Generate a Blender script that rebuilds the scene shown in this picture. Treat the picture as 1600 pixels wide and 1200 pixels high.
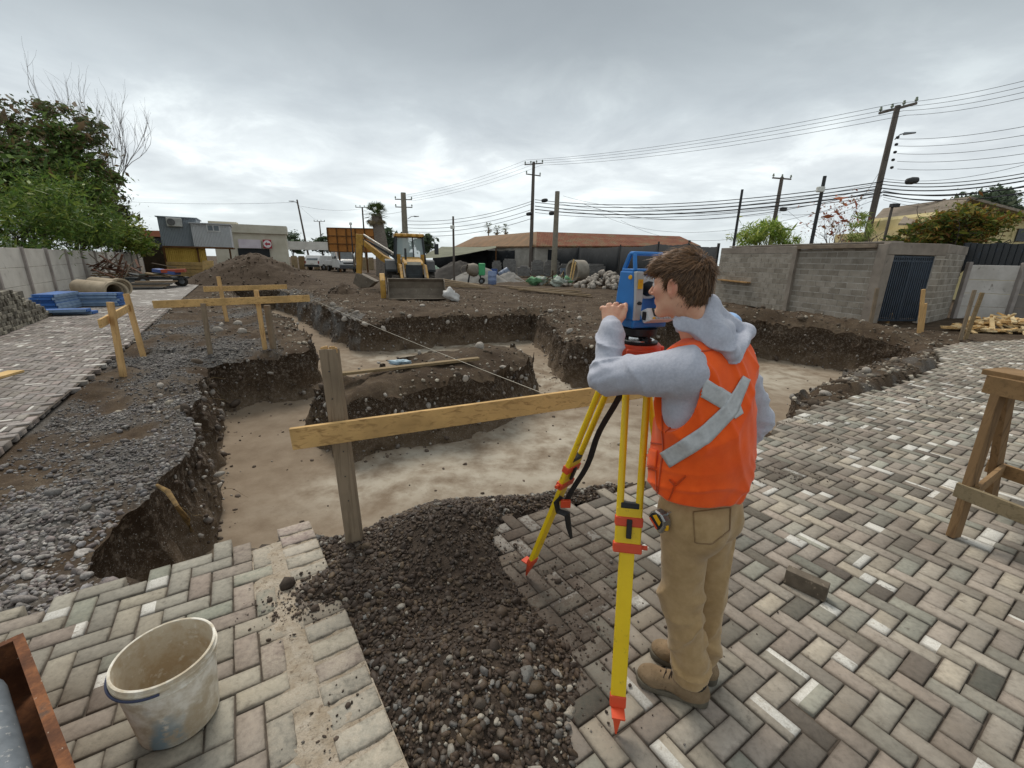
import bpy, bmesh, math, random
import numpy as np
from mathutils import Vector, Matrix, Euler
from mathutils.bvhtree import BVHTree
for o in list(bpy.data.objects): bpy.data.objects.remove(o)
scene = bpy.context.scene
COL = scene.collection
random.seed(7); RNG = np.random.default_rng(7)
R = math.radians

# ---------------------------------------------------------------- camera
FPX, EYE, HOR, ROLL = 672.0, 1.75, 405.0, R(1.2)
PITCH = math.atan((600 - HOR) / FPX)
cd = bpy.data.cameras.new('camera'); cam = bpy.data.objects.new('camera', cd); COL.objects.link(cam)
cd.sensor_width = 36.0; cd.lens = FPX / 1600 * 36.0; cd.clip_start = 0.05; cd.clip_end = 2000
cam.matrix_world = Matrix.Translation((0, 0, EYE)) @ Matrix.Rotation(R(90) - PITCH, 4, 'X') @ Matrix.Rotation(ROLL, 4, 'Z')
scene.camera = cam
CP, SP, CR, SR = math.cos(PITCH), math.sin(PITCH), math.cos(ROLL), math.sin(ROLL)
def ray(px, py):
    x = (px - 800) / FPX; v = (600 - py) / FPX
    x, v = CR * x - SR * v, SR * x + CR * v
    return x, CP + v * SP, v * CP - SP
def gp(px, py, z=0.0):                       # where a sight line meets the level z
    x, y, u = ray(px, py); t = (z - EYE) / u
    return Vector((x * t, y * t, z))
def at(px, py, Y):                           # where a sight line reaches the distance Y
    x, y, u = ray(px, py); t = Y / y
    return Vector((x * t, Y, EYE + u * t))

# ---------------------------------------------------------------- sky, sun, exposure
SUN_EL, SUN_AZ = R(52), R(-25)               # azimuth from +Y towards +X
w = bpy.data.worlds.new('World'); scene.world = w; w.use_nodes = True
nt = w.node_tree; N = nt.nodes; L = nt.links; N.clear()
def wn(t, **k):
    n = N.new(t)
    for a, b in k.items(): setattr(n, a, b)
    return n
sky = wn('ShaderNodeTexSky', sky_type='NISHITA', sun_disc=False, sun_elevation=SUN_EL, sun_rotation=SUN_AZ)
skym = wn('ShaderNodeVectorMath', operation='SCALE'); skym.inputs['Scale'].default_value = 0.10
L.new(sky.outputs[0], skym.inputs[0])
tc = wn('ShaderNodeTexCoord'); sep = wn('ShaderNodeSeparateXYZ'); L.new(tc.outputs['Generated'], sep.inputs[0])
zz = wn('ShaderNodeMath', operation='MAXIMUM'); L.new(sep.outputs['Z'], zz.inputs[0]); zz.inputs[1].default_value = 0.0
za = wn('ShaderNodeMath', operation='ADD'); L.new(zz.outputs[0], za.inputs[0]); za.inputs[1].default_value = 0.16
dv = wn('ShaderNodeVectorMath', operation='DIVIDE'); L.new(tc.outputs['Generated'], dv.inputs[0])
cz = wn('ShaderNodeCombineXYZ'); [L.new(za.outputs[0], cz.inputs[i]) for i in range(3)]; L.new(cz.outputs[0], dv.inputs[1])
def noise(vec, scale, detail, rough, off, dist=0.0):
    mp = wn('ShaderNodeMapping'); L.new(vec, mp.inputs[0]); mp.inputs['Location'].default_value = off
    n = wn('ShaderNodeTexNoise'); L.new(mp.outputs[0], n.inputs['Vector'])
    n.inputs['Scale'].default_value = scale; n.inputs['Detail'].default_value = detail
    n.inputs['Roughness'].default_value = rough; n.inputs['Distortion'].default_value = dist
    return n.outputs['Fac']
def ramp(fac, stops):
    r = wn('ShaderNodeValToRGB'); L.new(fac, r.inputs[0]); e = r.color_ramp.elements
    while len(e) < len(stops): e.new(0.5)
    for el, (p, c) in zip(e, stops): el.position = p; el.color = (*c, 1)
    return r.outputs[0]
n1 = noise(dv.outputs[0], 0.55, 3, 0.5, (3.1, 1.7, 0))
n2 = noise(dv.outputs[0], 1.5, 8, 0.58, (7.6, 2.2, 4.0), 0.35)
grad = ramp(zz.outputs[0], [(0.0, (0.50, 0.55, 0.57)), (0.07, (0.57, 0.615, 0.63)), (0.17, (0.585, 0.62, 0.63)), (0.27, (0.43, 0.47, 0.487)), (0.36, (0.305, 0.338, 0.354)), (0.44, (0.26, 0.288, 0.303)), (0.60, (0.33, 0.36, 0.37)), (1.0, (0.52, 0.55, 0.565))])
big = ramp(n1, [(0.30, (0.90, 0.90, 0.905)), (0.5, (0.99, 0.99, 0.99)), (0.70, (1.12, 1.12, 1.11))])
fine = ramp(n2, [(0.30, (0.78, 0.79, 0.81)), (0.45, (0.93, 0.935, 0.945)), (0.56, (1.08, 1.08, 1.08)), (0.68, (1.42, 1.41, 1.38))])
m1 = wn('ShaderNodeMix', data_type='RGBA', blend_type='MULTIPLY'); m1.inputs[0].default_value = 1; L.new(grad, m1.inputs[6]); L.new(big, m1.inputs[7])
low = ramp(zz.outputs[0], [(0.0, (0.35,) * 3), (0.08, (0.8,) * 3), (0.22, (0.9,) * 3), (0.34, (0.3,) * 3), (1.0, (0.12,) * 3)])
m2 = wn('ShaderNodeMix', data_type='RGBA', blend_type='MULTIPLY'); L.new(low, m2.inputs[0]); L.new(m1.outputs[2], m2.inputs[6]); L.new(fine, m2.inputs[7])
m3 = wn('ShaderNodeMix', data_type='RGBA', blend_type='MIX'); m3.inputs[0].default_value = 0.06; L.new(m2.outputs[2], m3.inputs[6]); L.new(skym.outputs[0], m3.inputs[7])
bg = wn('ShaderNodeBackground'); L.new(m3.outputs[2], bg.inputs[0]); bg.inputs[1].default_value = 0.90
wo = wn('ShaderNodeOutputWorld'); L.new(bg.outputs[0], wo.inputs[0])

sd_ = bpy.data.lights.new('sun', 'SUN'); sun = bpy.data.objects.new('sun', sd_); COL.objects.link(sun)
sd_.energy = 1.5; sd_.angle = R(24); sd_.color = (1.0, 0.94, 0.85)
sun.rotation_euler = (R(90) - SUN_EL, 0, math.pi - SUN_AZ)
sun.rotation_euler = Vector((-math.sin(SUN_AZ) * math.cos(SUN_EL), -math.cos(SUN_AZ) * math.cos(SUN_EL), -math.sin(SUN_EL))).to_track_quat('-Z', 'Y').to_euler()
vs = scene.view_settings; vs.view_transform = 'Standard'; vs.look = 'None'; vs.exposure = 0.68; vs.gamma = 1.0; vs.use_curve_mapping = False
scene.render.engine = 'CYCLES'
scene.cycles.max_bounces = 6; scene.cycles.transparent_max_bounces = 8

# ---------------------------------------------------------------- materials
def lin(h):
    h = h.lstrip('#'); v = [int(h[i:i + 2], 16) / 255 for i in (0, 2, 4)]
    return tuple(x / 12.92 if x <= 0.04045 else ((x + 0.055) / 1.055) ** 2.4 for x in v)
class NT:
    def __init__(s, name):
        s.m = bpy.data.materials.new(name); s.m.use_nodes = True; s.t = s.m.node_tree; s.N = s.t.nodes; s.L = s.t.links
        s.b = s.N['Principled BSDF']; s.tc = s.N.new('ShaderNodeTexCoord'); s.co = s.tc.outputs['Object']
    def n(s, t, **k):
        n = s.N.new(t)
        for a, b in k.items(): setattr(n, a, b)
        return n
    def attr(s, nm):
        a = s.n('ShaderNodeAttribute', attribute_name=nm); return a
    def noise(s, scale, detail=4, rough=0.55, co=None, sc=None, dist=0):
        co = co or s.co
        if sc:
            mp = s.n('ShaderNodeMapping'); s.L.new(co, mp.inputs[0]); mp.inputs['Scale'].default_value = sc; co = mp.outputs[0]
        n = s.n('ShaderNodeTexNoise'); s.L.new(co, n.inputs['Vector']); n.inputs['Scale'].default_value = scale
        n.inputs['Detail'].default_value = detail; n.inputs['Roughness'].default_value = rough; n.inputs['Distortion'].default_value = dist
        return n.outputs['Fac']
    def vor(s, scale, feat='F1', out='Distance', co=None):
        n = s.n('ShaderNodeTexVoronoi', feature=feat); s.L.new(co or s.co, n.inputs['Vector']); n.inputs['Scale'].default_value = scale
        return n.outputs[out]
    def ramp(s, fac, stops, interp='LINEAR'):
        r = s.n('ShaderNodeValToRGB'); s.L.new(fac, r.inputs[0]); r.color_ramp.interpolation = interp; e = r.color_ramp.elements
        while len(e) < len(stops): e.new(0.5)
        for el, (p, c) in zip(e, stops):
            el.position = p; el.color = (*c, 1) if len(c) == 3 else c
        return r.outputs[0]
    def mask(s, fac, a, b):
        return s.ramp(fac, [(a, (0,) * 3), (b, (1,) * 3)])
    def mix(s, f, a, b, mode='MIX'):
        n = s.n('ShaderNodeMix', data_type='RGBA', blend_type=mode)
        for sock, v in ((n.inputs[0], f), (n.inputs[6], a), (n.inputs[7], b)):
            if hasattr(v, 'default_value') or isinstance(v, bpy.types.NodeSocket): s.L.new(v, sock)
            elif isinstance(v, (int, float)): sock.default_value = v if sock == n.inputs[0] else (v, v, v, 1)
            else: sock.default_value = (*v, 1)
        return n.outputs[2]
    def math(s, op, a, b=0.0, c=None):
        n = s.n('ShaderNodeMath', operation=op)
        for i, v in enumerate((a, b, c)):
            if v is None: continue
            if isinstance(v, bpy.types.NodeSocket): s.L.new(v, n.inputs[i])
            else: n.inputs[i].default_value = v
        return n.outputs[0]
    def set(s, col=None, rough=None, metal=None, spec=None):
        for k, v in (('Base Color', col), ('Roughness', rough), ('Metallic', metal), ('Specular IOR Level', spec)):
            if v is None: continue
            i = s.b.inputs[k]
            if isinstance(v, bpy.types.NodeSocket): s.L.new(v, i)
            elif isinstance(v, tuple): i.default_value = (*v, 1)
            else: i.default_value = v
    def bump(s, h, strength=0.3, dist=0.01):
        b = s.n('ShaderNodeBump'); b.inputs['Strength'].default_value = strength; b.inputs['Distance'].default_value = dist
        s.L.new(h, b.inputs['Height']); s.L.new(b.outputs[0], s.b.inputs['Normal'])
def mat(name, c1, c2=None, scale=6, rough=0.75, metal=0, bump=0.0, bscale=None, bdist=0.01, c3=None, sc=None, m=(0.35, 0.68), spec=0.35, detail=5, wear=(0.6, 0.68), wscale=None):
    """a worn surface: two tones by noise, a third in patches"""
    t = NT(name); c1 = lin(c1) if isinstance(c1, str) else c1
    if c2 is None: c2 = tuple(min(1, x * 0.72) for x in c1)
    c2 = lin(c2) if isinstance(c2, str) else c2
    n = t.noise(scale, detail, 0.6, sc=sc); col = t.mix(t.mask(n, *m), c1, c2)
    if c3 is not None:
        c3 = lin(c3) if isinstance(c3, str) else c3
        n3 = t.noise(wscale or scale * 2.3, 6, 0.65, sc=(1.3, 1.1, 0.9)); col = t.mix(t.mask(n3, *wear), col, c3)
    t.set(col, rough, metal, spec)
    if bump:
        nb = t.noise(bscale or scale * 6, 4, 0.6, sc=sc); t.bump(nb, bump, bdist)
    return t.m
def wood(name, c1, c2, axis=(1, 12, 12), scale=3.0, rough=0.8, knots=True):
    t = NT(name); n = t.noise(scale, 6, 0.65, sc=axis, dist=0.6); c1 = lin(c1); c2 = lin(c2)
    col = t.ramp(n, [(0.3, c2), (0.5, c1), (0.72, tuple(x * 0.8 + y * 0.2 for x, y in zip(c1, c2)))])
    n2 = t.noise(scale * 1.3, 3, 0.5); col = t.mix(t.mask(n2, 0.45, 0.75), col, tuple(x * 0.62 for x in c1))
    t.set(col, rough, 0, 0.25); t.bump(n, 0.25, 0.004); return t.m

# ---------------------------------------------------------------- noise for shapes
def _h(ix, iy, iz, seed):
    a = (ix.astype(np.int64) * 374761393 + iy.astype(np.int64) * 668265263 + iz.astype(np.int64) * 2147483647 + seed * 974634177) & 0xFFFFFFFF
    a = ((a ^ (a >> 13)) * 1274126177) & 0xFFFFFFFF
    a = ((a ^ (a >> 16)) * 2246822519) & 0xFFFFFFFF
    return ((a ^ (a >> 15)) & 0xFFFFFF).astype(np.float64) / 0xFFFFFF
def vnoise(x, y, z, seed=0):
    x, y, z = np.broadcast_arrays(np.asarray(x, float), np.asarray(y, float), np.asarray(z, float))
    fx, fy, fz = np.floor(x), np.floor(y), np.floor(z); u, v, q = x - fx, y - fy, z - fz
    u = u * u * (3 - 2 * u); v = v * v * (3 - 2 * v); q = q * q * (3 - 2 * q)
    c = lambda i, j, k: _h(fx + i, fy + j, fz + k, seed)
    a = (c(0, 0, 0) * (1 - u) + c(1, 0, 0) * u) * (1 - v) + (c(0, 1, 0) * (1 - u) + c(1, 1, 0) * u) * v
    b = (c(0, 0, 1) * (1 - u) + c(1, 0, 1) * u) * (1 - v) + (c(0, 1, 1) * (1 - u) + c(1, 1, 1) * u) * v
    return (a * (1 - q) + b * q) * 2 - 1
def fbm(x, y, z=0.0, o=4, g=0.5, seed=0):
    s = 0; a = 1.0; f = 1.0
    for i in range(o):
        s = s + a * vnoise(np.asarray(x) * f, np.asarray(y) * f, np.asarray(z) * f, seed + i); a *= g; f *= 2.03
    return s

# ---------------------------------------------------------------- building helpers
def tag(o, label=None, cat=None, group=None, kind=None):
    if label: o['label'] = label
    if cat: o['category'] = cat
    if group: o['group'] = group
    if kind: o['kind'] = kind
    return o
def empty(name, loc, label=None, cat=None, group=None, rz=0.0):
    o = bpy.data.objects.new(name, None); COL.objects.link(o); o.location = loc; o.rotation_euler = (0, 0, rz)
    o.empty_display_size = 0.1
    return tag(o, label, cat, group)
def root_of(o):
    v = Vector((0, 0, 0))
    while o is not None: v += o.location; o = o.parent
    return v
def mesh_np(name, V, F, material=None, smooth=False, attrs=None):
    me = bpy.data.meshes.new(name); V = np.asarray(V, dtype=np.float32)
    if isinstance(F, np.ndarray):
        me.vertices.add(len(V)); me.vertices.foreach_set('co', V.ravel())
        k = F.shape[1]; me.loops.add(F.size); me.loops.foreach_set('vertex_index', F.ravel().astype(np.int32))
        me.polygons.add(len(F)); me.polygons.foreach_set('loop_start', np.arange(0, F.size, k, dtype=np.int32))
        me.update(calc_edges=True)
    else: me.from_pydata(V.tolist(), [], F); me.update()
    for nm, (ty, arr) in (attrs or {}).items():
        a = me.attributes.new(nm, ty, 'POINT')
        a.data.foreach_set({'FLOAT_COLOR': 'color', 'FLOAT_VECTOR': 'vector', 'FLOAT': 'value'}[ty], np.asarray(arr, dtype=np.float32).ravel())
    if material: me.materials.append(material)
    if smooth: me.polygons.foreach_set('use_smooth', np.ones(len(me.polygons), dtype=bool))
    me.validate(); return me
def obj(name, me, parent=None, loc=None):
    o = bpy.data.objects.new(name, me); COL.objects.link(o)
    if parent: o.parent = parent
    if loc is not None: o.location = loc
    return o
def basis(d, up=(0, 0, 1)):
    d = Vector(d).normalized(); up = Vector(up)
    if abs(d.dot(up)) > 0.98: up = Vector((0, 1, 0)) if abs(d.y) < 0.9 else Vector((1, 0, 0))
    s = d.cross(up).normalized(); u = s.cross(d).normalized(); return d, s, u
class MB:
    def __init__(s): s.v = []; s.f = []
    def add(s, vs, fs):
        k = len(s.v); s.v += [tuple(p) for p in vs]; s.f += [tuple(i + k for i in f) for f in fs]; return s
    def box(s, c, size, rz=0.0, rot=None):
        m = rot if rot is not None else Matrix.Rotation(rz, 3, 'Z'); c = Vector(c); h = Vector(size) / 2
        vs = [c + m @ Vector((x * h.x, y * h.y, z * h.z)) for z in (-1, 1) for y in (-1, 1) for x in (-1, 1)]
        return s.add(vs, [(0, 2, 3, 1), (4, 5, 7, 6), (0, 1, 5, 4), (2, 6, 7, 3), (0, 4, 6, 2), (1, 3, 7, 5)])
    def beam(s, a, b, w, h, up=(0, 0, 1), w2=None, h2=None):
        a = Vector(a); b = Vector(b); d, sd, u = basis(b - a, up); vs = []
        for p, ww, hh in ((a, w, h), (b, w2 or w, h2 or h)):
            for i, j in ((-1, -1), (1, -1), (1, 1), (-1, 1)): vs.append(p + sd * (i * ww / 2) + u * (j * hh / 2))
        return s.add(vs, [(3, 2, 1, 0), (4, 5, 6, 7), (0, 1, 5, 4), (1, 2, 6, 5), (2, 3, 7, 6), (3, 0, 4, 7)])
    def tube(s, pts, r, n=8, cap=True, flat=1.0, up=(0, 0, 1)):
        pts = [Vector(p) for p in pts]; rs = r if isinstance(r, (list, tuple)) else [r] * len(pts); k0 = len(s.v)
        for i, p in enumerate(pts):
            d = (pts[min(i + 1, len(pts) - 1)] - pts[max(i - 1, 0)])
            d, a, b = basis(d, up)
            for j in range(n):
                t = 2 * math.pi * j / n; s.v.append(tuple(p + a * (math.cos(t) * rs[i]) + b * (math.sin(t) * rs[i] * flat)))
        for i in range(len(pts) - 1):
            for j in range(n): s.f.append((k0 + i * n + j, k0 + i * n + (j + 1) % n, k0 + (i + 1) * n + (j + 1) % n, k0 + (i + 1) * n + j))
        if cap:
            s.f.append(tuple(k0 + j for j in reversed(range(n)))); e = k0 + (len(pts) - 1) * n; s.f.append(tuple(e + j for j in range(n)))
        return s
    def cyl(s, a, b, r, r2=None, n=12): return s.tube([a, b], [r, r if r2 is None else r2], n)
    def lathe(s, c, prof, n=24, axis=(0, 0, 1), close=False, caps=(True, True)):
        d, a, b = basis(axis, (0, 1, 0)); c = Vector(c); k0 = len(s.v)
        for r, z in prof:
            for j in range(n):
                t = 2 * math.pi * j / n; s.v.append(tuple(c + d * z + a * (math.cos(t) * r) + b * (math.sin(t) * r)))
        m = len(prof)
        for i in range(m if close else m - 1):
            i2 = (i + 1) % m
            for j in range(n): s.f.append((k0 + i * n + j, k0 + i * n + (j + 1) % n, k0 + i2 * n + (j + 1) % n, k0 + i2 * n + j))
        if not close:
            if caps[0] and prof[0][0] > 1e-5: s.f.append(tuple(k0 + j for j in reversed(range(n))))
            if caps[1] and prof[-1][0] > 1e-5: s.f.append(tuple(k0 + (m - 1) * n + j for j in range(n)))
        return s
    def prism(s, poly, ext, o=(0, 0, 0), u=(1, 0, 0), v=(0, 0, 1)):
        """polygon in the plane o+u*a+v*b pushed along ext"""
        o = Vector(o); u = Vector(u); v = Vector(v); e = Vector(ext); n = len(poly)
        A = [o + u * a + v * b for a, b in poly]; B = [p + e for p in A]
        return s.add(A + B, [tuple(range(n)), tuple(range(2 * n - 1, n - 1, -1))] + [(i, i + n, (i + 1) % n + n, (i + 1) % n) for i in range(n)])
    def build(s, name, material, parent=None, smooth=False, bevel=0.0, seg=2, label=None):
        V = np.array(s.v, dtype=float)
        if parent is not None: V = V - np.array(root_of(parent))
        me = bpy.data.meshes.new(name); me.from_pydata(V.tolist(), [], s.f); me.update()
        bm = bmesh.new(); bm.from_mesh(me); bmesh.ops.recalc_face_normals(bm, faces=bm.faces); bm.to_mesh(me); bm.free()
        me.materials.append(material)
        if smooth:
            me.polygons.foreach_set('use_smooth', np.ones(len(me.polygons), dtype=bool)); me.set_sharp_from_angle(angle=R(40))
        o = obj(name, me, parent)
        if bevel:
            b = o.modifiers.new('bevel', 'BEVEL'); b.width = bevel; b.segments = seg; b.limit_method = 'ANGLE'; b.angle_limit = R(40)
        if label: o['label'] = label
        return o
    def solo(s, name, material, label, cat, group=None, base=None, **k):
        """a thing that is one mesh, its origin at its base"""
        V = np.array(s.v); b = base if base is not None else Vector((*(V[:, :2].mean(0)), V[:, 2].min()))
        s.v = [tuple(p) for p in V - np.array(b)]; o = s.build(name, material, **k); o.location = b
        return tag(o, label, cat, group)
def copy_tree(o, parent=None):
    c = o.copy(); COL.objects.link(c); c.parent = parent
    for ch in list(o.children): copy_tree(ch, c)
    return c
# ================================================================ ground, trench, paving
def xy(v): return (v[0], v[1])
AU = R(32.6); U2 = np.array([math.cos(AU), math.sin(AU)]); W2 = np.array([math.sin(AU), -math.cos(AU)])   # the two axes of the site
TRENCH = [xy(gp(125, 878)), xy(gp(232, 897)), xy(gp(310, 866)), xy(gp(484, 816)), xy(gp(505, 846)), xy(gp(560, 834)), xy(gp(680, 795)), xy(gp(780, 778)),
          xy(gp(960, 754)), xy(gp(1170, 684)), xy(gp(1238, 640)), xy(gp(1252, 613)), xy(gp(1332, 575)), xy(gp(1440, 547)), (9.45, 10.4), xy(gp(1310, 580, -1)),
          xy(gp(1180, 560, -1)), (4.9, 13.6), (3.2, 11.4), xy(gp(930, 612, -1)), xy(gp(880, 602, -1)), xy(gp(865, 562, -1)), xy(gp(835, 532, -1)),
          xy(gp(700, 540, -1)), xy(gp(577, 551, -1)), xy(gp(560, 549, -1)), xy(gp(486, 508, -1)), (-9.9, 20.0), (-12.4, 22.6), (-13.9, 21.6), (-10.6, 16.9), xy(gp(440, 490)),
          xy(gp(475, 515)), xy(gp(490, 541)), (-5.15, 7.2), xy(gp(305, 600)), xy(gp(300, 640)), xy(gp(272, 710)), xy(gp(232, 760)), xy(gp(188, 792)), xy(gp(140, 842))]
ISLAND = [xy(gp(493, 667, -1)), xy(gp(513, 693, -1)), xy(gp(553, 717, -1)), xy(gp(767, 667, -1)), (0.3, 8.1), (0.45, 8.8), (0.1, 9.35), (-0.4, 9.3), (-1.2, 8.6), (-2.6, 7.0), (-3.1, 6.75)]
def poly_sd(x, y, poly):
    """signed distance, negative inside"""
    x = np.asarray(x, float); y = np.asarray(y, float); d = np.full(x.shape, 1e9); ins = np.zeros(x.shape, bool); n = len(poly)
    for i in range(n):
        ax, ay = poly[i]; bx, by = poly[(i + 1) % n]; ex, ey = bx - ax, by - ay
        t = np.clip(((x - ax) * ex + (y - ay) * ey) / (ex * ex + ey * ey + 1e-12), 0, 1)
        d = np.minimum(d, (x - ax - t * ex) ** 2 + (y - ay - t * ey) ** 2)
        c = (ay > y) != (by > y)
        ins ^= c & (x < (bx - ax) * (y - ay) / ((by - ay) if abs(by - ay) > 1e-12 else 1e-12) + ax)
    return np.where(ins, -1, 1) * np.sqrt(d)
def trench_raw(x, y): return np.maximum(poly_sd(x, y, TRENCH), -poly_sd(x, y, ISLAND))
def trench_sd(x, y):
    near = np.clip((np.asarray(y) - 2.2) / 2.0, 0.15, 1)
    return trench_raw(x, y) + near * (0.11 * fbm(np.asarray(x) * 1.7, np.asarray(y) * 1.7, 3.3, 4, 0.55, 11))
PAVE_R = [(-0.15, 0.55), (-0.15, 2.45), xy(gp(772, 815)), xy(gp(960, 766)), xy(gp(1165, 698)), xy(gp(1234, 650)), xy(gp(1300, 627)), xy(gp(1412, 597)), xy(gp(1470, 571)),
          xy(gp(1461, 544)), xy(gp(1506, 535)), xy(gp(1605, 530)), (15.5, 10.3), (15.5, 6.5), (7.5, 1.0), (6, 0.5)]
E0 = np.array(xy(gp(484, 812))); E1 = np.array(xy(gp(640, 1200))); EW = (E1 - E0) / np.linalg.norm(E1 - E0); EU = np.array([-EW[1], EW[0]])  # EU points right
PAVE_L = [tuple(E0 + EW * -0.02), tuple(E0 + EW * 2.6), (-1.6, 0.2), (-5.0, 0.2), (-3.9, 0.9), xy(gp(0, 957)), xy(gp(200, 902))]
PD = np.array([-0.527, 0.850]); PN = np.array([0.850, 0.527])       # along the far path, and to its right
PE = np.array(xy(gp(0, 700)))
PATH = [tuple(PE - PD * 1.2), tuple(PE + PD * 31), tuple(PE + PD * 31 - PN * 4.9), tuple(PE - PD * 1.2 - PN * 4.9)]
PATH_BR = [tuple(PE - PD * 1.2), tuple(PE + PD * 13.5), tuple(PE + PD * 13.5 - PN * 4.9), tuple(PE - PD * 1.2 - PN * 4.9)]
HEAP = [xy(gp(512, 876)), xy(gp(470, 905)), xy(gp(440, 938)), xy(gp(478, 952)), xy(gp(536, 955)), xy(gp(645, 1215)), (-0.15, 0.75), (0.30, 0.85), xy(gp(905, 1130)), xy(gp(925, 1060)), xy(gp(895, 1010)), xy(gp(845, 945)), xy(gp(790, 895)), xy(gp(765, 840)), xy(gp(790, 805)), xy(gp(960, 768)), xy(gp(965, 745)), xy(gp(780, 768)), xy(gp(680, 780)), xy(gp(580, 812)), xy(gp(500, 838))]
def height(x, y):
    x = np.asarray(x, float); y = np.asarray(y, float)
    far = np.clip((np.hypot(x, y) - 25) / 60, 0, 1)
    h = 0.08 * fbm(x * 0.5, y * 0.5, 0.2, 3, 0.5, 3) * (1 - far) + 0.05 * fbm(x * 2.6, y * 2.6, 0.7, 4, 0.55, 5) * (1 - far) + 0.012 * fbm(x * 11, y * 11, 0.7, 3, 0.6, 9) * (1 - far)
    s = poly_sd(x, y, TRENCH)
    # rough shoulder of spoil on the far rims, a lowered bank by the path
    rim = np.exp(-((s - 0.45) / 0.4) ** 2) * (y > 6)
    h += rim * (0.10 + 0.10 * fbm(x * 0.9, y * 0.9, 5.0, 3, 0.5, 21)) * (1 - 0.8 * np.exp(-((x + 6.0) / 1.6) ** 2))
    h += 0.28 * np.exp(-((s - 0.5) / 0.55) ** 2) * np.clip((x - 4.0) / 2, 0, 1) * np.clip((y - 10.2) / 1.0, 0, 1)
    bank = np.clip(((x - PE[0]) * PN[0] + (y - PE[1]) * PN[1]) / 0.25, 0, 1) * (x < -2.2) * (y < 8)
    h -= 0.07 * bank
    isl = poly_sd(x, y, ISLAND)
    h += np.where(isl < 0.05, 0.02 + 0.10 * fbm(x * 1.3, y * 1.3, 8, 3, 0.5, 31) - 0.20 * np.exp(-np.clip(-isl, 0, 9) / 0.22), 0)
    lp = 0.10 * np.exp(-np.clip(s, 0, 9) / 0.15) * (y > 5); h -= np.where(s > 0, lp, 0)
    for P, dep in ((PAVE_R, 0.085), (PAVE_L, 0.085), (PATH, 0.085), (HEAP[4:], 0.12)):
        d = poly_sd(x, y, P); k = np.clip((0.10 - d) / 0.10, 0, 1); h = h * (1 - k) - dep * k
    # spoil thrown up between the trench corner and the paving
    c1 = gp(1340, 598); h += 0.045 * np.exp(-(((x - c1.x) * 0.62 - (y - c1.y) * 0.78) / 0.5) ** 2 - (((x - c1.x) * 0.78 + (y - c1.y) * 0.62) / 1.7) ** 2) * (poly_sd(x, y, PAVE_R) > -0.3)
    return h
FLOOR = -1.0
def axis(lo, hi, fine):
    out = [fine[0]]; st = fine[1] - fine[0]
    while out[-1] > lo: st = min(st * 1.25, 14); out.append(out[-1] - st)
    a = out[::-1]; out = [fine[-1]]; st = fine[-1] - fine[-2]
    while out[-1] < hi: st = min(st * 1.25, 14); out.append(out[-1] + st)
    return np.array(a[:-1] + list(fine) + out[1:])
fx = [-14.2]
while fx[-1] < 10.6: fx.append(fx[-1] + (0.034 if -5.6 < fx[-1] < -2.2 else 0.05))
fy = [1.2]
while fy[-1] < 23.5: fy.append(fy[-1] + min(max(0.0105 * fy[-1] + 0.008, 0.028), 0.13))
gx = axis(-170, 170, fx); gy = axis(-12, 330, fy)
X, Y = np.meshgrid(gx, gy); SD = trench_sd(X, Y); Z = height(X, Y)
nx, ny = len(gx), len(gy)
gv = np.stack([X.ravel(), Y.ravel(), Z.ravel()], 1); sdf = SD.ravel()
ii = (np.arange(ny - 1)[:, None] * nx + np.arange(nx - 1)[None, :]).ravel()
quad = np.stack([ii, ii + 1, ii + nx + 1, ii + nx], 1); pos = sdf[quad] > 0
full = quad[pos.all(1)]; mixed = quad[pos.any(1) & ~pos.all(1)]
xv = []; xkey = {}; polys = []; bedges = []
def cross(a, b):
    k = (min(a, b), max(a, b))
    if k not in xkey:
        t = sdf[k[0]] / (sdf[k[0]] - sdf[k[1]]); xkey[k] = len(xv); xv.append(gv[k[0]] * (1 - t) + gv[k[1]] * t)
    return len(gv) + xkey[k]
for q in mixed:
    out = []; ex = None; fst = None
    for i in range(4):
        a, b = int(q[i]), int(q[(i + 1) % 4]); pa, pb = sdf[a] > 0, sdf[b] > 0
        if pa: out.append(a)
        if pa != pb:
            c = cross(a, b); out.append(c)
            if pa: ex = c
            elif ex is not None: bedges.append((ex, c)); ex = None
            else: fst = c
    if ex is not None and fst is not None: bedges.append((ex, fst))
    if len(out) >= 3: polys.append(out)
xv = np.array(xv); XH = height(xv[:, 0], xv[:, 1]); xv[:, 2] = XH
allv = np.concatenate([gv, xv]); used = np.zeros(len(allv), bool); used[full.ravel()] = True
for p in polys: used[p] = True
remap = np.cumsum(used) - 1
def ground_mat():
    t = NT('soil'); n = t.noise(1.1, 6, 0.62); n2 = t.noise(9, 6, 0.7); n3 = t.noise(55, 4, 0.65)
    c = t.ramp(n, [(0.28, (0.040, 0.026, 0.016)), (0.45, (0.068, 0.046, 0.028)), (0.58, (0.098, 0.070, 0.045)), (0.75, (0.160, 0.122, 0.085))])
    c = t.mix(t.mask(n2, 0.42, 0.66), c, (0.058, 0.040, 0.027)); c = t.mix(t.mask(n3, 0.62, 0.72), c, (0.26, 0.225, 0.18))
    a = t.attr('grey'); c = t.mix(a.outputs['Fac'], c, t.ramp(n3, [(0.3, (0.06, 0.055, 0.05)), (0.55, (0.13, 0.124, 0.115)), (0.75, (0.25, 0.24, 0.225))]))
    t.set(c, 0.95, 0, 0.15); t.bump(t.math('ADD', t.math('MULTIPLY', n2, 1.2), t.math('MULTIPLY', n3, 0.7)), 0.55, 0.03); return t.m
M_SOIL = ground_mat()
uv_ = allv[used]
s_ = poly_sd(uv_[:, 0], uv_[:, 1], TRENCH)
dpath = (uv_[:, 0] - PE[0]) * PN[0] + (uv_[:, 1] - PE[1]) * PN[1]
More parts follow.
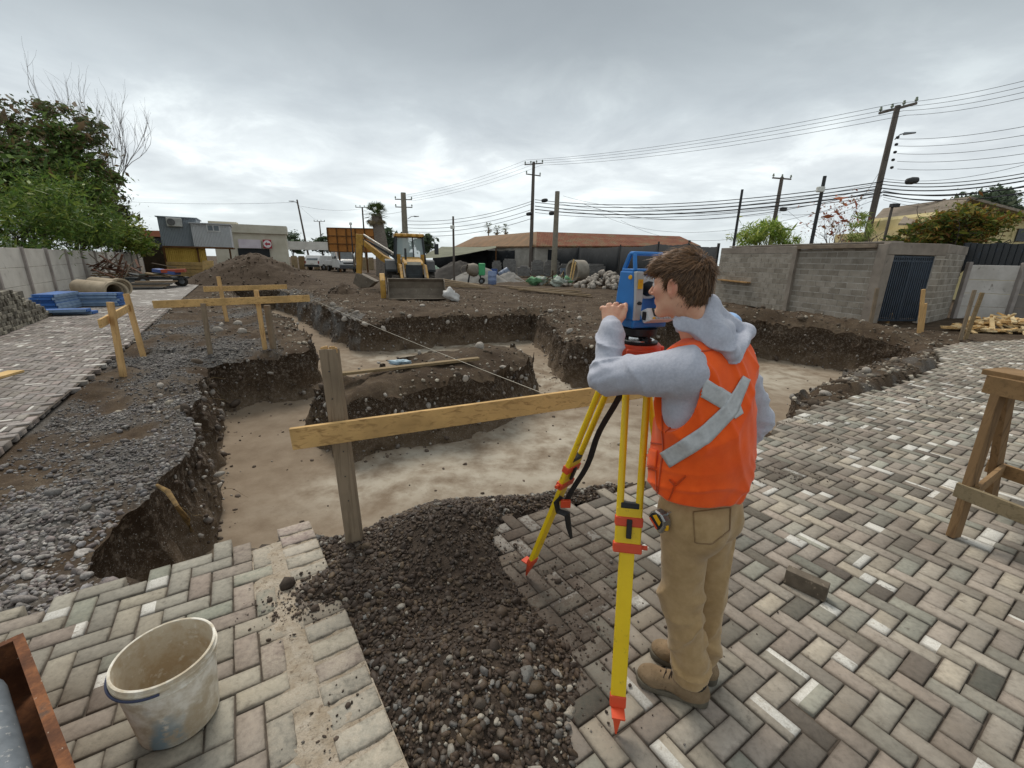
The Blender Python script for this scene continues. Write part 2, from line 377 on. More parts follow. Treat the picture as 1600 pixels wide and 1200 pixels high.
wgrey = np.clip(fbm(uv_[:, 0] * 1.1, uv_[:, 1] * 0.8, 2.0, 4, 0.6, 41) * 1.0 + 0.58, 0, 0.92) * ((uv_[:, 0] < -2.0) & (uv_[:, 1] < 14) & (dpath > -0.2) & (dpath < 2.6))
wgrey = np.maximum(wgrey, np.clip(fbm(uv_[:, 0] * 2.6, uv_[:, 1] * 2.6, 4, 4, 0.6, 43) + 0.05, 0, 0.6) * ((uv_[:, 0] > 3) & (s_ < 1.6) & (uv_[:, 1] < 9.6)))
wgrey = np.maximum(wgrey, 0.9 * np.clip(fbm(uv_[:, 0] * 1.6, uv_[:, 1] * 1.6, 4, 3, 0.5, 47) + 0.5, 0, 1) * ((uv_[:, 0] < -4.6) & (s_ < 0.5) & (uv_[:, 1] > 12.6) & (dpath > 3.6)))
faces = [tuple(remap[list(p)]) for p in polys] + [tuple(f) for f in remap[full]]
me = bpy.data.meshes.new('ground'); me.from_pydata(uv_.tolist(), [], faces); me.update()
a = me.attributes.new('grey', 'FLOAT', 'POINT'); a.data.foreach_set('value', wgrey.astype(np.float32))
me.materials.append(M_SOIL); me.polygons.foreach_set('use_smooth', np.ones(len(me.polygons), bool))
GROUND = tag(obj('ground', me), kind='structure')
# trench walls: one column of soil under every rim point
nb = len(xv); K = 15; e = 0.02
gxn = trench_raw(xv[:, 0] + e, xv[:, 1]) - trench_raw(xv[:, 0] - e, xv[:, 1]); gyn = trench_raw(xv[:, 0], xv[:, 1] + e) - trench_raw(xv[:, 0], xv[:, 1] - e)
gl = np.hypot(gxn, gyn) + 1e-9; gxn /= gl; gyn /= gl
rows = []
for k in range(K):
    t = k / (K - 1); zt = xv[:, 2] * (1 - t) + (FLOOR - 0.06) * t
    amp = min(1, t * 5); lean = 0.17 * t ** 1.3 + 0.04 * amp
    nn = fbm(xv[:, 0] * 2.2, xv[:, 1] * 2.2, zt * 2.6, 4, 0.58, 61) * 0.075 + fbm(xv[:, 0] * 14, xv[:, 1] * 14, zt * 14, 2, 0.5, 66) * 0.016
    off = (lean + nn - 0.05) * amp; off = np.where(xv[:, 1] < 2.9, np.minimum(off, 0.02) - 0.03 * amp, off)
    rows.append(np.stack([xv[:, 0] - gxn * off, xv[:, 1] - gyn * off, zt + 0.02 * amp * vnoise(xv[:, 0] * 9, xv[:, 1] * 9, t * 9, 3)], 1))
wv = np.concatenate(rows); ng = len(gv); wf = []
for a_, b_ in bedges:
    a_, b_ = a_ - ng, b_ - ng
    for k in range(K - 1): wf.append((a_ + k * nb, b_ + k * nb, b_ + (k + 1) * nb, a_ + (k + 1) * nb))
def wall_mat():
    t = NT('cut_soil'); n = t.noise(1.6, 6, 0.65, sc=(1, 1, 2.6)); n2 = t.noise(16, 6, 0.7); n3 = t.noise(70, 3, 0.6)
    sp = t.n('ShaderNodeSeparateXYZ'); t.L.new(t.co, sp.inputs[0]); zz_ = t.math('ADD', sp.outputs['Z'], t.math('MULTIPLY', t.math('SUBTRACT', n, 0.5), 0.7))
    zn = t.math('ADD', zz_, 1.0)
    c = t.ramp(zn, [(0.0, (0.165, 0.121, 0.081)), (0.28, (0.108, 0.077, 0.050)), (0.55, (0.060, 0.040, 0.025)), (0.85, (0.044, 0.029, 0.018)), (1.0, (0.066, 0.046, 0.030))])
    c = t.mix(t.mask(n2, 0.50, 0.70), c, (0.215, 0.17, 0.13)); c = t.mix(t.mask(n3, 0.62, 0.69), c, (0.34, 0.315, 0.28))
    a = t.attr('grey'); c = t.mix(a.outputs['Fac'], c, t.ramp(n2, [(0.3, (0.11, 0.105, 0.10)), (0.55, (0.20, 0.195, 0.185)), (0.75, (0.33, 0.325, 0.31))]))
    t.set(c, 0.97, 0, 0.12); t.bump(t.math('ADD', n2, t.math('MULTIPLY', n3, 0.5)), 0.7, 0.04); return t.m
fr = (wv[:, 2] - FLOOR)
wg = np.clip(fbm(wv[:, 0] * 1.5, wv[:, 1] * 1.5, wv[:, 2] * 1.5, 3, 0.5, 71) + 0.35, 0, 1) * ((wv[:, 0] < -4.5) & (wv[:, 1] > 12.4) & (np.tile(gxn, K) > 0.3))
me = mesh_np('trench_wall', wv, np.array(wf), wall_mat(), True, {'grey': ('FLOAT', wg)}); tag(obj('trench_wall', me), kind='structure')
WALLV = wv; WALLN = np.stack([np.tile(-gxn, K), np.tile(-gyn, K)], 1)
# trench floor
fxs = np.arange(-14.6, 11.0, 0.09); fys = np.concatenate([np.arange(1.6, 8, 0.06), np.arange(8, 24, 0.13)])
FX, FY = np.meshgrid(fxs, fys)
def floor_h(x, y):
    s = trench_raw(x, y); ramp_ = 0.10 * np.exp(-np.clip(-s - 0.05, 0, 9) / 0.12)
    return FLOOR + 0.022 * fbm(np.asarray(x) * 0.8, np.asarray(y) * 0.8, 1, 4, 0.5, 81) + 0.006 * fbm(np.asarray(x) * 7, np.asarray(y) * 7, 1, 2, 0.5, 83) + ramp_ * (0.6 + 0.4 * fbm(np.asarray(x) * 3, np.asarray(y) * 3, 1, 3, 0.5, 85))
FZ = floor_h(FX, FY); keep = trench_raw(FX, FY).ravel() < 0.45
iq = (np.arange(len(fys) - 1)[:, None] * len(fxs) + np.arange(len(fxs) - 1)[None, :]).ravel()
fq = np.stack([iq, iq + 1, iq + len(fxs) + 1, iq + len(fxs)], 1); fq = fq[keep[fq].any(1)]
us = np.unique(fq); rm = np.zeros(FX.size, int); rm[us] = np.arange(len(us))
FV = np.stack([FX.ravel(), FY.ravel(), FZ.ravel()], 1)[us]
def floor_mat():
    t = NT('trench_floor_soil'); n = t.noise(0.5, 6, 0.6, dist=0.4); n2 = t.noise(3.2, 7, 0.62); n3 = t.noise(40, 4, 0.6)
    c = t.ramp(n2, [(0.25, (0.178, 0.132, 0.090)), (0.5, (0.226, 0.173, 0.121)), (0.75, (0.268, 0.211, 0.152))])
    a = t.attr('pale'); dusty = t.math('MULTIPLY', a.outputs['Fac'], t.mask(t.math('ADD', t.math('MULTIPLY', n, 0.5), t.math('MULTIPLY', n2, 0.6)), 0.42, 0.60))
    c = t.mix(dusty, c, t.ramp(n2, [(0.3, (0.30, 0.252, 0.190)), (0.7, (0.42, 0.37, 0.295))]))
    c = t.mix(t.mask(n3, 0.66, 0.74), c, (0.13, 0.095, 0.07)); t.set(c, 0.93, 0, 0.2); t.bump(t.math('ADD', n2, t.math('MULTIPLY', n3, 0.4)), 0.4, 0.02); return t.m
def blob(x, y, px, py, rx, ry, z=FLOOR, a=0.0):
    c = gp(px, py, z); dx, dy = x - c.x, y - c.y; u = dx * U2[0] + dy * U2[1]; v = dx * W2[0] + dy * W2[1]
    return np.exp(-(u / rx) ** 2 - (v / ry) ** 2)
fx_, fy_ = FV[:, 0], FV[:, 1]
pale = np.clip(1.3 * (blob(fx_, fy_, 700, 730, 1.5, 0.7) + blob(fx_, fy_, 880, 700, 1.6, 1.2) + blob(fx_, fy_, 600, 740, 0.7, 0.4) + blob(fx_, fy_, 690, 548, 3.2, 0.7) + blob(fx_, fy_, 850, 590, 1.2, 1.5) + blob(fx_, fy_, 1200, 590, 2.0, 1.0) + blob(fx_, fy_, 530, 670, 0.5, 0.3)), 0, 1)
tag(obj('trench_floor', mesh_np('trench_floor', FV, rm[fq], floor_mat(), True, {'pale': ('FLOAT', pale)})), kind='structure')

# ---------------------------------------------------------------- pavers
def paver_mat():
    t = NT('paver'); tone = t.attr('tone').outputs['Color']; pa = t.attr('paint').outputs['Vector']; lo = t.attr('loc').outputs['Vector']; mud = t.attr('mud').outputs['Fac']; sand = t.attr('sand').outputs['Fac']
    geo = t.n('ShaderNodeNewGeometry'); P = geo.outputs['Position']
    n = t.noise(7, 6, 0.7, co=P); n2 = t.noise(38, 5, 0.65, co=P); n3 = t.noise(160, 3, 0.6, co=P); n4 = t.noise(15, 5, 0.7, co=P)
    c = t.mix(1.0, tone, t.ramp(n2, [(0.28, (0.70, 0.69, 0.68)), (0.5, (1, 1, 1)), (0.72, (1.18, 1.17, 1.15))]), 'MULTIPLY')
    c = t.mix(1.0, c, t.ramp(n, [(0.3, (0.84, 0.82, 0.80)), (0.55, (1, 1, 1)), (0.75, (1.08, 1.07, 1.06))]), 'MULTIPLY')
    c = t.mix(t.math('MULTIPLY', t.mask(n4, 0.60, 0.72), 0.55), c, (0.085, 0.070, 0.055)); n5 = t.noise(1.3, 4, 0.6, co=P); c = t.mix(t.math('MULTIPLY', t.mask(n5, 0.44, 0.66), 0.50), c, (0.12, 0.098, 0.076))
    sp = t.n('ShaderNodeSeparateXYZ'); t.L.new(pa, sp.inputs[0]); sl = t.n('ShaderNodeSeparateXYZ'); t.L.new(lo, sl.inputs[0])
    mx = t.n('ShaderNodeMix', data_type='FLOAT'); t.L.new(sp.outputs[2], mx.inputs[0]); t.L.new(sl.outputs[0], mx.inputs[2]); t.L.new(sl.outputs[1], mx.inputs[3])
    pm = t.math('MULTIPLY', t.math('GREATER_THAN', mx.outputs[0], sp.outputs[0]), t.math('LESS_THAN', mx.outputs[0], sp.outputs[1]))
    pm = t.math('MULTIPLY', pm, t.mask(t.math('SUBTRACT', 1.0, t.math('ADD', t.math('MULTIPLY', n2, 0.55), t.math('MULTIPLY', n4, 0.45))), 0.36, 0.46))
    c = t.mix(t.math('MULTIPLY', pm, 0.93), c, t.ramp(n3, [(0.3, (0.55, 0.52, 0.46)), (0.6, (0.72, 0.70, 0.64))]))
    eu = t.math('MULTIPLY', t.math('SUBTRACT', 0.5, t.math('ABSOLUTE', t.math('SUBTRACT', sl.outputs[0], 0.5))), 2.0); ev = t.math('SUBTRACT', 0.5, t.math('ABSOLUTE', t.math('SUBTRACT', sl.outputs[1], 0.5))); em = t.math('ADD', t.math('MINIMUM', eu, ev), t.math('MULTIPLY', t.math('SUBTRACT', n2, 0.5), 0.16))
    ed = t.math('MULTIPLY', t.ramp(em, [(0.01, (1,) * 3), (0.09, (0.35,) * 3), (0.19, (0,) * 3)]), 0.50)
    c = t.mix(ed, c, (0.085, 0.068, 0.052))
    sm = t.math('MULTIPLY', sand, t.mask(t.math('ADD', t.math('MULTIPLY', n, 0.6), t.math('MULTIPLY', n2, 0.45)), 0.42, 0.60)); c = t.mix(t.math('MINIMUM', sm, 0.92), c, t.ramp(n3, [(0.3, (0.36, 0.30, 0.23)), (0.7, (0.52, 0.46, 0.37))]))
    mm = t.math('MULTIPLY', mud, t.mask(t.math('ADD', t.math('MULTIPLY', n, 0.55), t.math('MULTIPLY', n2, 0.5)), 0.40, 0.56)); mm = t.math('MINIMUM', t.math('MAXIMUM', mm, t.math('MULTIPLY', t.math('SUBTRACT', mud, 0.55), 1.6)), 0.93)
    c = t.mix(mm, c, t.ramp(n2, [(0.3, (0.052, 0.038, 0.029)), (0.7, (0.115, 0.088, 0.068))]))
    t.set(c, 0.9, 0, 0.25); t.bump(t.math('ADD', n2, t.math('MULTIPLY', n3, 0.6)), 0.25, 0.006); return t.m
M_PAVER = paver_mat()
_gr = lambda c, k=.38: tuple(1.08 * (sum(c) / 3 * k + x * (1 - k)) for x in c)
_pal = [_gr(lin(h)) for h in ('#a69a86', '#ada08a', '#9d9682', '#a19f8a', '#a5937f', '#988a78', '#b0a186', '#928e7c', '#aa9a86', '#b4a68c')]
_palL = [_gr(lin(h), .40) for h in ('#9a9480', '#9f9985', '#8f937d', '#9a8674', '#a59b82', '#908a78', '#a08f7c', '#ada286')]
def paver_geo(L_, W_, th, c, ang, tilt, dz, tone, paint, mud, sand):
    """one bevelled paver: 12 corners, 9 faces"""
    hx, hy, b = L_ / 2, W_ / 2, 0.003 + 0.0025 * random.random(); V = []; LO = []
    for z, i, e_ in ((-th, 0, 1), (-b * 1.2, 0, 1), (0, b, 0)):
        for sx, sy in ((-1, -1), (1, -1), (1, 1), (-1, 1)):
            x, y = sx * (hx - i), sy * (hy - i); V.append((x, y, z + dz + x * tilt[0] + y * tilt[1])); LO.append((x / L_ + 0.5, y / W_ + 0.5, e_))
    V = np.array(V); ca, sa = math.cos(ang), math.sin(ang)
    V = np.stack([V[:, 0] * ca - V[:, 1] * sa + c[0], V[:, 0] * sa + V[:, 1] * ca + c[1], V[:, 2]], 1)
    return V, np.array(LO), np.tile([*tone, 1], (12, 1)), np.tile(paint, (12, 1)), np.full(12, mud), np.full(12, sand)
PF = np.array([(8, 9, 10, 11)] + [(j, (j + 1) % 4, (j + 1) % 4 + 4, j + 4) for j in range(4)] + [(j + 4, (j + 1) % 4 + 4, (j + 1) % 4 + 8, j + 8) for j in range(4)])
def add_pavers(parent, items, nsolo=295, eyep=(0, 0)):
    items.sort(key=lambda it: it['d']); rest = []
    for k, it in enumerate(items):
        g = paver_geo(*it['g'])
        if k < nsolo:
            c = it['g'][3]; V = g[0] - np.array([c[0], c[1], 0]); me = mesh_np('paver', V, PF, M_PAVER, False, {'loc': ('FLOAT_VECTOR', g[1]), 'tone': ('FLOAT_COLOR', g[2]), 'paint': ('FLOAT_VECTOR', g[3]), 'mud': ('FLOAT', g[4]), 'sand': ('FLOAT', g[5])})
            obj('paver', me, parent, (c[0], c[1], 0))
        else: rest.append(g)
    if rest:
        n = len(rest); cat = lambda i: np.concatenate([r[i] for r in rest]); F_ = (PF[None] + 12 * np.arange(n)[:, None, None]).reshape(-1, 4)
        o = obj('distant_pavers', mesh_np('distant_pavers', cat(0), F_, M_PAVER, False, {'loc': ('FLOAT_VECTOR', cat(1)), 'tone': ('FLOAT_COLOR', cat(2)), 'paint': ('FLOAT_VECTOR', cat(3)), 'mud': ('FLOAT', cat(4)), 'sand': ('FLOAT', cat(5))}), parent); o['kind'] = 'stuff'
def frame_px(p, z=0.0):
    dz = z - EYE; zc = p[1] * CP - dz * SP
    if zc < 0.05: return None
    x, v = FPX * p[0] / zc, FPX * (p[1] * SP + dz * CP) / zc; x, v = CR * x + SR * v, -SR * x + CR * v
    return 800 + x, 600 - v
def herringbone(org, unit, poly, pal, parent, paintp, darkp, mudf=None, sandf=None, nsolo=295, rough=1.0, margin=480, skip=None):
    org = np.array(org); P = np.array(poly); lo, hi = P.min(0), P.max(0); rad = np.linalg.norm(hi - lo) / unit; c0 = ((lo + hi) / 2 - org); cu, cw = c0 @ U2 / unit, c0 @ W2 / unit
    n = int(rad / 2) + 6; k0 = int(cw); cand = []
    for k in range(k0 - n, k0 + n):
        for m in range(int((cu - k - n) / 4) - 1, int((cu - k + n) / 4) + 2):
            cand.append((k + 4 * m + 1.0, k + 0.5, 0)); cand.append((k + 4 * m - 0.5, k + 1.0, 1))
    cand = np.array(cand); C_ = org + cand[:, :1] * unit * U2 + cand[:, 1:2] * unit * W2
    ok = poly_sd(C_[:, 0], C_[:, 1], poly) < -0.02; items = []
    for (a_, b_, o_), c in zip(cand[ok], C_[ok]):
        f = frame_px(c)
        if f is None or not (-margin < f[0] < 1600 + margin and f[1] < 1200 + margin): continue
        if skip is not None and skip(c): continue
        ang = (AU if o_ == 0 else AU - math.pi / 2) + random.gauss(0, 0.008) * rough
        tone = np.array(random.choice(pal)) * random.uniform(0.74, 1.14); q = random.random()
        if q < darkp: tone = tone * random.uniform(0.32, 0.6)
        paint = (2, 3, 0)
        if random.random() < paintp:
            ty = random.random(); s = random.random() < 0.5
            if ty < 0.25: paint = (-1, 2, 0)
            elif ty < 0.6: w_ = random.uniform(0.2, 0.6); paint = (-1, w_, 0) if s else (1 - w_, 2, 0)
            else: w_ = random.uniform(0.25, 0.6); paint = (-1, w_, 1) if s else (1 - w_, 2, 1)
        mud = float(mudf(c)) if mudf else 0.0; sand = float(sandf(c)) if sandf else 0.0
        gap = 0.0065
        items.append({'d': c[0] ** 2 + c[1] ** 2, 'g': (2 * unit - gap, unit - gap, 0.06, c + np.array([random.gauss(0, .0012), random.gauss(0, .0012)]) * rough, ang, (random.gauss(0, 0.012) * rough, random.gauss(0, 0.016) * rough), random.gauss(0, 0.0022) * rough, tone, paint, mud, sand)})
    add_pavers(parent, items, nsolo); return items
def sheet(name, poly, z, material, parent=None, kind=None):
    me = bpy.data.meshes.new(name); me.from_pydata([(x, y, z) for x, y in poly], [], [tuple(range(len(poly)))]); me.materials.append(material); o = obj(name, me, parent)
    if kind: o['kind'] = kind
    return o
def bed(name, poly, z, material, inset=0.09, st=0.07):
    P = np.array(poly); x = np.arange(P[:, 0].min(), P[:, 0].max() + st, st); y = np.arange(P[:, 1].min(), P[:, 1].max() + st, st); X_, Y_ = np.meshgrid(x, y); k = (poly_sd(X_, Y_, poly) < -inset).ravel()
    i = (np.arange(len(y) - 1)[:, None] * len(x) + np.arange(len(x) - 1)[None, :]).ravel(); q = np.stack([i, i + 1, i + len(x) + 1, i + len(x)], 1); q = q[k[q].all(1)]; u = np.unique(q); r = np.zeros(X_.size, int); r[u] = np.arange(len(u))
    return obj(name, mesh_np(name, np.stack([X_.ravel(), Y_.ravel(), np.full(X_.size, z)], 1)[u], r[q], material))
M_BED = mat('bedding_sand', (0.060, 0.047, 0.036), (0.12, 0.096, 0.074), 14, 0.95, bump=0.4, bscale=60)
M_MORTAR = mat('sandy_mortar', (0.33, 0.265, 0.19), (0.46, 0.40, 0.32), 16, 0.97, bump=0.9, bscale=90, c3=(0.20, 0.155, 0.11), bdist=0.01, wear=(0.55, 0.66))
def shape_px(px, py, rx, ry, z=0.0):
    c = gp(px, py, z); return lambda p: math.exp(-(((p[0] - c.x) / rx) ** 2 + ((p[1] - c.y) / ry) ** 2))
_m1 = shape_px(880, 860, 0.42, 0.55); _m2 = shape_px(1225, 735, 0.42, 0.22); _m3 = shape_px(830, 990, 0.35, 0.4); _m4 = shape_px(1300, 690, 0.25, 0.35); _m5 = shape_px(780, 840, 0.3, 0.4)
_m6 = shape_px(1450, 590, 0.8, 0.6); _m7 = shape_px(1330, 640, 0.35, 0.5)
mud_right = lambda p: min(1.0, 1.25 * _m1(p) + 0.75 * _m2(p) + 0.9 * _m3(p) + 0.45 * _m4(p) + 1.2 * _m5(p) + 0.55 * _m6(p) + 0.5 * _m7(p) + 0.12)
pr = tag(bed('pavement', PAVE_R, -0.012, M_BED), kind='structure'); A0 = np.array(xy(gp(1128.1, 1068.5)))
herringbone(A0, 0.0935, PAVE_R, _pal, pr, 0.13, 0.085, mud_right, None)
pl = tag(bed('pavement', PAVE_L, -0.012, M_BED, 0.10, 0.04), kind='structure'); B0 = np.array(xy(gp(320 + 370 / 8, 1000 + 665 / 8)))
edge_u = lambda p: float((np.array(p) - E0) @ EU)
_s1 = shape_px(450, 1050, 0.22, 0.5); _s2 = shape_px(480, 930, 0.3, 0.3); _s3 = shape_px(470, 945, 0.17, 0.12); _s4 = shape_px(430, 1160, 0.2, 0.25)
sand_left = lambda p: min(1.0, 0.95 * math.exp(-((edge_u(p) + 0.22) / 0.16) ** 2) + 0.3 * _s2(p) + 0.10)
mud_left = lambda p: min(1.0, 0.8 * _s3(p) + 0.10)
LI = herringbone(B0, 0.100, PAVE_L, _palL, pl, 0.13, 0.03, mud_left, sand_left, skip=lambda c: edge_u(c) > -0.285)
st = []
for i in range(20):
    c = E0 + EW * (0.055 + i * 0.119) + EU * (-0.102 + random.gauss(0, 0.003))
    st.append({'d': i, 'g': (0.196, 0.098, 0.06, c, math.atan2(EU[1], EU[0]) + random.gauss(0, 0.012), (random.gauss(0, .008), random.gauss(0, .01)), random.gauss(0.001, .002), np.array(random.choice(_palL + [lin('#a08f8a'), lin('#b3aca0')])) * 1.12, (2, 3, 0), float(0.95 * _s3(c)), 0.62)})
add_pavers(pl, st)
mu, mw = np.meshgrid(np.linspace(-.40, -.002, 40), np.linspace(0, 2.5, 200)); mx_, my_ = E0[0] + EW[0] * mw + EU[0] * mu, E0[1] + EW[1] * mw + EU[1] * mu
mz = -.0055 + .0050 * fbm(mx_ * 16, my_ * 16, 0, 4, .6, 101) + .0055 * np.exp(-((mu + .25) / .055) ** 2) - .012 * (mu < -.33) * (-.33 - mu) / .07
iq = (np.arange(199)[:, None] * 40 + np.arange(39)[None, :]).ravel(); mq = np.stack([iq, iq + 1, iq + 41, iq + 40], 1); mk = ((mw > .03) & ((mu > -.2) | (mw > .14))).ravel(); mq = mq[mk[mq].all(1)]
obj('mortar_bed', mesh_np('mortar_bed', np.stack([mx_.ravel(), my_.ravel(), mz.ravel()], 1), mq, M_MORTAR, True), pl)
def path_mat():
    t = NT('far_paving'); n = t.noise(0.6, 4, 0.6); mp = t.n('ShaderNodeMapping'); t.L.new(t.co, mp.inputs[0]); mp.inputs['Rotation'].default_value = (0, 0, -AU)
    br = t.n('ShaderNodeTexBrick'); t.L.new(mp.outputs[0], br.inputs['Vector']); br.inputs['Scale'].default_value = 1.0; br.inputs['Brick Width'].default_value = 0.187; br.inputs['Row Height'].default_value = 0.0935; br.inputs['Mortar Size'].default_value = 0.004
    br.inputs['Color1'].default_value = (0.33, 0.305, 0.28, 1); br.inputs['Color2'].default_value = (0.22, 0.20, 0.185, 1); br.inputs['Mortar'].default_value = (0.09, 0.08, 0.07, 1)
    v = t.vor(5.2, 'F1', 'Color', co=mp.outputs[0]); sp = t.n('ShaderNodeSeparateColor'); t.L.new(v, sp.inputs[0]); c = t.mix(t.math('GREATER_THAN', sp.outputs[0], 0.93), br.outputs['Color'], (0.55, 0.53, 0.49))
    c = t.mix(t.mask(n, 0.5, 0.75), c, (0.17, 0.15, 0.13)); t.set(c, 0.9, 0, 0.25); return t.m
pp = tag(sheet('path', PATH, -0.012, M_BED), kind='structure')
sheet('far_paving', [tuple(PE + PD * 13.4), tuple(PE + PD * 31), tuple(PE + PD * 31 - PN * 4.9), tuple(PE + PD * 13.4 - PN * 4.9)], -0.004, path_mat(), pp)
_palP = [lin(h) for h in ('#a49d98', '#9a938e', '#aaa39e', '#8f8a86', '#a29691', '#98928a')]
herringbone(A0, 0.0935, PATH_BR, _palP, pp, 0.09, 0.04, lambda p: 0.15, None)

# ---------------------------------------------------------------- stones
def icos(sub):
    bm = bmesh.new(); bmesh.ops.create_icosphere(bm, subdivisions=sub, radius=1.0); V = np.array([v.co[:] for v in bm.verts]); bm.verts.index_update(); F_ = np.array([[v.index for v in f.verts] for f in bm.faces]); bm.free(); return V, F_
ICO = {1: icos(1), 2: icos(2), 3: icos(3)}
def stone_shapes(sub, n=10, ang=0.0, seed=1):
    V, F_ = ICO[sub]; out = []
    rg = np.random.default_rng(seed)
    for i in range(n):
        o = rg.uniform(-50, 50, 3); d = 1 + 0.28 * fbm(V[:, 0] * 0.9 + o[0], V[:, 1] * 0.9 + o[1], V[:, 2] * 0.9 + o[2], 2, 0.5, 5)
        S = V * d[:, None]
        for _ in range(int(ang)):                          # broken faces
            nrm = rg.normal(size=3); nrm /= np.linalg.norm(nrm); h = rg.uniform(0.45, 0.8); q = np.maximum(S @ nrm - h, 0); S = S - q[:, None] * nrm * 0.9
        out.append(S * rg.uniform((0.8, 0.6, 0.45), (1.25, 0.95, 0.75)))
    return out, F_
def scatter(pts, size, tones, sub=1, ang=2, seed=1, sink=0.25, flatten=True, nshape=12):
    """many loose stones as one mesh (verts, faces, tones)"""
    pts = np.asarray(pts); n = len(pts); rg = np.random.default_rng(seed); shp, F_ = stone_shapes(sub, nshape, ang, seed); S = np.stack(shp); nv = S.shape[1]
    size = np.broadcast_to(size, (n,)); pick = rg.integers(0, len(shp), n)
    yaw = rg.uniform(0, 2 * np.pi, n); a = rg.normal(0, 0.35, n) if flatten else rg.uniform(0, 6.28, n); b = rg.normal(0, 0.35, n) if flatten else rg.uniform(0, 6.28, n)
    V = S[pick] * size[:, None, None]
    c, s_ = np.cos(a)[:, None], np.sin(a)[:, None]; y, z = V[:, :, 1] * c - V[:, :, 2] * s_, V[:, :, 1] * s_ + V[:, :, 2] * c; x = V[:, :, 0]
    c, s_ = np.cos(b)[:, None], np.sin(b)[:, None]; x, z = x * c + z * s_, -x * s_ + z * c
    c, s_ = np.cos(yaw)[:, None], np.sin(yaw)[:, None]; x, y = x * c - y * s_, x * s_ + y * c
    V = np.stack([x + pts[:, 0:1], y + pts[:, 1:2], z + pts[:, 2:3] + (0.5 - sink) * size[:, None] * 0.7], 2).reshape(-1, 3)
    Fs = (F_[None] + nv * np.arange(n)[:, None, None]).reshape(-1, 3); T = np.repeat(np.concatenate([tones, np.ones((n, 1))], 1), nv, 0)
    return V, Fs, T
def stone_mat(name, rough=0.8, dirt=0.35, dcol=(0.085, 0.064, 0.048)):
    t = NT(name); tone = t.attr('tone').outputs['Color']; n = t.noise(30, 5, 0.65); n2 = t.noise(140, 3, 0.6)
    c = t.mix(1.0, tone, t.ramp(n2, [(0.3, (0.72,) * 3), (0.6, (1.1,) * 3)]), 'MULTIPLY'); c = t.mix(t.math('MULTIPLY', t.mask(n, 0.45, 0.62), dirt), c, dcol)
    t.set(c, rough, 0, 0.3); t.bump(n2, 0.3, 0.004); return t.m
M_GRAVEL = stone_mat('gravel_stone', 0.62, 0.45, (0.055, 0.038, 0.026)); M_STONE = stone_mat('field_stone', 0.85, 0.35)
def pick_tones(n, pal, seed, lo=0.75, hi=1.2):
    rg = np.random.default_rng(seed); P = np.array([lin(h) if isinstance(h, str) else h for h in pal]); return P[rg.integers(0, len(P), n)] * rg.uniform(lo, hi, (n, 1))
def stones_obj(name, V, F_, T, m, smooth=True): return obj(name, mesh_np(name, V, F_, m, smooth, {'tone': ('FLOAT_COLOR', T)}))
def rand_in(n, x0, x1, y0, y1, seed): rg = np.random.default_rng(seed); return rg.uniform(x0, x1, n), rg.uniform(y0, y1, n)
# dark gravel heap tipped between the two pavings
def heap_h(x, y):
    s = poly_sd(x, y, HEAP); c = gp(720, 850); c2 = gp(760, 1060)
    cs = gp(492, 928); r = 0.26 * np.exp(-(((x - c.x) / 0.46) ** 2 + ((y - c.y) / 0.36) ** 2)) + 0.045 * np.exp(-(((x - cs.x) / 0.10) ** 2 + ((y - cs.y) / 0.09) ** 2)) + 0.12 * np.exp(-(((x - c2.x) / 0.3) ** 2 + ((y - c2.y) / 0.4) ** 2))
    k = 1 - np.exp(-np.clip(-s + 0.02, 0, 9) / 0.10)
    tr = np.clip(-poly_sd(x, y, TRENCH) * 1.0, -1, 3)
    drop = np.where(tr > 0, tr * 1.25, 0)
    return np.maximum(-0.05 + k * (0.065 + r) + 0.012 * fbm(np.asarray(x) * 6, np.asarray(y) * 6, 0, 3, 0.5, 91) - drop, -1.05)
hx, hy = np.meshgrid(np.arange(-1.55, 1.05, 0.022), np.arange(0.7, 3.6, 0.022)); hz = heap_h(hx, hy)
hs = poly_sd(hx, hy, HEAP); ht = poly_sd(hx, hy, TRENCH); okv = ((hs < 0.02) | ((ht < 0.1) & (hs < 0.55) & (hx > E0[0] + 0.05))).ravel()
iq = (np.arange(hx.shape[0] - 1)[:, None] * hx.shape[1] + np.arange(hx.shape[1] - 1)[None, :]).ravel()
hq = np.stack([iq, iq + 1, iq + hx.shape[1] + 1, iq + hx.shape[1]], 1); hq = hq[okv[hq].all(1)]
us = np.unique(hq); rm = np.zeros(hx.size, int); rm[us] = np.arange(len(us))
M_WETSOIL = mat('damp_soil', (0.030, 0.020, 0.013), (0.060, 0.042, 0.029), 16, 0.9, bump=0.7, bscale=60, bdist=0.02)
heap = tag(obj('gravel_heap', mesh_np('gravel_heap', np.stack([hx.ravel(), hy.ravel(), hz.ravel()], 1)[us], rm[hq], M_WETSOIL, True)), 'dark heap of dirty gravel and soil tipped between the paved areas', 'gravel heap')
gx_, gy_ = rand_in(62000, -1.5, 1.0, 0.75, 3.5, 5); s1 = poly_sd(gx_, gy_, HEAP); t1 = poly_sd(gx_, gy_, TRENCH)
dens = np.where(s1 < 0.0, 0.85, 0) ; dens = np.where((t1 < 0.12) & (s1 < 0.40) & (s1 >= 0) & (gx_ > E0[0] + 0.08), 0.9, dens)
muddy = np.exp(-(((gx_ - gp(770, 960).x) / 0.30) ** 2 + ((gy_ - gp(770, 960).y) / 0.45) ** 2)) + np.exp(-(((gx_ - gp(700, 880).x) / 0.45) ** 2 + ((gy_ - gp(700, 880).y) / 0.25) ** 2))
dens = dens * (1 - 0.55 * np.clip(muddy, 0, 1)); okp = np.random.default_rng(3).uniform(0, 1, len(gx_)) < dens * 0.80
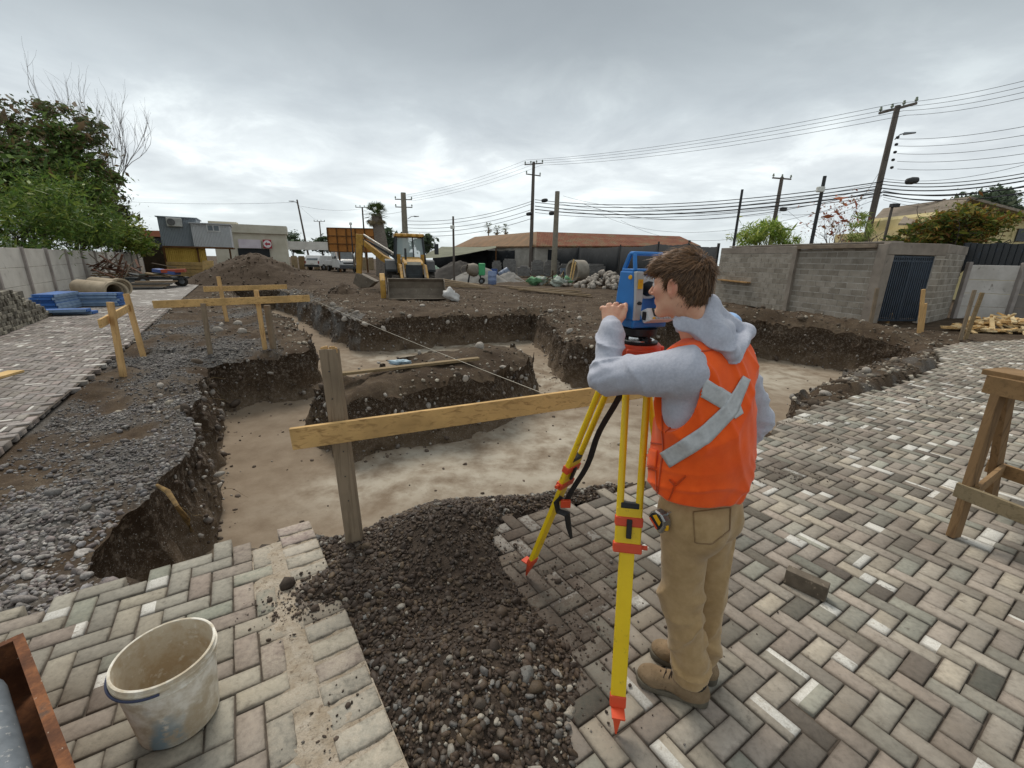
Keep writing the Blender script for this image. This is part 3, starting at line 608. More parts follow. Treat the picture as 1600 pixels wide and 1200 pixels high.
gx_, gy_, muddy = gx_[okp], gy_[okp], np.clip(muddy[okp], 0, 1); n_ = len(gx_)
sz = np.random.default_rng(4).lognormal(math.log(0.0108), 0.40, n_); lip = np.clip(-poly_sd(gx_, gy_, TRENCH) / 0.05 + 1.2, 0, 1)
tn = pick_tones(n_, ['#5f4f42', '#52443a', '#685848', '#463b33', '#5d5148', '#6b6259', '#4f4238', '#73634f'], 6); wash = np.clip(pick_tones(n_, ['#85827c', '#938d82', '#706d69', '#aaa294', '#65605a'], 8), 0, 1)
edge = (np.random.default_rng(9).uniform(0, 1, n_) < np.maximum(0.07 * (1 - muddy) + 0.10 * (gy_ < 1.45), 0.55 * lip)); tn *= (.62, .58, .53); wash *= .85; tn[edge] = wash[edge]; tn[~edge] *= (1 - 0.35 * muddy[~edge])[:, None]
bigs = sz > .0125; P_ = np.stack([gx_, gy_, heap_h(gx_, gy_)], 1); A_ = scatter(P_[bigs], sz[bigs], tn[bigs], 2, 5, 11, 0.34); B_ = scatter(P_[~bigs], sz[~bigs], tn[~bigs], 1, 3, 12, 0.30)
o = stones_obj('gravel', np.concatenate([A_[0], B_[0]]), np.concatenate([A_[1], B_[1] + len(A_[0])]), np.concatenate([A_[2], B_[2]]), M_GRAVEL); o.parent = heap; o['kind'] = 'stuff'
# loose pale gravel on the bank beside the path
gx_, gy_ = rand_in(230000, -9.5, -2.1, 1.75, 13.5, 15); d = (gx_ - PE[0]) * PN[0] + (gy_ - PE[1]) * PN[1]; s1 = trench_sd(gx_, gy_)
pat = fbm(gx_ * 1.1, gy_ * 0.8, 2.0, 4, 0.6, 41) * 1.0 + 0.58; nearb = np.clip((4.2 - gy_) / 1.8, 0, 1)
ok = (d > 0.06) & (s1 > 0.0) & (d < 2.6) & (poly_sd(gx_, gy_, PAVE_L) > 0.0)
dn = np.clip(pat + 0.55 * nearb, 0.02, 1) * np.where(gy_ < 5, 1, np.clip(1.4 - gy_ / 11, 0.12, 1))
ok &= np.random.default_rng(16).uniform(0, 1, len(gx_)) < dn * 0.75; gx_, gy_, nearb = gx_[ok], gy_[ok], nearb[ok]; n_ = len(gx_)
sz = np.random.default_rng(17).lognormal(math.log(0.0112), 0.42, n_) * (1 + 0.22 * nearb)
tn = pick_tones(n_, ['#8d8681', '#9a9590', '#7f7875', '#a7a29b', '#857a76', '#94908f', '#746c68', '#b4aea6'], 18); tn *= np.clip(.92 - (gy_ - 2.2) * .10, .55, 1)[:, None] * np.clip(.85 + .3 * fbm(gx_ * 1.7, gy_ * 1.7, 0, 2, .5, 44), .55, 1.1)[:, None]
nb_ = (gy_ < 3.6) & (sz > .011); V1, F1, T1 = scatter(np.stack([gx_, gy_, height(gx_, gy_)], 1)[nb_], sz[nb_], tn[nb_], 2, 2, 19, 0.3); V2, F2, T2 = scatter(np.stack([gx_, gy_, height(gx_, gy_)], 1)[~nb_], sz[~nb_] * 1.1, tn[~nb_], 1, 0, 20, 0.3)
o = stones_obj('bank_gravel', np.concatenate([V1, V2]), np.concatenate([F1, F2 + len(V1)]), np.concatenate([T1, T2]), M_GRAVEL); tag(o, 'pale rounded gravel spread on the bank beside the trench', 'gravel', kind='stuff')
# clods and small stones over the soil
gx_, gy_ = rand_in(120000, -13, 12.5, 4.5, 24, 25); s1 = trench_sd(gx_, gy_)
inpav = np.minimum(np.minimum(poly_sd(gx_, gy_, PAVE_R), poly_sd(gx_, gy_, PATH)), poly_sd(gx_, gy_, PAVE_L))
d = (gx_ - PE[0]) * PN[0] + (gy_ - PE[1]) * PN[1]
dn = (0.12 + 0.55 * np.exp(-np.clip(s1, 0, 9) / 0.6) + 1.0 * ((gx_ > 3) & (gy_ < 9.6) & (s1 < 1.6))) * np.clip(fbm(gx_ * 0.8, gy_ * 0.8, 1, 3, 0.5, 27) + 0.75, 0, 1)
ok = (s1 > 0.01) & (inpav > 0.03) & (np.random.default_rng(26).uniform(0, 1, len(gx_)) < dn) & ~((d < 2.6) & (gy_ < 9) & (gx_ < -2.5) & (np.random.default_rng(28).uniform(0, 1, len(gx_)) < 0.6))
gx_, gy_ = gx_[ok], gy_[ok]; n_ = len(gx_); sz = np.random.default_rng(29).lognormal(math.log(0.022), 0.5, n_)
tn = pick_tones(n_, [(0.085, 0.06, 0.04), (0.07, 0.05, 0.033), (0.11, 0.082, 0.055), (0.13, 0.10, 0.07), '#8f8678', '#aaa090', (0.09, 0.066, 0.045), '#7d7264', '#b5ab9a'], 30)
V, F_, T = scatter(np.stack([gx_, gy_, height(gx_, gy_)], 1), sz, tn, 1, 0, 31, 0.35)
tag(stones_obj('soil_clods', V, F_, T, M_STONE), 'brown clods and small stones strewn over the dug soil', 'clods', kind='stuff')
# stones sticking out of the cut faces
rg = np.random.default_rng(33); k = rg.integers(0, len(WALLV), 5200); P_ = WALLV[k]; k = k[(P_[:, 2] > -0.93) & (P_[:, 2] < -0.02) & (P_[:, 1] > 3.3)]; P_ = WALLV[k] + np.concatenate([rg.normal(0, 0.03, (len(k), 2)), rg.normal(0, .03, (len(k), 1))], 1)
tn = pick_tones(len(k), ['#9a938a', '#857d75', '#b0a99f', '#6d645c', (0.10, 0.075, 0.056), (0.085, 0.063, 0.047), (0.12, 0.09, 0.07)], 34)
V, F_, T = scatter(P_, rg.lognormal(math.log(0.024), 0.5, len(k)), tn, 1, 0, 35, 0.5, False)
tag(stones_obj('wall_stones', V, F_, T, M_STONE), 'stones and lumps sticking out of the cut trench faces', 'stones', kind='stuff')
# crumbs along the foot of the cut faces and on the floor
gx_, gy_ = rand_in(60000, -13, 10, 2.3, 22, 36); s1 = trench_raw(gx_, gy_); ok = (s1 < -0.02) & (rg.uniform(0, 1, 60000) < (0.02 + 0.75 * np.exp(-np.clip(-s1 - 0.12, 0, 9) / 0.12))); gx_, gy_ = gx_[ok], gy_[ok]; n_ = len(gx_)
tn = pick_tones(n_, [(0.12, 0.088, 0.066), (0.16, 0.12, 0.092), (0.10, 0.075, 0.055), '#9b9287', (0.20, 0.155, 0.12)], 37)
V, F_, T = scatter(np.stack([gx_, gy_, floor_h(gx_, gy_)], 1), rg.lognormal(math.log(0.016), 0.5, n_), tn, 1, 0, 38, 0.3)
tag(stones_obj('trench_crumbs', V, F_, T, M_STONE), 'crumbled soil lying along the foot of the trench faces', 'crumbs', kind='stuff')
# crumbs of soil scattered on the paving
pts = []; szs = []
for px, py, n_, sx, sy in ((470, 945, 420, 0.11, 0.075), (500, 910, 220, 0.07, 0.06), (520, 1130, 40, 0.06, 0.12), (860, 930, 300, 0.22, 0.2), (930, 1090, 60, 0.12, 0.15), (800, 870, 200, 0.18, 0.15), (1225, 745, 160, 0.22, 0.09), (1300, 700, 90, 0.3, 0.2), (1000, 960, 60, 0.3, 0.3), (1400, 620, 260, 0.5, 0.4), (1250, 655, 150, 0.35, 0.2), (900, 990, 160, 0.1, 0.12)):
    c = gp(px, py); q = rg.normal(0, 1, (n_, 2)) * (sx, sy) + (c.x, c.y); pts.append(q); szs.append(rg.lognormal(math.log(0.0042), 0.55, n_))
q = np.concatenate(pts); sz = np.concatenate(szs); inp = np.minimum(poly_sd(q[:, 0], q[:, 1], PAVE_R), poly_sd(q[:, 0], q[:, 1], PAVE_L)) < 0.0; q, sz = q[inp], sz[inp]
tn = pick_tones(len(q), [(0.075, 0.054, 0.04), (0.06, 0.044, 0.033), (0.11, 0.08, 0.06), '#7d766f', (0.085, 0.06, 0.045)], 39)
V, F_, T = scatter(np.stack([q[:, 0], q[:, 1], np.full(len(q), 0.002)], 1), sz, tn, 1, 0, 40, 0.25)
tag(stones_obj('paving_crumbs', V, F_, T, M_STONE), 'small crumbs of soil scattered over the paving', 'crumbs', kind='stuff')
# ================================================================ fences, walls, buildings, trees, poles
CONC = mat('fence_concrete', '#c6c1b8', '#b0aaa1', 1.2, 0.9, bump=0.3, bscale=20, c3='#817b74', wear=(0.62, 0.75))
CONC2 = mat('post_concrete', '#9d958f', '#857d78', 2.0, 0.9, bump=0.3, bscale=20)
fdir = Vector((PD[0], PD[1], 0)); fnor = Vector((PN[0], PN[1], 0))
fb = gp(52, 465) - fdir * 5.0
fr_ = empty('panel_fence', fb, 'long pale concrete panel fence along the paved path under the trees', 'fence')
for k in range(18):
    s = k * 2.45 + 0.2; b = fb + fdir * s; top = 1.86 - 0.007 * s
    MB().box(b + Vector((0, 0, top / 2)), (0.13, 0.13, top), math.atan2(fdir.y, fdir.x)).build('post', CONC2, fr_)
    if k < 17:
        c = b + fdir * 1.225 - fnor * 0.03
        for z0, z1 in ((0.02, 0.46), (0.47, 1.10), (1.11, top - 0.06)):
            MB().box(c + Vector((0, 0, (z0 + z1) / 2)), (2.33, 0.045, z1 - z0), math.atan2(fdir.y, fdir.x) + random.gauss(0, 0.004)).build('panel', CONC, fr_, bevel=0.008, seg=1)

# ---- trees
def leaf_mat(name):
    t = NT(name); c = t.attr('tone').outputs['Color']; t.set(c, 0.6, 0, 0.3)
    tr = t.n('ShaderNodeBsdfTranslucent'); t.L.new(c, tr.inputs[0]); mx = t.n('ShaderNodeMixShader'); mx.inputs[0].default_value = 0.3
    out = t.N['Material Output']; t.L.new(t.b.outputs[0], mx.inputs[1]); t.L.new(tr.outputs[0], mx.inputs[2]); t.L.new(mx.outputs[0], out.inputs[0]); return t.m
M_LEAF = leaf_mat('leaves'); M_BARK = mat('bark', '#5a5048', '#3c342f', 8, 0.95, bump=0.6, bscale=30); M_BARKG = mat('grey_bark', '#8a8480', '#6a6460', 8, 0.95)
def leaves(pts, size, pal, seed, aspect=0.4, droop=0.0, var=0.55):
    rg = np.random.default_rng(seed); n = len(pts); T = pick_tones(n, pal, seed, 0.65, 1.3)
    d = rg.normal(size=(n, 3)); d[:, 2] = d[:, 2] * 0.6 - droop; d /= np.linalg.norm(d, axis=1)[:, None]
    q = rg.normal(size=(n, 3)); s = np.cross(d, q); s /= np.linalg.norm(s, axis=1)[:, None]; nn = np.cross(d, s)
    L_ = size * rg.lognormal(0, var, n)[:, None]; W_ = L_ * aspect
    V = np.stack([pts - d * L_ / 2, pts + s * W_ / 2 + nn * W_ * 0.15, pts + d * L_ / 2, pts - s * W_ / 2 + nn * W_ * 0.15], 1).reshape(-1, 3)
    return V, np.arange(4 * n).reshape(-1, 4), np.repeat(np.concatenate([T, np.ones((n, 1))], 1), 4, 0)
def crown_pts(blobs, n, seed, nclump=70, cl=0.28):
    """leaf positions: clumps spread through ellipsoids, so that gaps stay between them"""
    rg = np.random.default_rng(seed); out = []; tot = sum(b[1][0] * b[1][1] * b[1][2] for b in blobs)
    for c, r in blobs:
        w_ = r[0] * r[1] * r[2] / tot; k = max(6, int(nclump * w_)); d = rg.normal(size=(k, 3)); d /= np.linalg.norm(d, axis=1)[:, None]; d *= rg.uniform(0.25, 1, (k, 1)) ** 0.45
        cc = np.array(c) + d * np.array(r); m = int(n * w_ / k) + 1
        for p in cc:
            sp = cl * np.mean(r) * rg.uniform(0.5, 1.3); out.append(p + rg.normal(size=(int(m * rg.uniform(0.5, 1.5)), 3)) * (sp, sp, sp * 0.6))
    return np.concatenate(out)
def branches(mb, p, d, L_, r, depth, rg, tips=None, up=0.15, spread=0.55):
    p = Vector(p); d = Vector(d).normalized(); pts = [p]; rs = [r]; n = 4
    for i in range(n):
        d = (d + Vector(rg.normal(0, 0.13, 3)) + Vector((0, 0, up * 0.25))).normalized(); p = p + d * (L_ / n); pts.append(p); rs.append(r * (1 - 0.45 * (i + 1) / n))
    mb.tube(pts, rs, 5 if depth < 2 else 3, cap=False)
    if tips is not None: tips.append(p)
    if depth <= 0: return
    for i in range(3 if depth > 1 else 4):
        q = pts[2 + i % 3]; dd = (d + Vector(rg.normal(0, spread, 3)) + Vector((0, 0, up))).normalized(); branches(mb, q, dd, L_ * rg.uniform(0.55, 0.8), r * 0.5, depth - 1, rg, tips, up, spread)
def tree(name, base, trunk_h, blobs, nleaf, size, pal, label, cat='tree', group=None, seed=1, r=0.14, droop=0.1, aspect=0.4, nclump=70, cl=0.28, bark=None, depth=3):
    base = Vector(base); t = empty(name, base, label, cat, group); rg = np.random.default_rng(seed); mb = MB(); mb.tube([base - Vector((0, 0, 0.1)), base + Vector((rg.normal(0, .1), rg.normal(0, .1), trunk_h * 0.5)), base + Vector((rg.normal(0, .2), rg.normal(0, .2), trunk_h))], [r, r * 0.8, r * 0.65], 8)
    for c, rr in blobs:
        for _ in range(2): branches(mb, base + Vector((0, 0, trunk_h * rg.uniform(0.6, 1.0))), Vector(c) - base - Vector((0, 0, trunk_h * 0.8)) + Vector(rg.normal(0, .4, 3)), (Vector(c) - base - Vector((0, 0, trunk_h))).length * 0.5 + 0.3, r * 0.45, depth - 1, rg)
    mb.build('trunk', bark or M_BARK, t, smooth=True)
    V, F_, T = leaves(crown_pts(blobs, nleaf, seed, nclump, cl), size, pal, seed, aspect, droop); T = np.clip(T * 1.25, 0, 1)
    obj('crown', mesh_np('crown', V - np.array(base), F_, M_LEAF, False, {'tone': ('FLOAT_COLOR', T)}), t); return t
GREEN = ['#50682c', '#5e7533', '#435a26', '#6b7e38', '#4b6432']; DGREEN = ['#4c6230', '#5a7036', '#42562b', '#66783f', '#665c3c']; OLIVE = ['#647632', '#707d37', '#566e2c', '#7a833a', '#485f29']
def bl(px, py, Y, rx, rz, ry=None): p = at(px, py, Y); return ((p.x, p.y, p.z), (rx, ry or rx, rz))
b = at(75, 380, 27); tree('broadleaf_tree', (b.x, b.y, 0), 4.5, [bl(60, 245, 27, 2.2, 1.5), bl(105, 225, 27.5, 1.8, 1.3), bl(125, 275, 27, 1.6, 1.6), bl(30, 270, 26, 2.0, 1.6), bl(75, 290, 26, 2.4, 1.6), bl(100, 330, 27, 2.0, 1.6)], 24000, 0.20, DGREEN + ['#55662f', '#5b4a30'], 'tall dark broadleaf tree with open top behind the concrete fence', seed=3, nclump=110, cl=0.22)
b = at(60, 380, 28); tree('feathery_tree', (b.x, b.y, 0), 6.5, [bl(45, 190, 28, 1.3, 1.2), bl(90, 185, 28.5, 1.5, 1.1), bl(130, 205, 28, 1.0, 1.2), bl(20, 225, 28, 1.4, 1.0), bl(150, 240, 28, 0.6, 1.2)], 5200, 0.17, ['#4f5a35', '#5c6340', '#454f33', '#6b5a45'], 'thin feathery tree rising above the dark broadleaf crown', seed=5, nclump=55, cl=0.25, r=0.1)
b = at(30, 395, 20.5); tree('acacia_bush', (b.x, b.y, 0), 1.5, [bl(10, 330, 20.5, 1.6, 1.5), bl(50, 320, 21, 1.7, 1.6), bl(30, 365, 20, 1.8, 0.9), bl(80, 350, 21.5, 1.6, 1.0)], 12000, 0.16, GREEN + OLIVE, 'bright green feathery bush hanging over the near end of the fence', 'bush', seed=7, droop=0.5, aspect=0.22, nclump=80, cl=0.3)
b = at(120, 395, 25); tree('acacia_bush', (b.x, b.y, 0), 1.5, [bl(115, 330, 25, 1.9, 1.6), bl(140, 355, 25, 1.6, 1.0), bl(95, 360, 25, 1.8, 1.0), bl(125, 290, 25.5, 1.3, 1.0)], 11000, 0.17, GREEN + OLIVE[:2], 'drooping olive green bush in front of the dark tree trunk', 'bush', seed=9, droop=0.5, aspect=0.22, nclump=80, cl=0.3)
b = at(185, 395, 31); tree('leafy_bush', (b.x, b.y, 0), 1.2, [bl(180, 365, 31, 1.6, 1.1), bl(200, 372, 32, 1.4, 0.9), bl(165, 372, 30, 1.5, 0.8), bl(215, 385, 34, 1.0, 0.6)], 6500, 0.18, OLIVE + ['#7a7a3a', '#5c6a30'], 'yellowish bush where the fence steps down toward the grey cabin', 'bush', seed=11, nclump=60)
b = at(170, 390, 33); tree('dark_twiggy_tree', (b.x, b.y, 0), 3.0, [bl(165, 320, 33, 1.3, 1.8), bl(185, 350, 33, 1.2, 1.0), bl(155, 285, 33, 1.0, 1.2)], 1500, 0.22, ['#3a3a28', '#4a4630', '#333c22'], 'dark sparse tree with twisted branches beside the bare tree', seed=13, nclump=40, cl=0.25)
b = at(190, 392, 36); tb = empty('bare_tree', (b.x, b.y, 0), 'slender bare grey tree with upswept twigs behind the fence', 'tree'); mb = MB(); rg = np.random.default_rng(4); z0 = at(180, 320, 36)
mb.tube([(b.x, b.y, 0), (b.x - .1, b.y, 2.2), z0], [0.13, 0.1, 0.07], 7); mb.build('trunk', M_BARKG, tb, True); mb = MB()
for i in range(11): branches(mb, z0 + Vector((0, 0, rg.uniform(-0.8, 1.2))), (rg.normal(0, .30), rg.normal(0, .3), 1), rg.uniform(2.8, 4.4), 0.05, 3, rg, None, 0.40, 0.34)
mb.build('crown', M_BARKG, tb)
# strap leaved plant by the fence top
b = at(25, 392, 19.5); sp = empty('strap_leaf_plant', (b.x, b.y, 0.0), 'pale strap leaved plant arching over the fence top', 'plant'); mb = MB(); rg = np.random.default_rng(8)
for i in range(46):
    p = Vector((b.x + rg.normal(0, 0.7), b.y + rg.normal(0, .3), 1.35)); d = Vector((rg.normal(0, .45), rg.normal(0, .3), 1)); d.normalize(); pts = [p]
    for k in range(4): d = (d + Vector((0, 0, -0.32)) + Vector((rg.normal(0, .05), 0, 0))).normalized(); pts.append(pts[-1] + d * 0.24)
    mb.tube(pts, [0.03, 0.032, 0.026, 0.016, 0.004], 4, flat=0.2)
for i in range(5): mb.tube([(b.x + i * 0.3 - 0.6, b.y, 0), (b.x + i * 0.3 - 0.6, b.y, 1.4)], 0.03, 5)
mb.build('leaf_blades', mat('strap_leaf', '#a8b58e', '#7d9060', 3, 0.6), sp)
# right hand side greenery
b = at(1195, 385, 27); tree('hedge_shrub', (b.x, b.y, 0), 1.6, [bl(1165, 374, 27, 0.9, 0.6), bl(1195, 368, 27, 1.0, 0.8), bl(1225, 374, 27, 0.9, 0.6)], 5200, 0.20, ['#7f9440', '#93a64e', '#6d8238', '#a3a85a'], 'light green upright shrub behind the block wall beside a tall post', 'shrub', seed=21, droop=-0.8, aspect=0.16, nclump=50)
b = at(1305, 385, 28); tree('red_leaved_tree', (b.x, b.y, 0), 2.6, [bl(1290, 345, 28, 1.1, 1.2), bl(1315, 340, 28, 1.0, 1.5), bl(1330, 360, 28, 0.7, 0.9)], 420, 0.16, ['#8a4a34', '#9a5a3c', '#7a5a3a'], 'nearly bare tree with a few reddish leaves by the utility pole', seed=23, nclump=60, cl=0.35, r=0.08, bark=M_BARKG, depth=4)
b = at(1345, 385, 24); tree('slender_shrub', (b.x, b.y, 0), 1.8, [bl(1340, 362, 24, 0.55, 0.7), bl(1352, 350, 24, 0.4, 0.6)], 900, 0.18, ['#7d8a4a', '#8f9a58'], 'thin pale green shrub at the foot of the leaning pole', 'shrub', seed=24, droop=-0.9, aspect=0.14, nclump=25)
b = at(1495, 390, 19); tree('autumn_bush', (b.x, b.y, 0), 1.5, [bl(1455, 358, 19, 0.8, 0.5), bl(1500, 350, 19, 1.1, 0.8), bl(1540, 352, 19, 0.8, 0.75), bl(1480, 372, 19, 1.3, 0.35), bl(1430, 372, 19, 0.8, 0.3), bl(1515, 335, 19.2, 0.7, 0.45)], 12000, 0.13, ['#59662a', '#6b6f2c', '#4a5a26', '#7d5f2a', '#6f4a24', '#80752f', '#3f4f22'], 'rounded green and rust coloured bush in front of the yellow house', 'bush', seed=25, aspect=0.3, nclump=110, cl=0.24)
b = at(1548, 380, 40); tree('grey_green_tree', (b.x, b.y, 0), 4, [bl(1535, 315, 40, 1.6, 1.1), bl(1565, 322, 40, 1.5, 0.9), bl(1548, 305, 40, 1.0, 0.6)], 3800, 0.3, ['#5d6a55', '#6d7862', '#4d5a48'], 'grey green tree rising behind the yellow house roof', seed=27, nclump=60)
for px, py, Y, rx, rz, lab, sd in ((663, 380, 75, 1.5, 1.3, 'dark conifer beyond the backhoe to the left of the lean-to', 31), (616, 378, 70, 2.0, 2.2, 'dark leafy tree just right of the palm trunk', 32), (458, 378, 95, 2.6, 1.9, 'hazy distant tree behind the leaning lamp post', 33), (548, 350 + 30, 90, 2.0, 1.8, 'dark distant tree hidden behind the wooden hoarding', 34), (505, 382, 100, 2.2, 1.4, 'small hazy tree left of the wooden hoarding', 35)):
    b = at(px, 400, Y); tree('distant_tree', (b.x, b.y, 0), 2, [bl(px, py, Y, rx, rz), bl(px + 6, py + 5, Y, rx * 0.8, rz * 0.7), bl(px - 6, py + 4, Y, rx * 0.8, rz * 0.7)], 1500, 0.5, ['#3f4d38', '#4a5842', '#55614a'], lab, seed=sd, nclump=30)
def palm(base, top, r0, r1, nfr, fl, label, seed, skirt=True):
    base = Vector(base); top = Vector(top); t = empty('palm_tree', base, label, 'palm'); rg = np.random.default_rng(seed); pts = [base.lerp(top, i / 8) + Vector((0.12 * math.sin(i * 0.4), 0, 0)) for i in range(9)]
    MB().tube(pts, [r0 + (r1 - r0) * i / 8 for i in range(9)], 12).build('trunk', mat('palm_trunk', '#8d8378', '#6c6259', 5, 0.95, bump=0.8, bscale=14, bdist=0.05, sc=(1, 1, 3)), t, True)
    for nm, m_, k, lo, hi in (('fronds', M_PALM, nfr, -0.2, 1.3), ('dead_fronds', M_PALMD, nfr // 2 if skirt else 0, -1.4, -0.5)):
        mb = MB()
        for i in range(k):
            a = rg.uniform(0, 6.28); e = rg.uniform(lo, hi); d = Vector((math.cos(a) * math.cos(e), math.sin(a) * math.cos(e), math.sin(e))); p = pts[-1] + d * fl * 0.15; q = p + d * fl * 0.55 + Vector((0, 0, -0.06 * fl)); side = d.cross(Vector((0, 0, 1))).normalized()
            mb.tube([p, q], [0.02 * fl, 0.012 * fl], 3, cap=False)
            for j in range(9):
                u = (j - 4) / 4 * 1.25; dd = (d * math.cos(u) + side * math.sin(u) + Vector((0, 0, -0.2))).normalized(); e2 = q + dd * fl * rg.uniform(0.4, 0.55); mb.add([q - side * 0.02 * fl, q + side * 0.02 * fl, (q + e2) / 2 + side * 0.03 * fl, e2, (q + e2) / 2 - side * 0.03 * fl], [(0, 1, 2, 3, 4)])
        if k: mb.build(nm, m_, t)
    return t
M_PALM = mat('palm_frond', '#6d7a48', '#4f5c34', 3, 0.6); M_PALMD = mat('dead_frond', '#8a7a5c', '#6d5f48', 3, 0.8)
p0, p1 = at(598, 402, 42), at(588, 335, 42); palm((p0.x, p0.y, 0), p1, 0.72, 0.46, 90, 1.1, 'stout palm with grey trunk standing behind the backhoe', 41)
for px, py, Y, sd, lab in ((763, 353, 150, 42, 'leftmost of the small far palms above the tiled roof'), (777, 357, 160, 43, 'middle one of the small far palms above the tiled roof'), (790, 355, 155, 44, 'rightmost of the small far palms above the tiled roof')):
    p0, p1 = at(px, 395, Y), at(px, py + 2, Y); palm((p0.x, p0.y, 0), p1, 0.22, 0.2, 26, 1.7, lab, sd, True)

# ---- block wall with gate (right)
M_BLOCK = mat('concrete_block', '#9f978c', '#888074', 3.5, 0.95, bump=0.6, bscale=45, c3='#9e978d', bdist=0.02)
M_BLOCK2 = mat('damp_concrete_block', '#90887c', '#7a7267', 3.5, 0.95, bump=0.6, bscale=45, c3='#928b82', bdist=0.02)
M_JOINT = mat('block_mortar', '#c6bfb4', '#a8a196', 4, 0.95, bump=0.4, bscale=30); M_RENDER = mat('grey_render', '#958b80', '#7b7268', 2.2, 0.95, bump=0.5, bscale=25, c3='#6b635b')
C0, C1, C2, C3 = Vector((9.74, 21.3, 0)), Vector((11.5, 13.95, 0)), Vector((13.55, 14.2, 0)), Vector((15.9, 15.9, 0)); HW = 2.45
hut = empty('block_wall', C1, 'grey concrete block wall with render band and a gated bay at its near end', 'wall')
def wallrun(a, b, z0, z1, inset, th=0.16, cols=None, jm=M_JOINT, bm_=None, bh=0.19, bw=0.395, jx=0.012, dpt=0.010):
    """mortar core with proud blocks laid in stretcher bond on its outer face"""
    d = (b - a).normalized(); n = Vector((d.y, -d.x, 0)); n = n if n.dot(-(a + b)) > 0 else -n; Ln = (b - a).length; ang = math.atan2(d.y, d.x)
    MB().box((a + b) / 2 - n * (th / 2 + inset) + Vector((0, 0, (z0 + z1) / 2)), (Ln, th, z1 - z0), ang).build('wall_core', jm, hut)
    z = z0 + 0.004; row = 0
    while z + 0.05 < z1:
        h_ = min(bh, z1 - z - 0.004); x = (-bw / 2 if row % 2 else 0)
        while x < Ln - 0.03:
            x0, x1 = max(x, 0.004) + jx / 2, min(x + bw, Ln - 0.004) - jx / 2
            if x1 - x0 > 0.04:
                c = a + d * ((x0 + x1) / 2) - n * (inset + 0.03 - dpt * random.uniform(0.6, 1.4)) + Vector((0, 0, z + h_ / 2)); MB().box(c, (x1 - x0, 0.06, h_ - 0.012), ang + random.gauss(0, 0.004)).build('block', bm_ or (M_BLOCK if random.random() < 0.6 else M_BLOCK2), hut)
            x += bw
        z += bh + 0.012; row += 1
d01 = (C1 - C0).normalized(); P1_ = C0 + d01 * 4.25; P2_ = C1 - d01 * 0.30
wallrun(C0, P1_, 0, 2.18, 0.0); wallrun(P1_, P2_, 0, 2.32, 0.10, jm=mat('pale_mortar', '#cfcac2', '#aaa49b', 4, 0.9), jx=0.02)
n01 = Vector((d01.y, -d01.x, 0)); n01 = n01 if n01.dot(-C1) > 0 else -n01
def slab(a, b, z0, z1, th, out, name='render_band', m_=None):
    d = (b - a).normalized(); n = Vector((d.y, -d.x, 0)); n = n if n.dot(-(a + b)) > 0 else -n
    MB().box((a + b) / 2 + n * (out - th / 2) + Vector((0, 0, (z0 + z1) / 2)), ((b - a).length, th, z1 - z0), math.atan2(d.y, d.x)).build(name, m_ or M_RENDER, hut, bevel=0.01, seg=1)
slab(C0, P1_ - d01 * 0.01, 2.185, HW, 0.2, 0.012); slab(P1_ - d01 * 0.18, P1_ + d01 * 0.02, 0, HW - 0.005, 0.2, 0.025, 'pillar'); slab(P2_ - d01 * 0.02, C1, 0, HW - 0.01, 0.26, 0.02, 'pillar'); slab(P1_ + d01 * 0.03, P2_ - d01 * 0.03, 2.325, HW, 0.3, 0.10, 'lintel', mat('raw_lintel', '#8a7c6c', '#6f6254', 4, 0.95))
d12 = (C2 - C1).normalized(); G0, G1 = C1 + d12 * 0.28, C1 + d12 * 1.74
slab(C1 + d12 * 0.02, G0, 0, 2.12, 0.2, 0.0, 'pillar'); wallrun(G1, C2, 0, 2.12, 0.0, bm_=None); slab(C1 + d12 * 0.02, C2, 2.125, HW + 0.03, 0.22, 0.012, 'lintel'); wallrun(C2, C3 - (C3 - C2).normalized() * 0.15, 0, 2.2, 0.0); slab(C2, C3, 2.205, HW + 0.03, 0.2, 0.01)
slab(C0 + Vector((0.35, 0, 0)), C1 + Vector((0.3, 0.3, 0)), HW + 0.035, HW + 0.09, 0.5, 0, 'roof_slab'); MB().box(C1 + Vector((1.6, 1.6, 1.2)), (3.2, 0.1, 2.36)).build('inner_wall', mat('painted_inside_shade', '#2b2824', '#1f1d1a', 3, 0.95), hut)  # inner_wall: dark sheet behind the gate, interior shade put into its colour
M_GATE = mat('blue_grey_gate', '#2f3d4c', '#25313d', 4, 0.45, spec=0.5, c3='#3d4d5e')
gt = empty('barred_gate', (G0 + G1) / 2, 'dark blue barred double metal gate set in the block wall', 'gate'); n12 = Vector((d12.y, -d12.x, 0)); n12 = n12 if n12.y < 0 else -n12; gz0, gz1 = 0.06, 2.10
for a_, b_ in ((0.02, 0.72), (0.74, 1.44)):
    fa, fb_ = G0 + d12 * a_ - n12 * 0.06, G0 + d12 * b_ - n12 * 0.06
    for s_ in (fa, fb_): MB().beam(s_ + Vector((0, 0, gz0)), s_ + Vector((0, 0, gz1)), 0.045, 0.04, up=d12).build('stile', M_GATE, gt)
    for z_ in (gz0 + 0.03, gz1 - 0.03, gz1 - 0.16): MB().beam(fa + Vector((0, 0, z_)), fb_ + Vector((0, 0, z_)), 0.03, 0.05).build('rail', M_GATE, gt)
    for k in range(8):
        q = fa.lerp(fb_, (k + 1) / 9); MB().beam(q + Vector((0, 0, gz0)), q + Vector((0, 0, gz1)), 0.030, 0.030, up=d12).build('bar', M_GATE, gt)
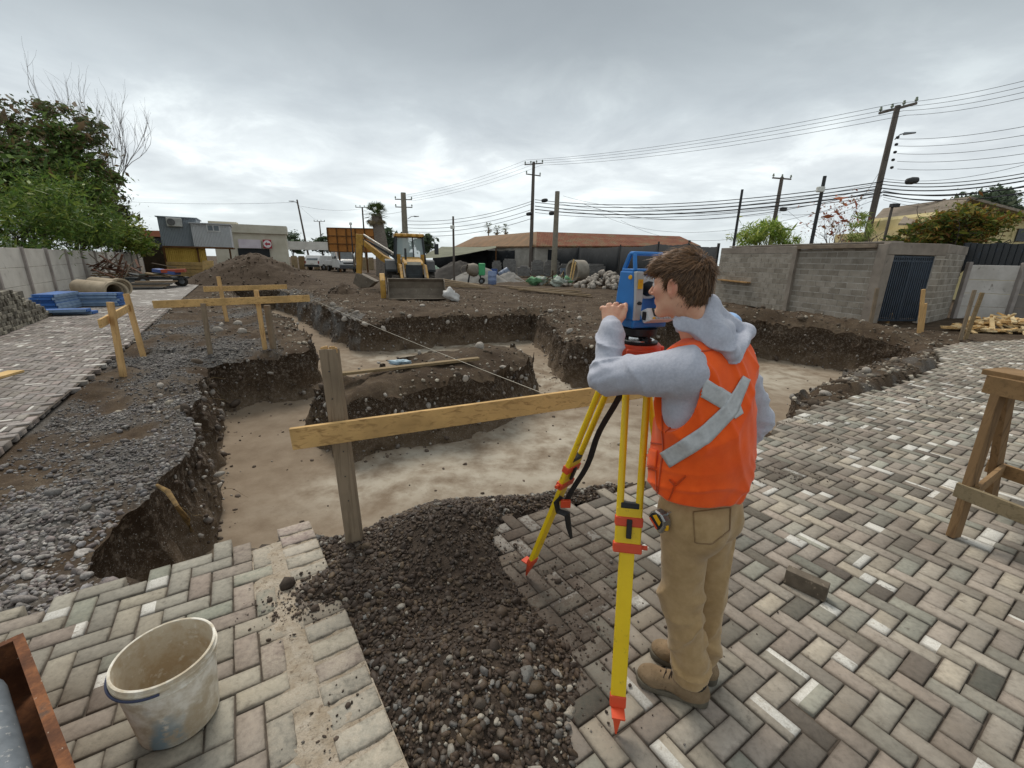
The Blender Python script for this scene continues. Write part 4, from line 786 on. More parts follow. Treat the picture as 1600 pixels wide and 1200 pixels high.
# shelf plank on the wall
s0, s1 = at(1118, 441, 20.6), at(1152, 443, 18.4); MB().beam(C0 + d01 * 0.3 + n01 * 0.12 + Vector((0, 0, 1.02)), C0 + d01 * 2.2 + n01 * 0.12 + Vector((0, 0, 0.98)), 0.2, 0.05).solo('plank_shelf', wood('shelf_wood', '#b08a5a', '#80603c'), 'short plank fixed level against the block wall behind the person', 'plank')
# panel fence and black sheeting at the far right
F0, F1, F2 = C3 + Vector((-0.05, -0.25, 0)), Vector((17.2, 15.15, 0)), Vector((20.5, 13.9, 0)); M_WHITEP = mat('whitewashed_panel', '#cfcac4', '#b0aaa2', 1.5, 0.9, bump=0.3, bscale=15, c3='#8d877f'); M_GREYP = mat('grey_panel', '#8c857e', '#736d67', 1.3, 0.9, bump=0.3, bscale=15)
pf = empty('panel_fence', F0, 'concrete panel fence with white and grey slabs beside the gate', 'fence')
for p in (F0, F1, F2): MB().beam(p, p + Vector((0, 0, 1.98)), 0.14, 0.14, up=(0, 1, 0)).build('post', CONC2, pf, bevel=0.02)
for a_, b_, m_ in ((F0, F1, M_WHITEP), (F1, F2, M_GREYP)):
    d = (b_ - a_).normalized()
    for z0, z1 in ((0.02, 0.46), (0.47, 0.92), (0.93, 1.38), (1.39, 1.88)): MB().box((a_ + b_) / 2 + Vector((0, 0.05, (z0 + z1) / 2)), ((b_ - a_).length - 0.1, 0.045, z1 - z0), math.atan2(d.y, d.x)).build('panel', m_, pf, bevel=0.01, seg=1)
ms = MB(); a_, b_ = C3 + Vector((0.0, 0.25, 0)), Vector((21.0, 14.3, 0)); n = 60
for i in range(n + 1):
    q = a_.lerp(b_, i / n) + Vector((0, 0.035 * (1 if i % 2 else -1), 0)); ms.v += [(q.x, q.y, 1.7), (q.x, q.y, 2.62 + 0.02 * math.sin(i * 0.7))]
ms.f = [(2 * i, 2 * i + 2, 2 * i + 3, 2 * i + 1) for i in range(n)]
o = ms.solo('corrugated_sheet', mat('black_sheet', '#1f2328', '#15181c', 2, 0.35, spec=0.5, c3='#2a3340'), 'black corrugated sheeting fixed above the panel fence at the right', 'sheeting'); so = o.modifiers.new('s', 'SOLIDIFY'); so.thickness = 0.004
# yellow house behind the wall
M_YEL = mat('yellow_render', '#d8c898', '#c6b480', 1.2, 0.9, c3='#8f8458'); M_ROOFG = mat('fibre_cement_roof', '#a39686', '#887c6e', 1.2, 0.9, bump=0.5, bscale=8, sc=(8, 1, 1)); YH = 27.0
hs_ = empty('yellow_house', at(1500, 380, YH).xy.to_3d(), 'pale yellow house with grey sheet roofs partly hidden by the bush', 'house')
h0, h1, h2 = at(1418, 352, YH), at(1478, 335, YH), at(1620, 335, YH)
MB().box(((h0.x + h1.x + 2.6) / 2, YH + 3, h0.z / 2 - 0.1), (h1.x - h0.x + 2.4, 6, h0.z - 0.2)).build('wall', M_YEL, hs_)
e0, e1, r0_, r1_ = at(1404, 349, YH - 0.6), at(1505, 349, YH - 0.6), at(1420, 329, YH + 2.5), at(1505, 327, YH + 2.5)
MB().add([e0, e1, r1_, r0_, e0 + Vector((0, 0, -.1)), e1 + Vector((0, 0, -.1)), r1_ + Vector((0, 0, -.1)), r0_ + Vector((0, 0, -.1))], [(0, 1, 2, 3), (4, 7, 6, 5), (0, 4, 5, 1), (1, 5, 6, 2), (2, 6, 7, 3), (3, 7, 4, 0)]).build('roof', M_ROOFG, hs_)
g0, g1, g2 = at(1478, 335, 25.5), at(1498, 314, 25.5), at(1640, 352, 25.5); zb = 0
MB().prism([(g0.x - .2, 0), (g2.x, 0), (g2.x, g2.z), (g1.x, g1.z), (g0.x - .2, g0.z)], (0, 5, 0), (0, 25.5, 0)).build('gable_wall', M_YEL, hs_)
for a_, b_ in ((g1, g2), (g0, g1)):
    MB().beam(a_ + Vector((0, 2.2, 0.10)), b_ + Vector((0, 2.2, 0.10)), 5.6, 0.12).build('roof', M_ROOFG, hs_)
w0, w1 = at(1592, 357, 25.45), at(1625, 378, 25.45); MB().box(((w0.x + w1.x) / 2, 25.46, (w0.z + w1.z) / 2), (w1.x - w0.x, 0.08, w0.z - w1.z)).build('window', mat('dark_window', '#3a3d40', '#2c2e30', 2, 0.2), hs_)

# ---- distance: tiled roofs, hoarding, cabin, shop
M_TILE = NT('clay_tiles'); _n = M_TILE.noise(0.9, 5, 0.6); _n2 = M_TILE.noise(5, 3, 0.6)
_c = M_TILE.ramp(_n, [(0.3, lin('#6f4634')), (0.48, lin('#85523c')), (0.62, lin('#80664c')), (0.75, lin('#776750'))]); _c = M_TILE.mix(M_TILE.mask(_n2, 0.5, 0.8), _c, lin('#5f4434'))
_w = M_TILE.n('ShaderNodeTexWave', bands_direction='X'); _w.inputs['Scale'].default_value = 1.6; M_TILE.L.new(M_TILE.co, _w.inputs['Vector']); M_TILE.set(_c, 0.9, 0, 0.2); M_TILE.bump(_w.outputs['Fac'], 0.8, 0.08); M_TILE = M_TILE.m
M_TILE2 = mat('weathered_tiles', '#86674a', '#6f5a42', 1.0, 0.9, bump=0.5, bscale=6, c3='#8a5a40')
rb = empty('tiled_building', at(840, 400, 55).xy.to_3d(), 'long low building with weathered red clay tiled roof beyond the black fence', 'building')
el, ec, er = at(708, 386, 74), at(838, 384, 51), at(1095, 384, 55); rl, rc, rr = at(742, 370, 77), at(839, 362, 56), at(1062, 369, 60)
def sheet3(name, pts, m_, parent, th=0.15): n = len(pts); MB().add(list(pts) + [Vector(p) - Vector((0, 0, th)) for p in pts], [tuple(range(n)), tuple(range(2 * n - 1, n - 1, -1))] + [(i, i + n, (i + 1) % n + n, (i + 1) % n) for i in range(n)]).build(name, m_, parent)
sheet3('roof', [el, ec, rc, rl], M_TILE2, rb); sheet3('roof', [ec, er, rr, rc], M_TILE, rb); sheet3('roof', [er, er + Vector((2.5, 9, 0)), rr], M_TILE2, rb); M_LIME = mat('limewash', '#bdb8ae', '#9a948a', 1, 0.9)
for a_, b_ in ((el, ec), (ec, er)):
    a2, b2 = a_ + Vector((0, 0.6, 0)), b_ + Vector((0, 0.6, 0)); MB().add([(a2.x, a2.y, 0), (b2.x, b2.y, 0), (b2.x, b2.y, b2.z), (a2.x, a2.y, a2.z)], [(0, 1, 2, 3)]).build('wall', M_LIME, rb)
# hoarding
M_PLY = mat('hoarding_plywood', '#b5793c', '#9a6430', 1.5, 0.8, c3='#a8854e'); M_BATTEN = mat('hoarding_batten', '#6b4a2a', '#513820', 3, 0.9)
q0, q1, q2 = at(511, 356, 48), at(584, 356, 48), at(514, 393, 48); hb = empty('wooden_hoarding', (q0.x / 2 + q1.x / 2, 48, 0), 'orange plywood hoarding with battens raised behind the white truck', 'hoarding'); W_, zt, zb = q1.x - q0.x, q0.z, q2.z
for i in range(5):
    for j in range(3):
        MB().box((q0.x + W_ * (i + 0.5) / 5, 48 + random.uniform(0, .02), zb + (zt - zb) * (j + 0.5) / 3), (W_ / 5 - 0.03, 0.03, (zt - zb) / 3 - 0.03)).build('panel', M_PLY, hb)
for i in range(6): MB().box((q0.x + W_ * i / 5, 47.93, (zt + zb) / 2), (0.09, 0.09, zt - zb)).build('batten', M_BATTEN, hb)
for j in range(4): MB().box(((q0.x + q1.x) / 2, 47.9, zb + (zt - zb) * j / 3), (W_, 0.06, 0.08)).build('batten', M_BATTEN, hb)
for i in (1, 4): MB().box((q0.x + W_ * i / 5, 48.15, zb / 2), (0.15, 0.15, zb)).build('post', M_BATTEN, hb)
# raised grey cabin
def ribbed(name, c1, c2, sc): 
    t = NT(name); wv_ = t.n('ShaderNodeTexWave', bands_direction='X'); wv_.inputs['Scale'].default_value = sc; t.L.new(t.co, wv_.inputs['Vector']); n = t.noise(1.2, 4); t.set(t.mix(t.mask(n, .35, .7), lin(c1), lin(c2)), 0.55, 0.0, 0.4); t.bump(wv_.outputs['Fac'], 0.7, 0.05); return t.m
CABROT = R(30); cb = empty('raised_cabin', at(300, 430, 35).xy.to_3d(), 'grey metal clad cabin raised on a yellow plywood base with wall air unit', 'cabin')
a0, a1, a2 = at(255, 340, 35), at(296, 345, 35), at(348, 350, 35); zf = at(300, 385, 35).z
MB().box(((a0.x + a1.x) / 2 + 0.1, 36.6, (zf + a0.z) / 2), (a1.x - a0.x + 0.4, 3.2, a0.z - zf)).build('cladding', ribbed('dark_cladding', '#929aa1', '#858d94', 3.2), cb)
MB().box(((a1.x + a2.x) / 2 - 0.05, 36.25, (zf + a2.z - 0.02) / 2), (a2.x - a1.x, 3.3, a2.z - zf - 0.02)).build('cladding', ribbed('light_cladding', '#c2c4c5', '#b4b6b8', 3.2), cb)
MB().box(((a1.x + a2.x) / 2 - 0.05, 36.2, a2.z + 0.03), (a2.x - a1.x + 0.2, 3.6, 0.07)).build('roof', mat('white_trim', '#c5c7c8', '#a9abad', 2, 0.6), cb); MB().box(((a0.x + a1.x) / 2 + 0.1, 36.6, a0.z + 0.03), (a1.x - a0.x + 0.6, 3.5, 0.07)).build('roof', mat('roof_trim', '#8a9299', '#787f86', 2, 0.6), cb)
w0, w1 = at(310, 349, 34.58), at(330, 361, 34.58); wf_ = MB().box(((w0.x + w1.x) / 2, 34.58, (w0.z + w1.z) / 2), (w1.x - w0.x, 0.06, w0.z - w1.z)).build('window', mat('window_white', '#dcdcda', '#c0c0be', 2, 0.5), cb)
for k in (0, 1): MB().box((w0.x + (w1.x - w0.x) * (0.27 + 0.46 * k), 34.54, (w0.z + w1.z) / 2), ((w1.x - w0.x) * 0.36, 0.03, (w0.z - w1.z) * 0.68)).build('pane', mat('cabin_glass', '#6a7378', '#555d62', 2, 0.15), wf_)
MB().box(((a0.x + a2.x) / 2, 36.3, zf - 0.06), (a2.x - a0.x, 3.4, 0.12)).build('floor_frame', M_BATTEN, cb)
zl = 0.95; MB().box((at(290, 395, 35).x, 35.1, (zf + zl) / 2 - 0.06), (at(317, 395, 35).x - at(264, 395, 35).x, 0.05, zf - zl - 0.14)).build('plywood_wall', ribbed('yellow_ply', '#cdaa4c', '#b8953c', 2.5), cb)
MB().box((at(300, 395, 37).x, 37.4, 1.1), (4.2, 0.1, 2.0)).build('back_wall', mat('dark_brown_boards', '#5b4d3c', '#3f362b', 3, 0.9), cb)  # plain dark brown boards at the back of the base
for px in (264, 306, 349): q = at(px, 400, 34.9); MB().box((q.x, 34.95, zf / 2), (0.12, 0.12, zf)).build('post', M_BATTEN, cb)
q = at(271, 347.5, 34.7); ac = empty('air_conditioner', q, 'white air conditioner unit on the dark face of the grey cabin', 'air conditioner'); MB().box(q, (0.95, 0.35, 0.62)).build('casing', mat('ac_white', '#c9c9c4', '#aaaaa5', 3, 0.6), ac, bevel=0.04); MB().lathe(q + Vector((-0.18, -0.2, 0)), [(0.25, 0), (0.25, 0.03), (0.2, 0.04), (0.06, 0.04), (0.0, 0.04)], 16, (0, -1, 0)).build('fan_grille', mat('ac_grille', '#6a6a68', '#505050', 6, 0.6), ac)
cb.rotation_euler = (0, 0, CABROT); _rc = Matrix.Rotation(CABROT, 3, 'Z'); ac.location = cb.location + _rc @ (ac.location - cb.location); ac.rotation_euler = (0, 0, CABROT)
M_PLANK = wood('fresh_plank', '#d3b27a', '#b08a52'); lb = at(294, 430, 33.8)
for j in range(4): MB().box((lb.x + random.uniform(-.05, .05), 33.9 + random.uniform(-.03, .03), 0.10 + j * 0.27), (2.85, 0.5, 0.24)).solo('board_stack', M_PLANK, ['lowest', 'second lowest', 'third lowest', 'topmost'][j] + ' layer of pale boards stacked under the grey cabin', 'boards', 'board layers stacked by the cabin')
q = at(325, 418, 33.4); MB().box((q.x, 33.4, 0.62), (0.8, 0.06, 1.15), rot=Matrix.Rotation(-0.2, 3, 'X')).solo('plywood_sheet', M_PLANK, 'pale plywood sheet leaning beside the board stack', 'plywood')
# shop with red sign
sh = empty('shop_building', at(400, 395, 46).xy.to_3d(), 'beige flat roofed shop with white window and red sign', 'building'); b0, b1, b2 = at(340, 351, 46), at(440, 358, 46), at(340, 400, 46); M_BEIGE = mat('beige_render', '#cfc8b6', '#beb6a2', 1, 0.85)
MB().box(((b0.x + b1.x) / 2, 47.3, b1.z / 2 - 0.2), (b1.x - b0.x, 2.6, b1.z - 0.4)).build('wall', M_BEIGE, sh); MB().box(((b0.x + b1.x) / 2, 47.2, b1.z - 0.05), (b1.x - b0.x + 0.3, 3.0, 0.8)).build('parapet', mat('parapet', '#c9c3b2', '#b4ad9a', 1, 0.8), sh); q = at(372, 353, 48); MB().box((q.x, 47.6, q.z), (2.4, 1.6, 0.5)).build('roof_box', M_BEIGE, sh)
w0, w1 = at(348, 366, 45.9), at(369, 386, 45.9); wf_ = MB().box(((w0.x + w1.x) / 2, 45.9, (w0.z + w1.z) / 2), (w1.x - w0.x, 0.1, w0.z - w1.z)).build('window', mat('shop_window_frame', '#e2e2e0', '#cccccc', 2, 0.5), sh); MB().box(((w0.x + w1.x) / 2, 45.83, (w0.z + w1.z) / 2), ((w1.x - w0.x) * 0.8, 0.04, (w0.z - w1.z) * 0.78)).build('pane', mat('shop_glass', '#4d555c', '#3d454b', 2, 0.15), wf_)
w0, w1 = at(374, 388, 45.85), at(419, 404, 45.85); MB().box(((w0.x + w1.x) / 2, 45.9, w0.z / 2), (w1.x - w0.x, 0.1, w0.z)).build('doorway', mat('painted_doorway_shade', '#24272a', '#1b1d1f', 2, 0.6), sh)  # slab on the wall, the shade of the opening put into its colour
s0, s1 = at(373, 374, 45.7), at(405, 388, 45.7); MB().box(((s0.x + s1.x) / 2, 45.7, (s0.z + s1.z) / 2), (s1.x - s0.x, 0.1, s0.z - s1.z)).build('sign_board', mat('sign_white', '#d8cfd4', '#c4b8c0', 1, 0.5), sh)
s0, s1 = at(406, 374, 45.65), at(419.5, 388, 45.65); sg = MB().box(((s0.x + s1.x) / 2, 45.65, (s0.z + s1.z) / 2), (s1.x - s0.x, 0.12, s0.z - s1.z)).build('sign_panel', mat('sign_red', '#b03040', '#9c2634', 1, 0.5), sh); cx_, cz_ = (s0.x + s1.x) / 2, (s0.z + s1.z) / 2
MB().lathe((cx_, 45.58, cz_), [(0.36, 0), (0.36, 0.015)], 24, (0, -1, 0)).build('emblem_disc', mat('sign_disc', '#ebe6e6', '#d8d2d2', 1, 0.5), sg); MB().prism([(-0.26, 0), (-0.04, 0.2), (-0.04, 0.09), (0.26, 0.09), (0.26, -0.09), (-0.04, -0.09), (-0.04, -0.2)], (0, -0.012, 0), (cx_, 45.562, cz_)).build('emblem_arrow', mat('emblem_red', '#b03040', '#9c2634', 1, 0.5), sg)
sh.rotation_euler = (0, 0, R(25))
# board fence beyond the cars, dark lean-to and red roof far left
M_TAN = mat('tan_boards', '#9c8a6e', '#857458', 2, 0.9); tf = empty('board_fence', at(465, 411, 56).xy.to_3d(), 'tan board fence with pale top wall behind the parked vehicles', 'fence'); x = at(418, 411, 54)
a_, b_ = at(418, 411, 54), at(585, 411, 60)
for i in range(15): q = a_.lerp(b_, (i + 0.5) / 15); MB().box((q.x, q.y, 0.8), ((b_.x - a_.x) / 15 - 0.06, 0.06, 1.6), math.atan2(b_.y - a_.y, b_.x - a_.x)).build('panel', M_TAN if i % 4 else mat('tan_boards_dark', '#86704e', '#6d5a3e', 2, 0.9), tf)
MB().beam(a_ + Vector((0, 1, 2.1)), b_ + Vector((0, 1, 2.1)), 0.3, 1.0).build('top_wall', mat('pale_top', '#c9c6c0', '#b3b0aa', 1, 0.9), tf)
rf_ = empty('red_roof_house', at(236, 380, 55).xy.to_3d(), 'dark house with faded red roof between the trees and the cabin', 'house'); b0, b1 = at(214, 360, 55), at(262, 361, 55); MB().box(((b0.x + b1.x) / 2, 57, b0.z / 2 - 0.4), (b1.x - b0.x + 2, 4, b0.z - 0.8)).build('wall', mat('dark_house', '#3d3f42', '#303234', 1, 0.8), rf_); MB().box(((b0.x + b1.x) / 2, 57, b0.z - 0.35), (b1.x - b0.x + 2.6, 5, 0.7)).build('roof', mat('red_roof', '#a0644c', '#85543e', 1, 0.9), rf_)
# black mesh fence
M_MESH = mat('black_mesh', '#2b2d2f', '#202224', 1.0, 0.85, c3='#3a3c3e', bump=0.3, bscale=5, spec=0.2); bf = empty('mesh_fence', (3, 45, 0), 'long black mesh fence behind the stacked building materials', 'fence')
BF = [(676, 396, 62), (760, 391, 58), (830, 389, 55), (905, 387, 47), (970, 385, 38), (1030, 381, 30), (1078, 380, 25.5), (1124, 385, 22.2)]
BT = [at(*p) for p in BF]
for i in range(len(BT) - 1):
    a_, b_ = BT[i], BT[i + 1]; mb = MB(); n = 14
    for k in range(n + 1):
        q = a_.lerp(b_, k / n); wv = 0.12 * math.sin(k * 1.9 + i) * (0 < k < n); mb.v += [(q.x, q.y + wv * 0.5, -0.05), (q.x, q.y + wv, q.z * 0.5), (q.x, q.y + wv * 0.6, q.z - 0.12 * math.sin(k / n * math.pi) * random.uniform(0.6, 1.2))]
    for k in range(n): mb.f += [(3 * k, 3 * k + 3, 3 * k + 4, 3 * k + 1), (3 * k + 1, 3 * k + 4, 3 * k + 5, 3 * k + 2)]
    o = mb.build('mesh_sheet', M_MESH, bf, True); so = o.modifiers.new('s', 'SOLIDIFY'); so.thickness = 0.01
    MB().beam((b_.x, b_.y + 0.1, 0), (b_.x, b_.y + 0.1, b_.z + 0.15), 0.1, 0.1, up=(0, 1, 0)).build('post', mat('fence_post', '#4a4744', '#363432', 3, 0.9), bf)
# lean-to with tarpaulin roof
lt = empty('lean_to', at(740, 415, 50).xy.to_3d(), 'open lean-to with sagging olive tarpaulin roof right of the backhoe', 'shelter'); mb = MB(); L0, L1, L2, L3 = at(652, 404, 48), at(775, 388, 52), at(775, 384, 60), at(690, 385, 60); n = 8
for i in range(n + 1):
    for j in range(n + 1): u, v = i / n, j / n; q = (L0.lerp(L1, u)).lerp(L3.lerp(L2, u), v); mb.v.append((q.x, q.y, q.z - 0.35 * math.sin(u * math.pi) * 0.5 - 0.15 * math.sin(v * 9 + u * 5) * 0.4))
mb.f = [(i * (n + 1) + j, (i + 1) * (n + 1) + j, (i + 1) * (n + 1) + j + 1, i * (n + 1) + j + 1) for i in range(n) for j in range(n)]
mb.build('tarpaulin', mat('olive_tarp', '#6f7058', '#5a5b48', 1.2, 0.8), lt, True)
for q in (L0, L1): MB().cyl((q.x, q.y, 0), (q.x, q.y, q.z), 0.07).build('post', M_BATTEN, lt)
MB().beam((L0.x + 3, 58, 1.0), (L1.x, 58, 1.0), 0.1, 2.0).build('back_sheet', M_MESH, lt)

# ---- utility poles and cables
M_POLEW = mat('pole_wood', '#6d655e', '#57504a', 4, 0.95, sc=(3, 3, 0.4)); M_POLEC = mat('pole_concrete', '#8f8778', '#7a7366', 3, 0.95); M_INS = mat('insulator', '#8a9480', '#6d7668', 4, 0.4); M_METAL = mat('galvanised', '#8b8f92', '#74787b', 4, 0.5, 0.4); M_DARK = mat('dark_fitting', '#3a3a3a', '#2c2c2c', 4, 0.6)
def pole(top, Y, r0, r1, label, m_=M_POLEW, lean=(0, 0)):
    t = at(*top, Y); b = Vector((t.x + lean[0], Y + lean[1], 0)); p = empty('utility_pole', b, label, 'pole'); MB().tube([b, b.lerp(t, 0.5), t], [r0, (r0 + r1) / 2, r1], 10).build('shaft', m_, p, True); return p, t, b
def crossarm(p, c, d, L_, n=4, w=0.1):
    d = Vector(d).normalized(); a = MB().beam(c - d * L_ / 2, c + d * L_ / 2, w, w).build('crossarm', M_POLEW, p)
    for i in range(n): q = c + d * L_ * (i / (n - 1) - 0.5) * 0.94; MB().lathe(q + Vector((0, 0, w / 2)), [(0.03, 0), (0.03, 0.07), (0.08, 0.08), (0.09, 0.15), (0.05, 0.2), (0.07, 0.22), (0.05, 0.28), (0, 0.29)], 8).build('insulator', M_INS, a)
    return a
def lamp(p, c, d, L_=0.7):
    d = Vector(d).normalized(); a = MB().tube([c, c + d * L_ * 0.5 + Vector((0, 0, 0.25)), c + d * L_ + Vector((0, 0, 0.3))], 0.035, 6).build('lamp_arm', M_METAL, p); e = c + d * (L_ + 0.25) + Vector((0, 0, 0.28)); MB().beam(e - d * 0.3, e + d * 0.3, 0.22, 0.14, w2=0.12, h2=0.08).build('lamp_head', M_METAL, a, bevel=0.03)
pA, tA, bA = pole((1403, 165), 30, 0.21, 0.15, 'tall wooden utility pole with crossarm and lamp rising behind the gate'); crossarm(pA, tA - Vector((0, 0, 0.15)), (0.75, -2.0, 0), 2.0, 4, 0.12); lamp(pA, at(1398, 218, 29.9), (0.9, -0.5, 0), 0.4)
for py, px in ((217, 1400), (228, 1398), (240, 1396), (252, 1393), (264, 1391)): q = at(px + 2, py, 29.8); MB().lathe(q, [(0.03, 0), (0.09, 0.03), (0.09, 0.13), (0.03, 0.16)], 8).build('insulator', M_DARK, pA)
pB, tB, bB = pole((834, 253), 52, 0.24, 0.16, 'wooden utility pole with two crossed arms above the tiled roof'); crossarm(pB, tB - Vector((0, 0, 0.2)), (1, -0.5, 0), 2.2, 4); crossarm(pB, tB - Vector((0, 0, 1.3)), (1, 0.6, 0), 1.9, 3)
pC, tC, bC = pole((871, 299), 45, 0.30, 0.22, 'plain square concrete pole right of the crossed arm pole', M_POLEC)
pD, tD, bD = pole((1222, 277), 40, 0.2, 0.14, 'wooden pole with single crossarm and a small camera over the shrub'); crossarm(pD, tD - Vector((0, 0, 0.1)), (1, 0.25, 0), 1.9, 3); q = at(1224, 327, 39.8); MB().box(q, (0.4, 0.4, 0.3)).build('camera_box', M_DARK, pD)
pE, tE, bE = pole((1160, 296), 23.5, 0.07, 0.06, 'thin dark steel post at the far end of the block wall', M_DARK)
pF, tF, bF = pole((1289, 275), 19, 0.075, 0.065, 'thin dark steel post with a floodlight above the recessed wall bay', M_DARK); q = at(1282, 296, 18.8); MB().box(q, (0.28, 0.16, 0.2)).build('floodlight', mat('lamp_white', '#d8d8d0', '#bcbcb4', 2, 0.4), pF, bevel=0.03)
pG, tG, bG = pole((1395, 320), 20, 0.06, 0.05, 'short post with a camera on top beside the tall wooden pole', M_POLEW); q = at(1398, 321, 19.9); MB().box(q, (0.3, 0.2, 0.14)).build('camera_box', M_DARK, pG)
pH, tH, bH = pole((630, 301), 55, 0.42, 0.3, 'thick concrete pole with transformer arms and a street lamp left of the backhoe cab', M_POLEC); crossarm(pH, tH - Vector((0, 0, 0.75)), (1, 0.1, 0), 2.0, 3); crossarm(pH, tH - Vector((0, 0, 1.6)), (1, 0.1, 0), 2.0, 3); lamp(pH, at(637, 342, 54.7), (1, -0.2, 0), 0.9)
pI, tI, bI = pole((708, 338), 34, 0.09, 0.07, 'slim wooden post with a white floodlight between backhoe and mixer'); q = at(707, 355, 33.8); MB().box(q, (0.3, 0.2, 0.25)).build('floodlight', mat('lamp_white2', '#d8d8d0', '#bcbcb4', 2, 0.4), pI, bevel=0.03)
pJ, tJ, bJ = pole((566, 324), 75, 0.16, 0.12, 'distant pole with a wide crossarm above the wooden hoarding'); crossarm(pJ, tJ, (1, 0, 0), 2.2, 4)
pK, tK, bK = pole((464, 312), 62, 0.14, 0.1, 'distant leaning pole with a lamp left of the hoarding', lean=(0.9, 0)); lamp(pK, tK - Vector((0, 0, 0.5)), (-1, -0.2, 0), 0.5)
pL, tL, bL = pole((499, 346), 100, 0.16, 0.12, 'far small pole with crossarm beyond the pickup'); crossarm(pL, tL, (1, 0, 0), 2.4, 4)
q = at(548, 352, 46.5); pM = empty('lamp_post', (q.x, q.y, 0), 'small lamp post with round white head before the hoarding', 'lamp post'); MB().cyl((q.x, q.y, 0), q, 0.06).build('shaft', M_DARK, pM); MB().lathe(q, [(0.02, 0), (0.14, 0.06), (0.16, 0.16), (0.1, 0.27), (0, 0.3)], 12).build('globe', mat('lamp_globe', '#e6e6e0', '#d0d0ca', 2, 0.3), pM, True)
M_WIRE = mat('black_cable', '#34363a', '#2a2c30', 2, 0.7, spec=0.2)
def cable(a, b, sag, r, label, group='overhead cables'):
    a, b = Vector(a), Vector(b); n = 18; pts = [a.lerp(b, i / n) - Vector((0, 0, sag * 4 * (i / n) * (1 - i / n))) for i in range(n + 1)]
    return MB().tube(pts, r * (.75 if r < .02 else 1.05), 4).solo('cable', M_WIRE, label, 'cable', group)
ORD = ['topmost', 'second', 'third', 'fourth', 'lowest']; LU = ' thin high voltage wire from the tall right pole to the crossed arm pole'
for i, (pa, pb) in enumerate(((161, 250), (167, 252), (173, 255), (180, 258))):
    a_ = at(1403 + i * 4.5, pa, 29.6 - i * 0.4); b_ = at(822 + i * 8, pb, 52); cable(a_, b_, 0.5, 0.016, ['topmost', 'second', 'third', 'lowest'][i] + LU, 'high wires across the sky'); c_ = at(1625, 120 + i * 9, 21 - i * 0.4); cable(a_, c_, 0.15, 0.013, ['topmost', 'second', 'third', 'lowest'][i] + ' thin high voltage wire leaving the tall pole towards the right edge', 'high wires at the right edge'); d_ = at(632 + 4 * i, 305 + 3 * i, 55); cable(b_, d_, 0.4, 0.014, ['topmost', 'second', 'third', 'lowest'][i] + ' thin wire between the crossed arm pole and the transformer pole', 'wires to the transformer pole')
for i, (pa, pb) in enumerate(((217, 192), (228, 206), (240, 222), (252, 236), (264, 250))): cable(at(1402, pa, 29.8), at(1640, pb - 2, 20), 0.2, 0.014, ORD[i] + ' wire of those fixed to the stacked insulators of the tall pole', 'stacked wires at the right edge')
for i, (pa, pb, r) in enumerate(((284, 312, .028), (290, 316, .03), (295, 322, .04), (301, 327, .045), (306, 332, .022))): cable(at(1378, pa, 29.8), at(836, pb, 51.8), 0.9, r, ORD[i] + ' thick sagging cable between the tall pole and the roof poles', 'cable bundles across the middle')
for i, (pa, pb, r) in enumerate(((283, 262, .02), (288, 268, .025), (294, 274, .03), (300, 284, .035), (305, 296, .018))): cable(at(1378, pa, 29.8), at(1645, pb, 21), 0.35, r, ORD[i] + ' thick cable leaving the tall pole towards the right edge', 'cable bundles at the right edge')
for i, (pa, pb) in enumerate(((314, 345), (318, 351), (327, 356), (333, 362), (341, 368))): cable(at(832, pa, 51.8), at(636, pb, 54.8), 0.7, 0.022, ORD[i] + ' cable sagging between the crossed arm pole and the street lamp pole', 'cables behind the lean-to')
for i, (pa, pb) in enumerate(((318, 322), (326, 332))): cable(at(874, pa, 45), at(1220, pb, 40), 0.8, 0.016, ['upper', 'lower'][i] + ' thin cable from the square concrete pole towards the camera pole', 'cables from the concrete pole')
cable(at(1222, 335, 40), at(1376, 300, 30), 0.5, 0.018, 'cable rising from the camera pole to the tall pole'); cable(at(1226, 325, 40), at(1290, 372, 34), 0.1, 0.014, 'cable dropping behind the reddish tree'); cable(at(1385, 250, 29.8), at(1330, 330, 33), 0.3, 0.014, 'stay wire slanting down left of the tall pole')
cable(at(464, 316, 62), at(180, 314, 70), 0.3, 0.018, 'single wire crossing the open sky left of the leaning lamp pole'); cable(at(464, 318, 62), at(505, 350, 98), 0.3, 0.016, 'wire dropping from the leaning lamp pole to the far small pole'); cable(at(566, 326, 75), at(470, 322, 64), 0.4, 0.016, 'wire from the hoarding pole to the leaning lamp pole'); cable(at(630, 330, 55), at(566, 330, 75), 0.4, 0.018, 'wire from the transformer pole to the hoarding pole')
for i, (pa, pb, ya, yb, r) in enumerate(((286, 306, 30, 60, .018), (297, 318, 30, 62, .022), (303, 336, 30, 58, .016), (309, 344, 30, 56, .016))): cable(at(1376, pa, ya), at(880 + 30 * i, pb, yb), 1.6 + .3 * i, r, ['topmost', 'second', 'third', 'lowest'][i] + ' slack service cable crossing the sky behind the person', 'slack cables behind the person')
for i, (pa, pb, r) in enumerate(((279, 243, .014), (298, 279, .02), (304, 290, .03), (308, 301, .014), (312, 312, .012))): cable(at(1380, pa, 29.8), at(1650, pb, 22), 0.5, r, ORD[i] + ' slack telephone cable leaving the tall pole towards the right edge', 'slack cables at the right edge')
cable(at(1000, 322, 60), at(1376, 292, 30), 1.2, 0.014, 'slack cable crossing under the bundles behind the person')
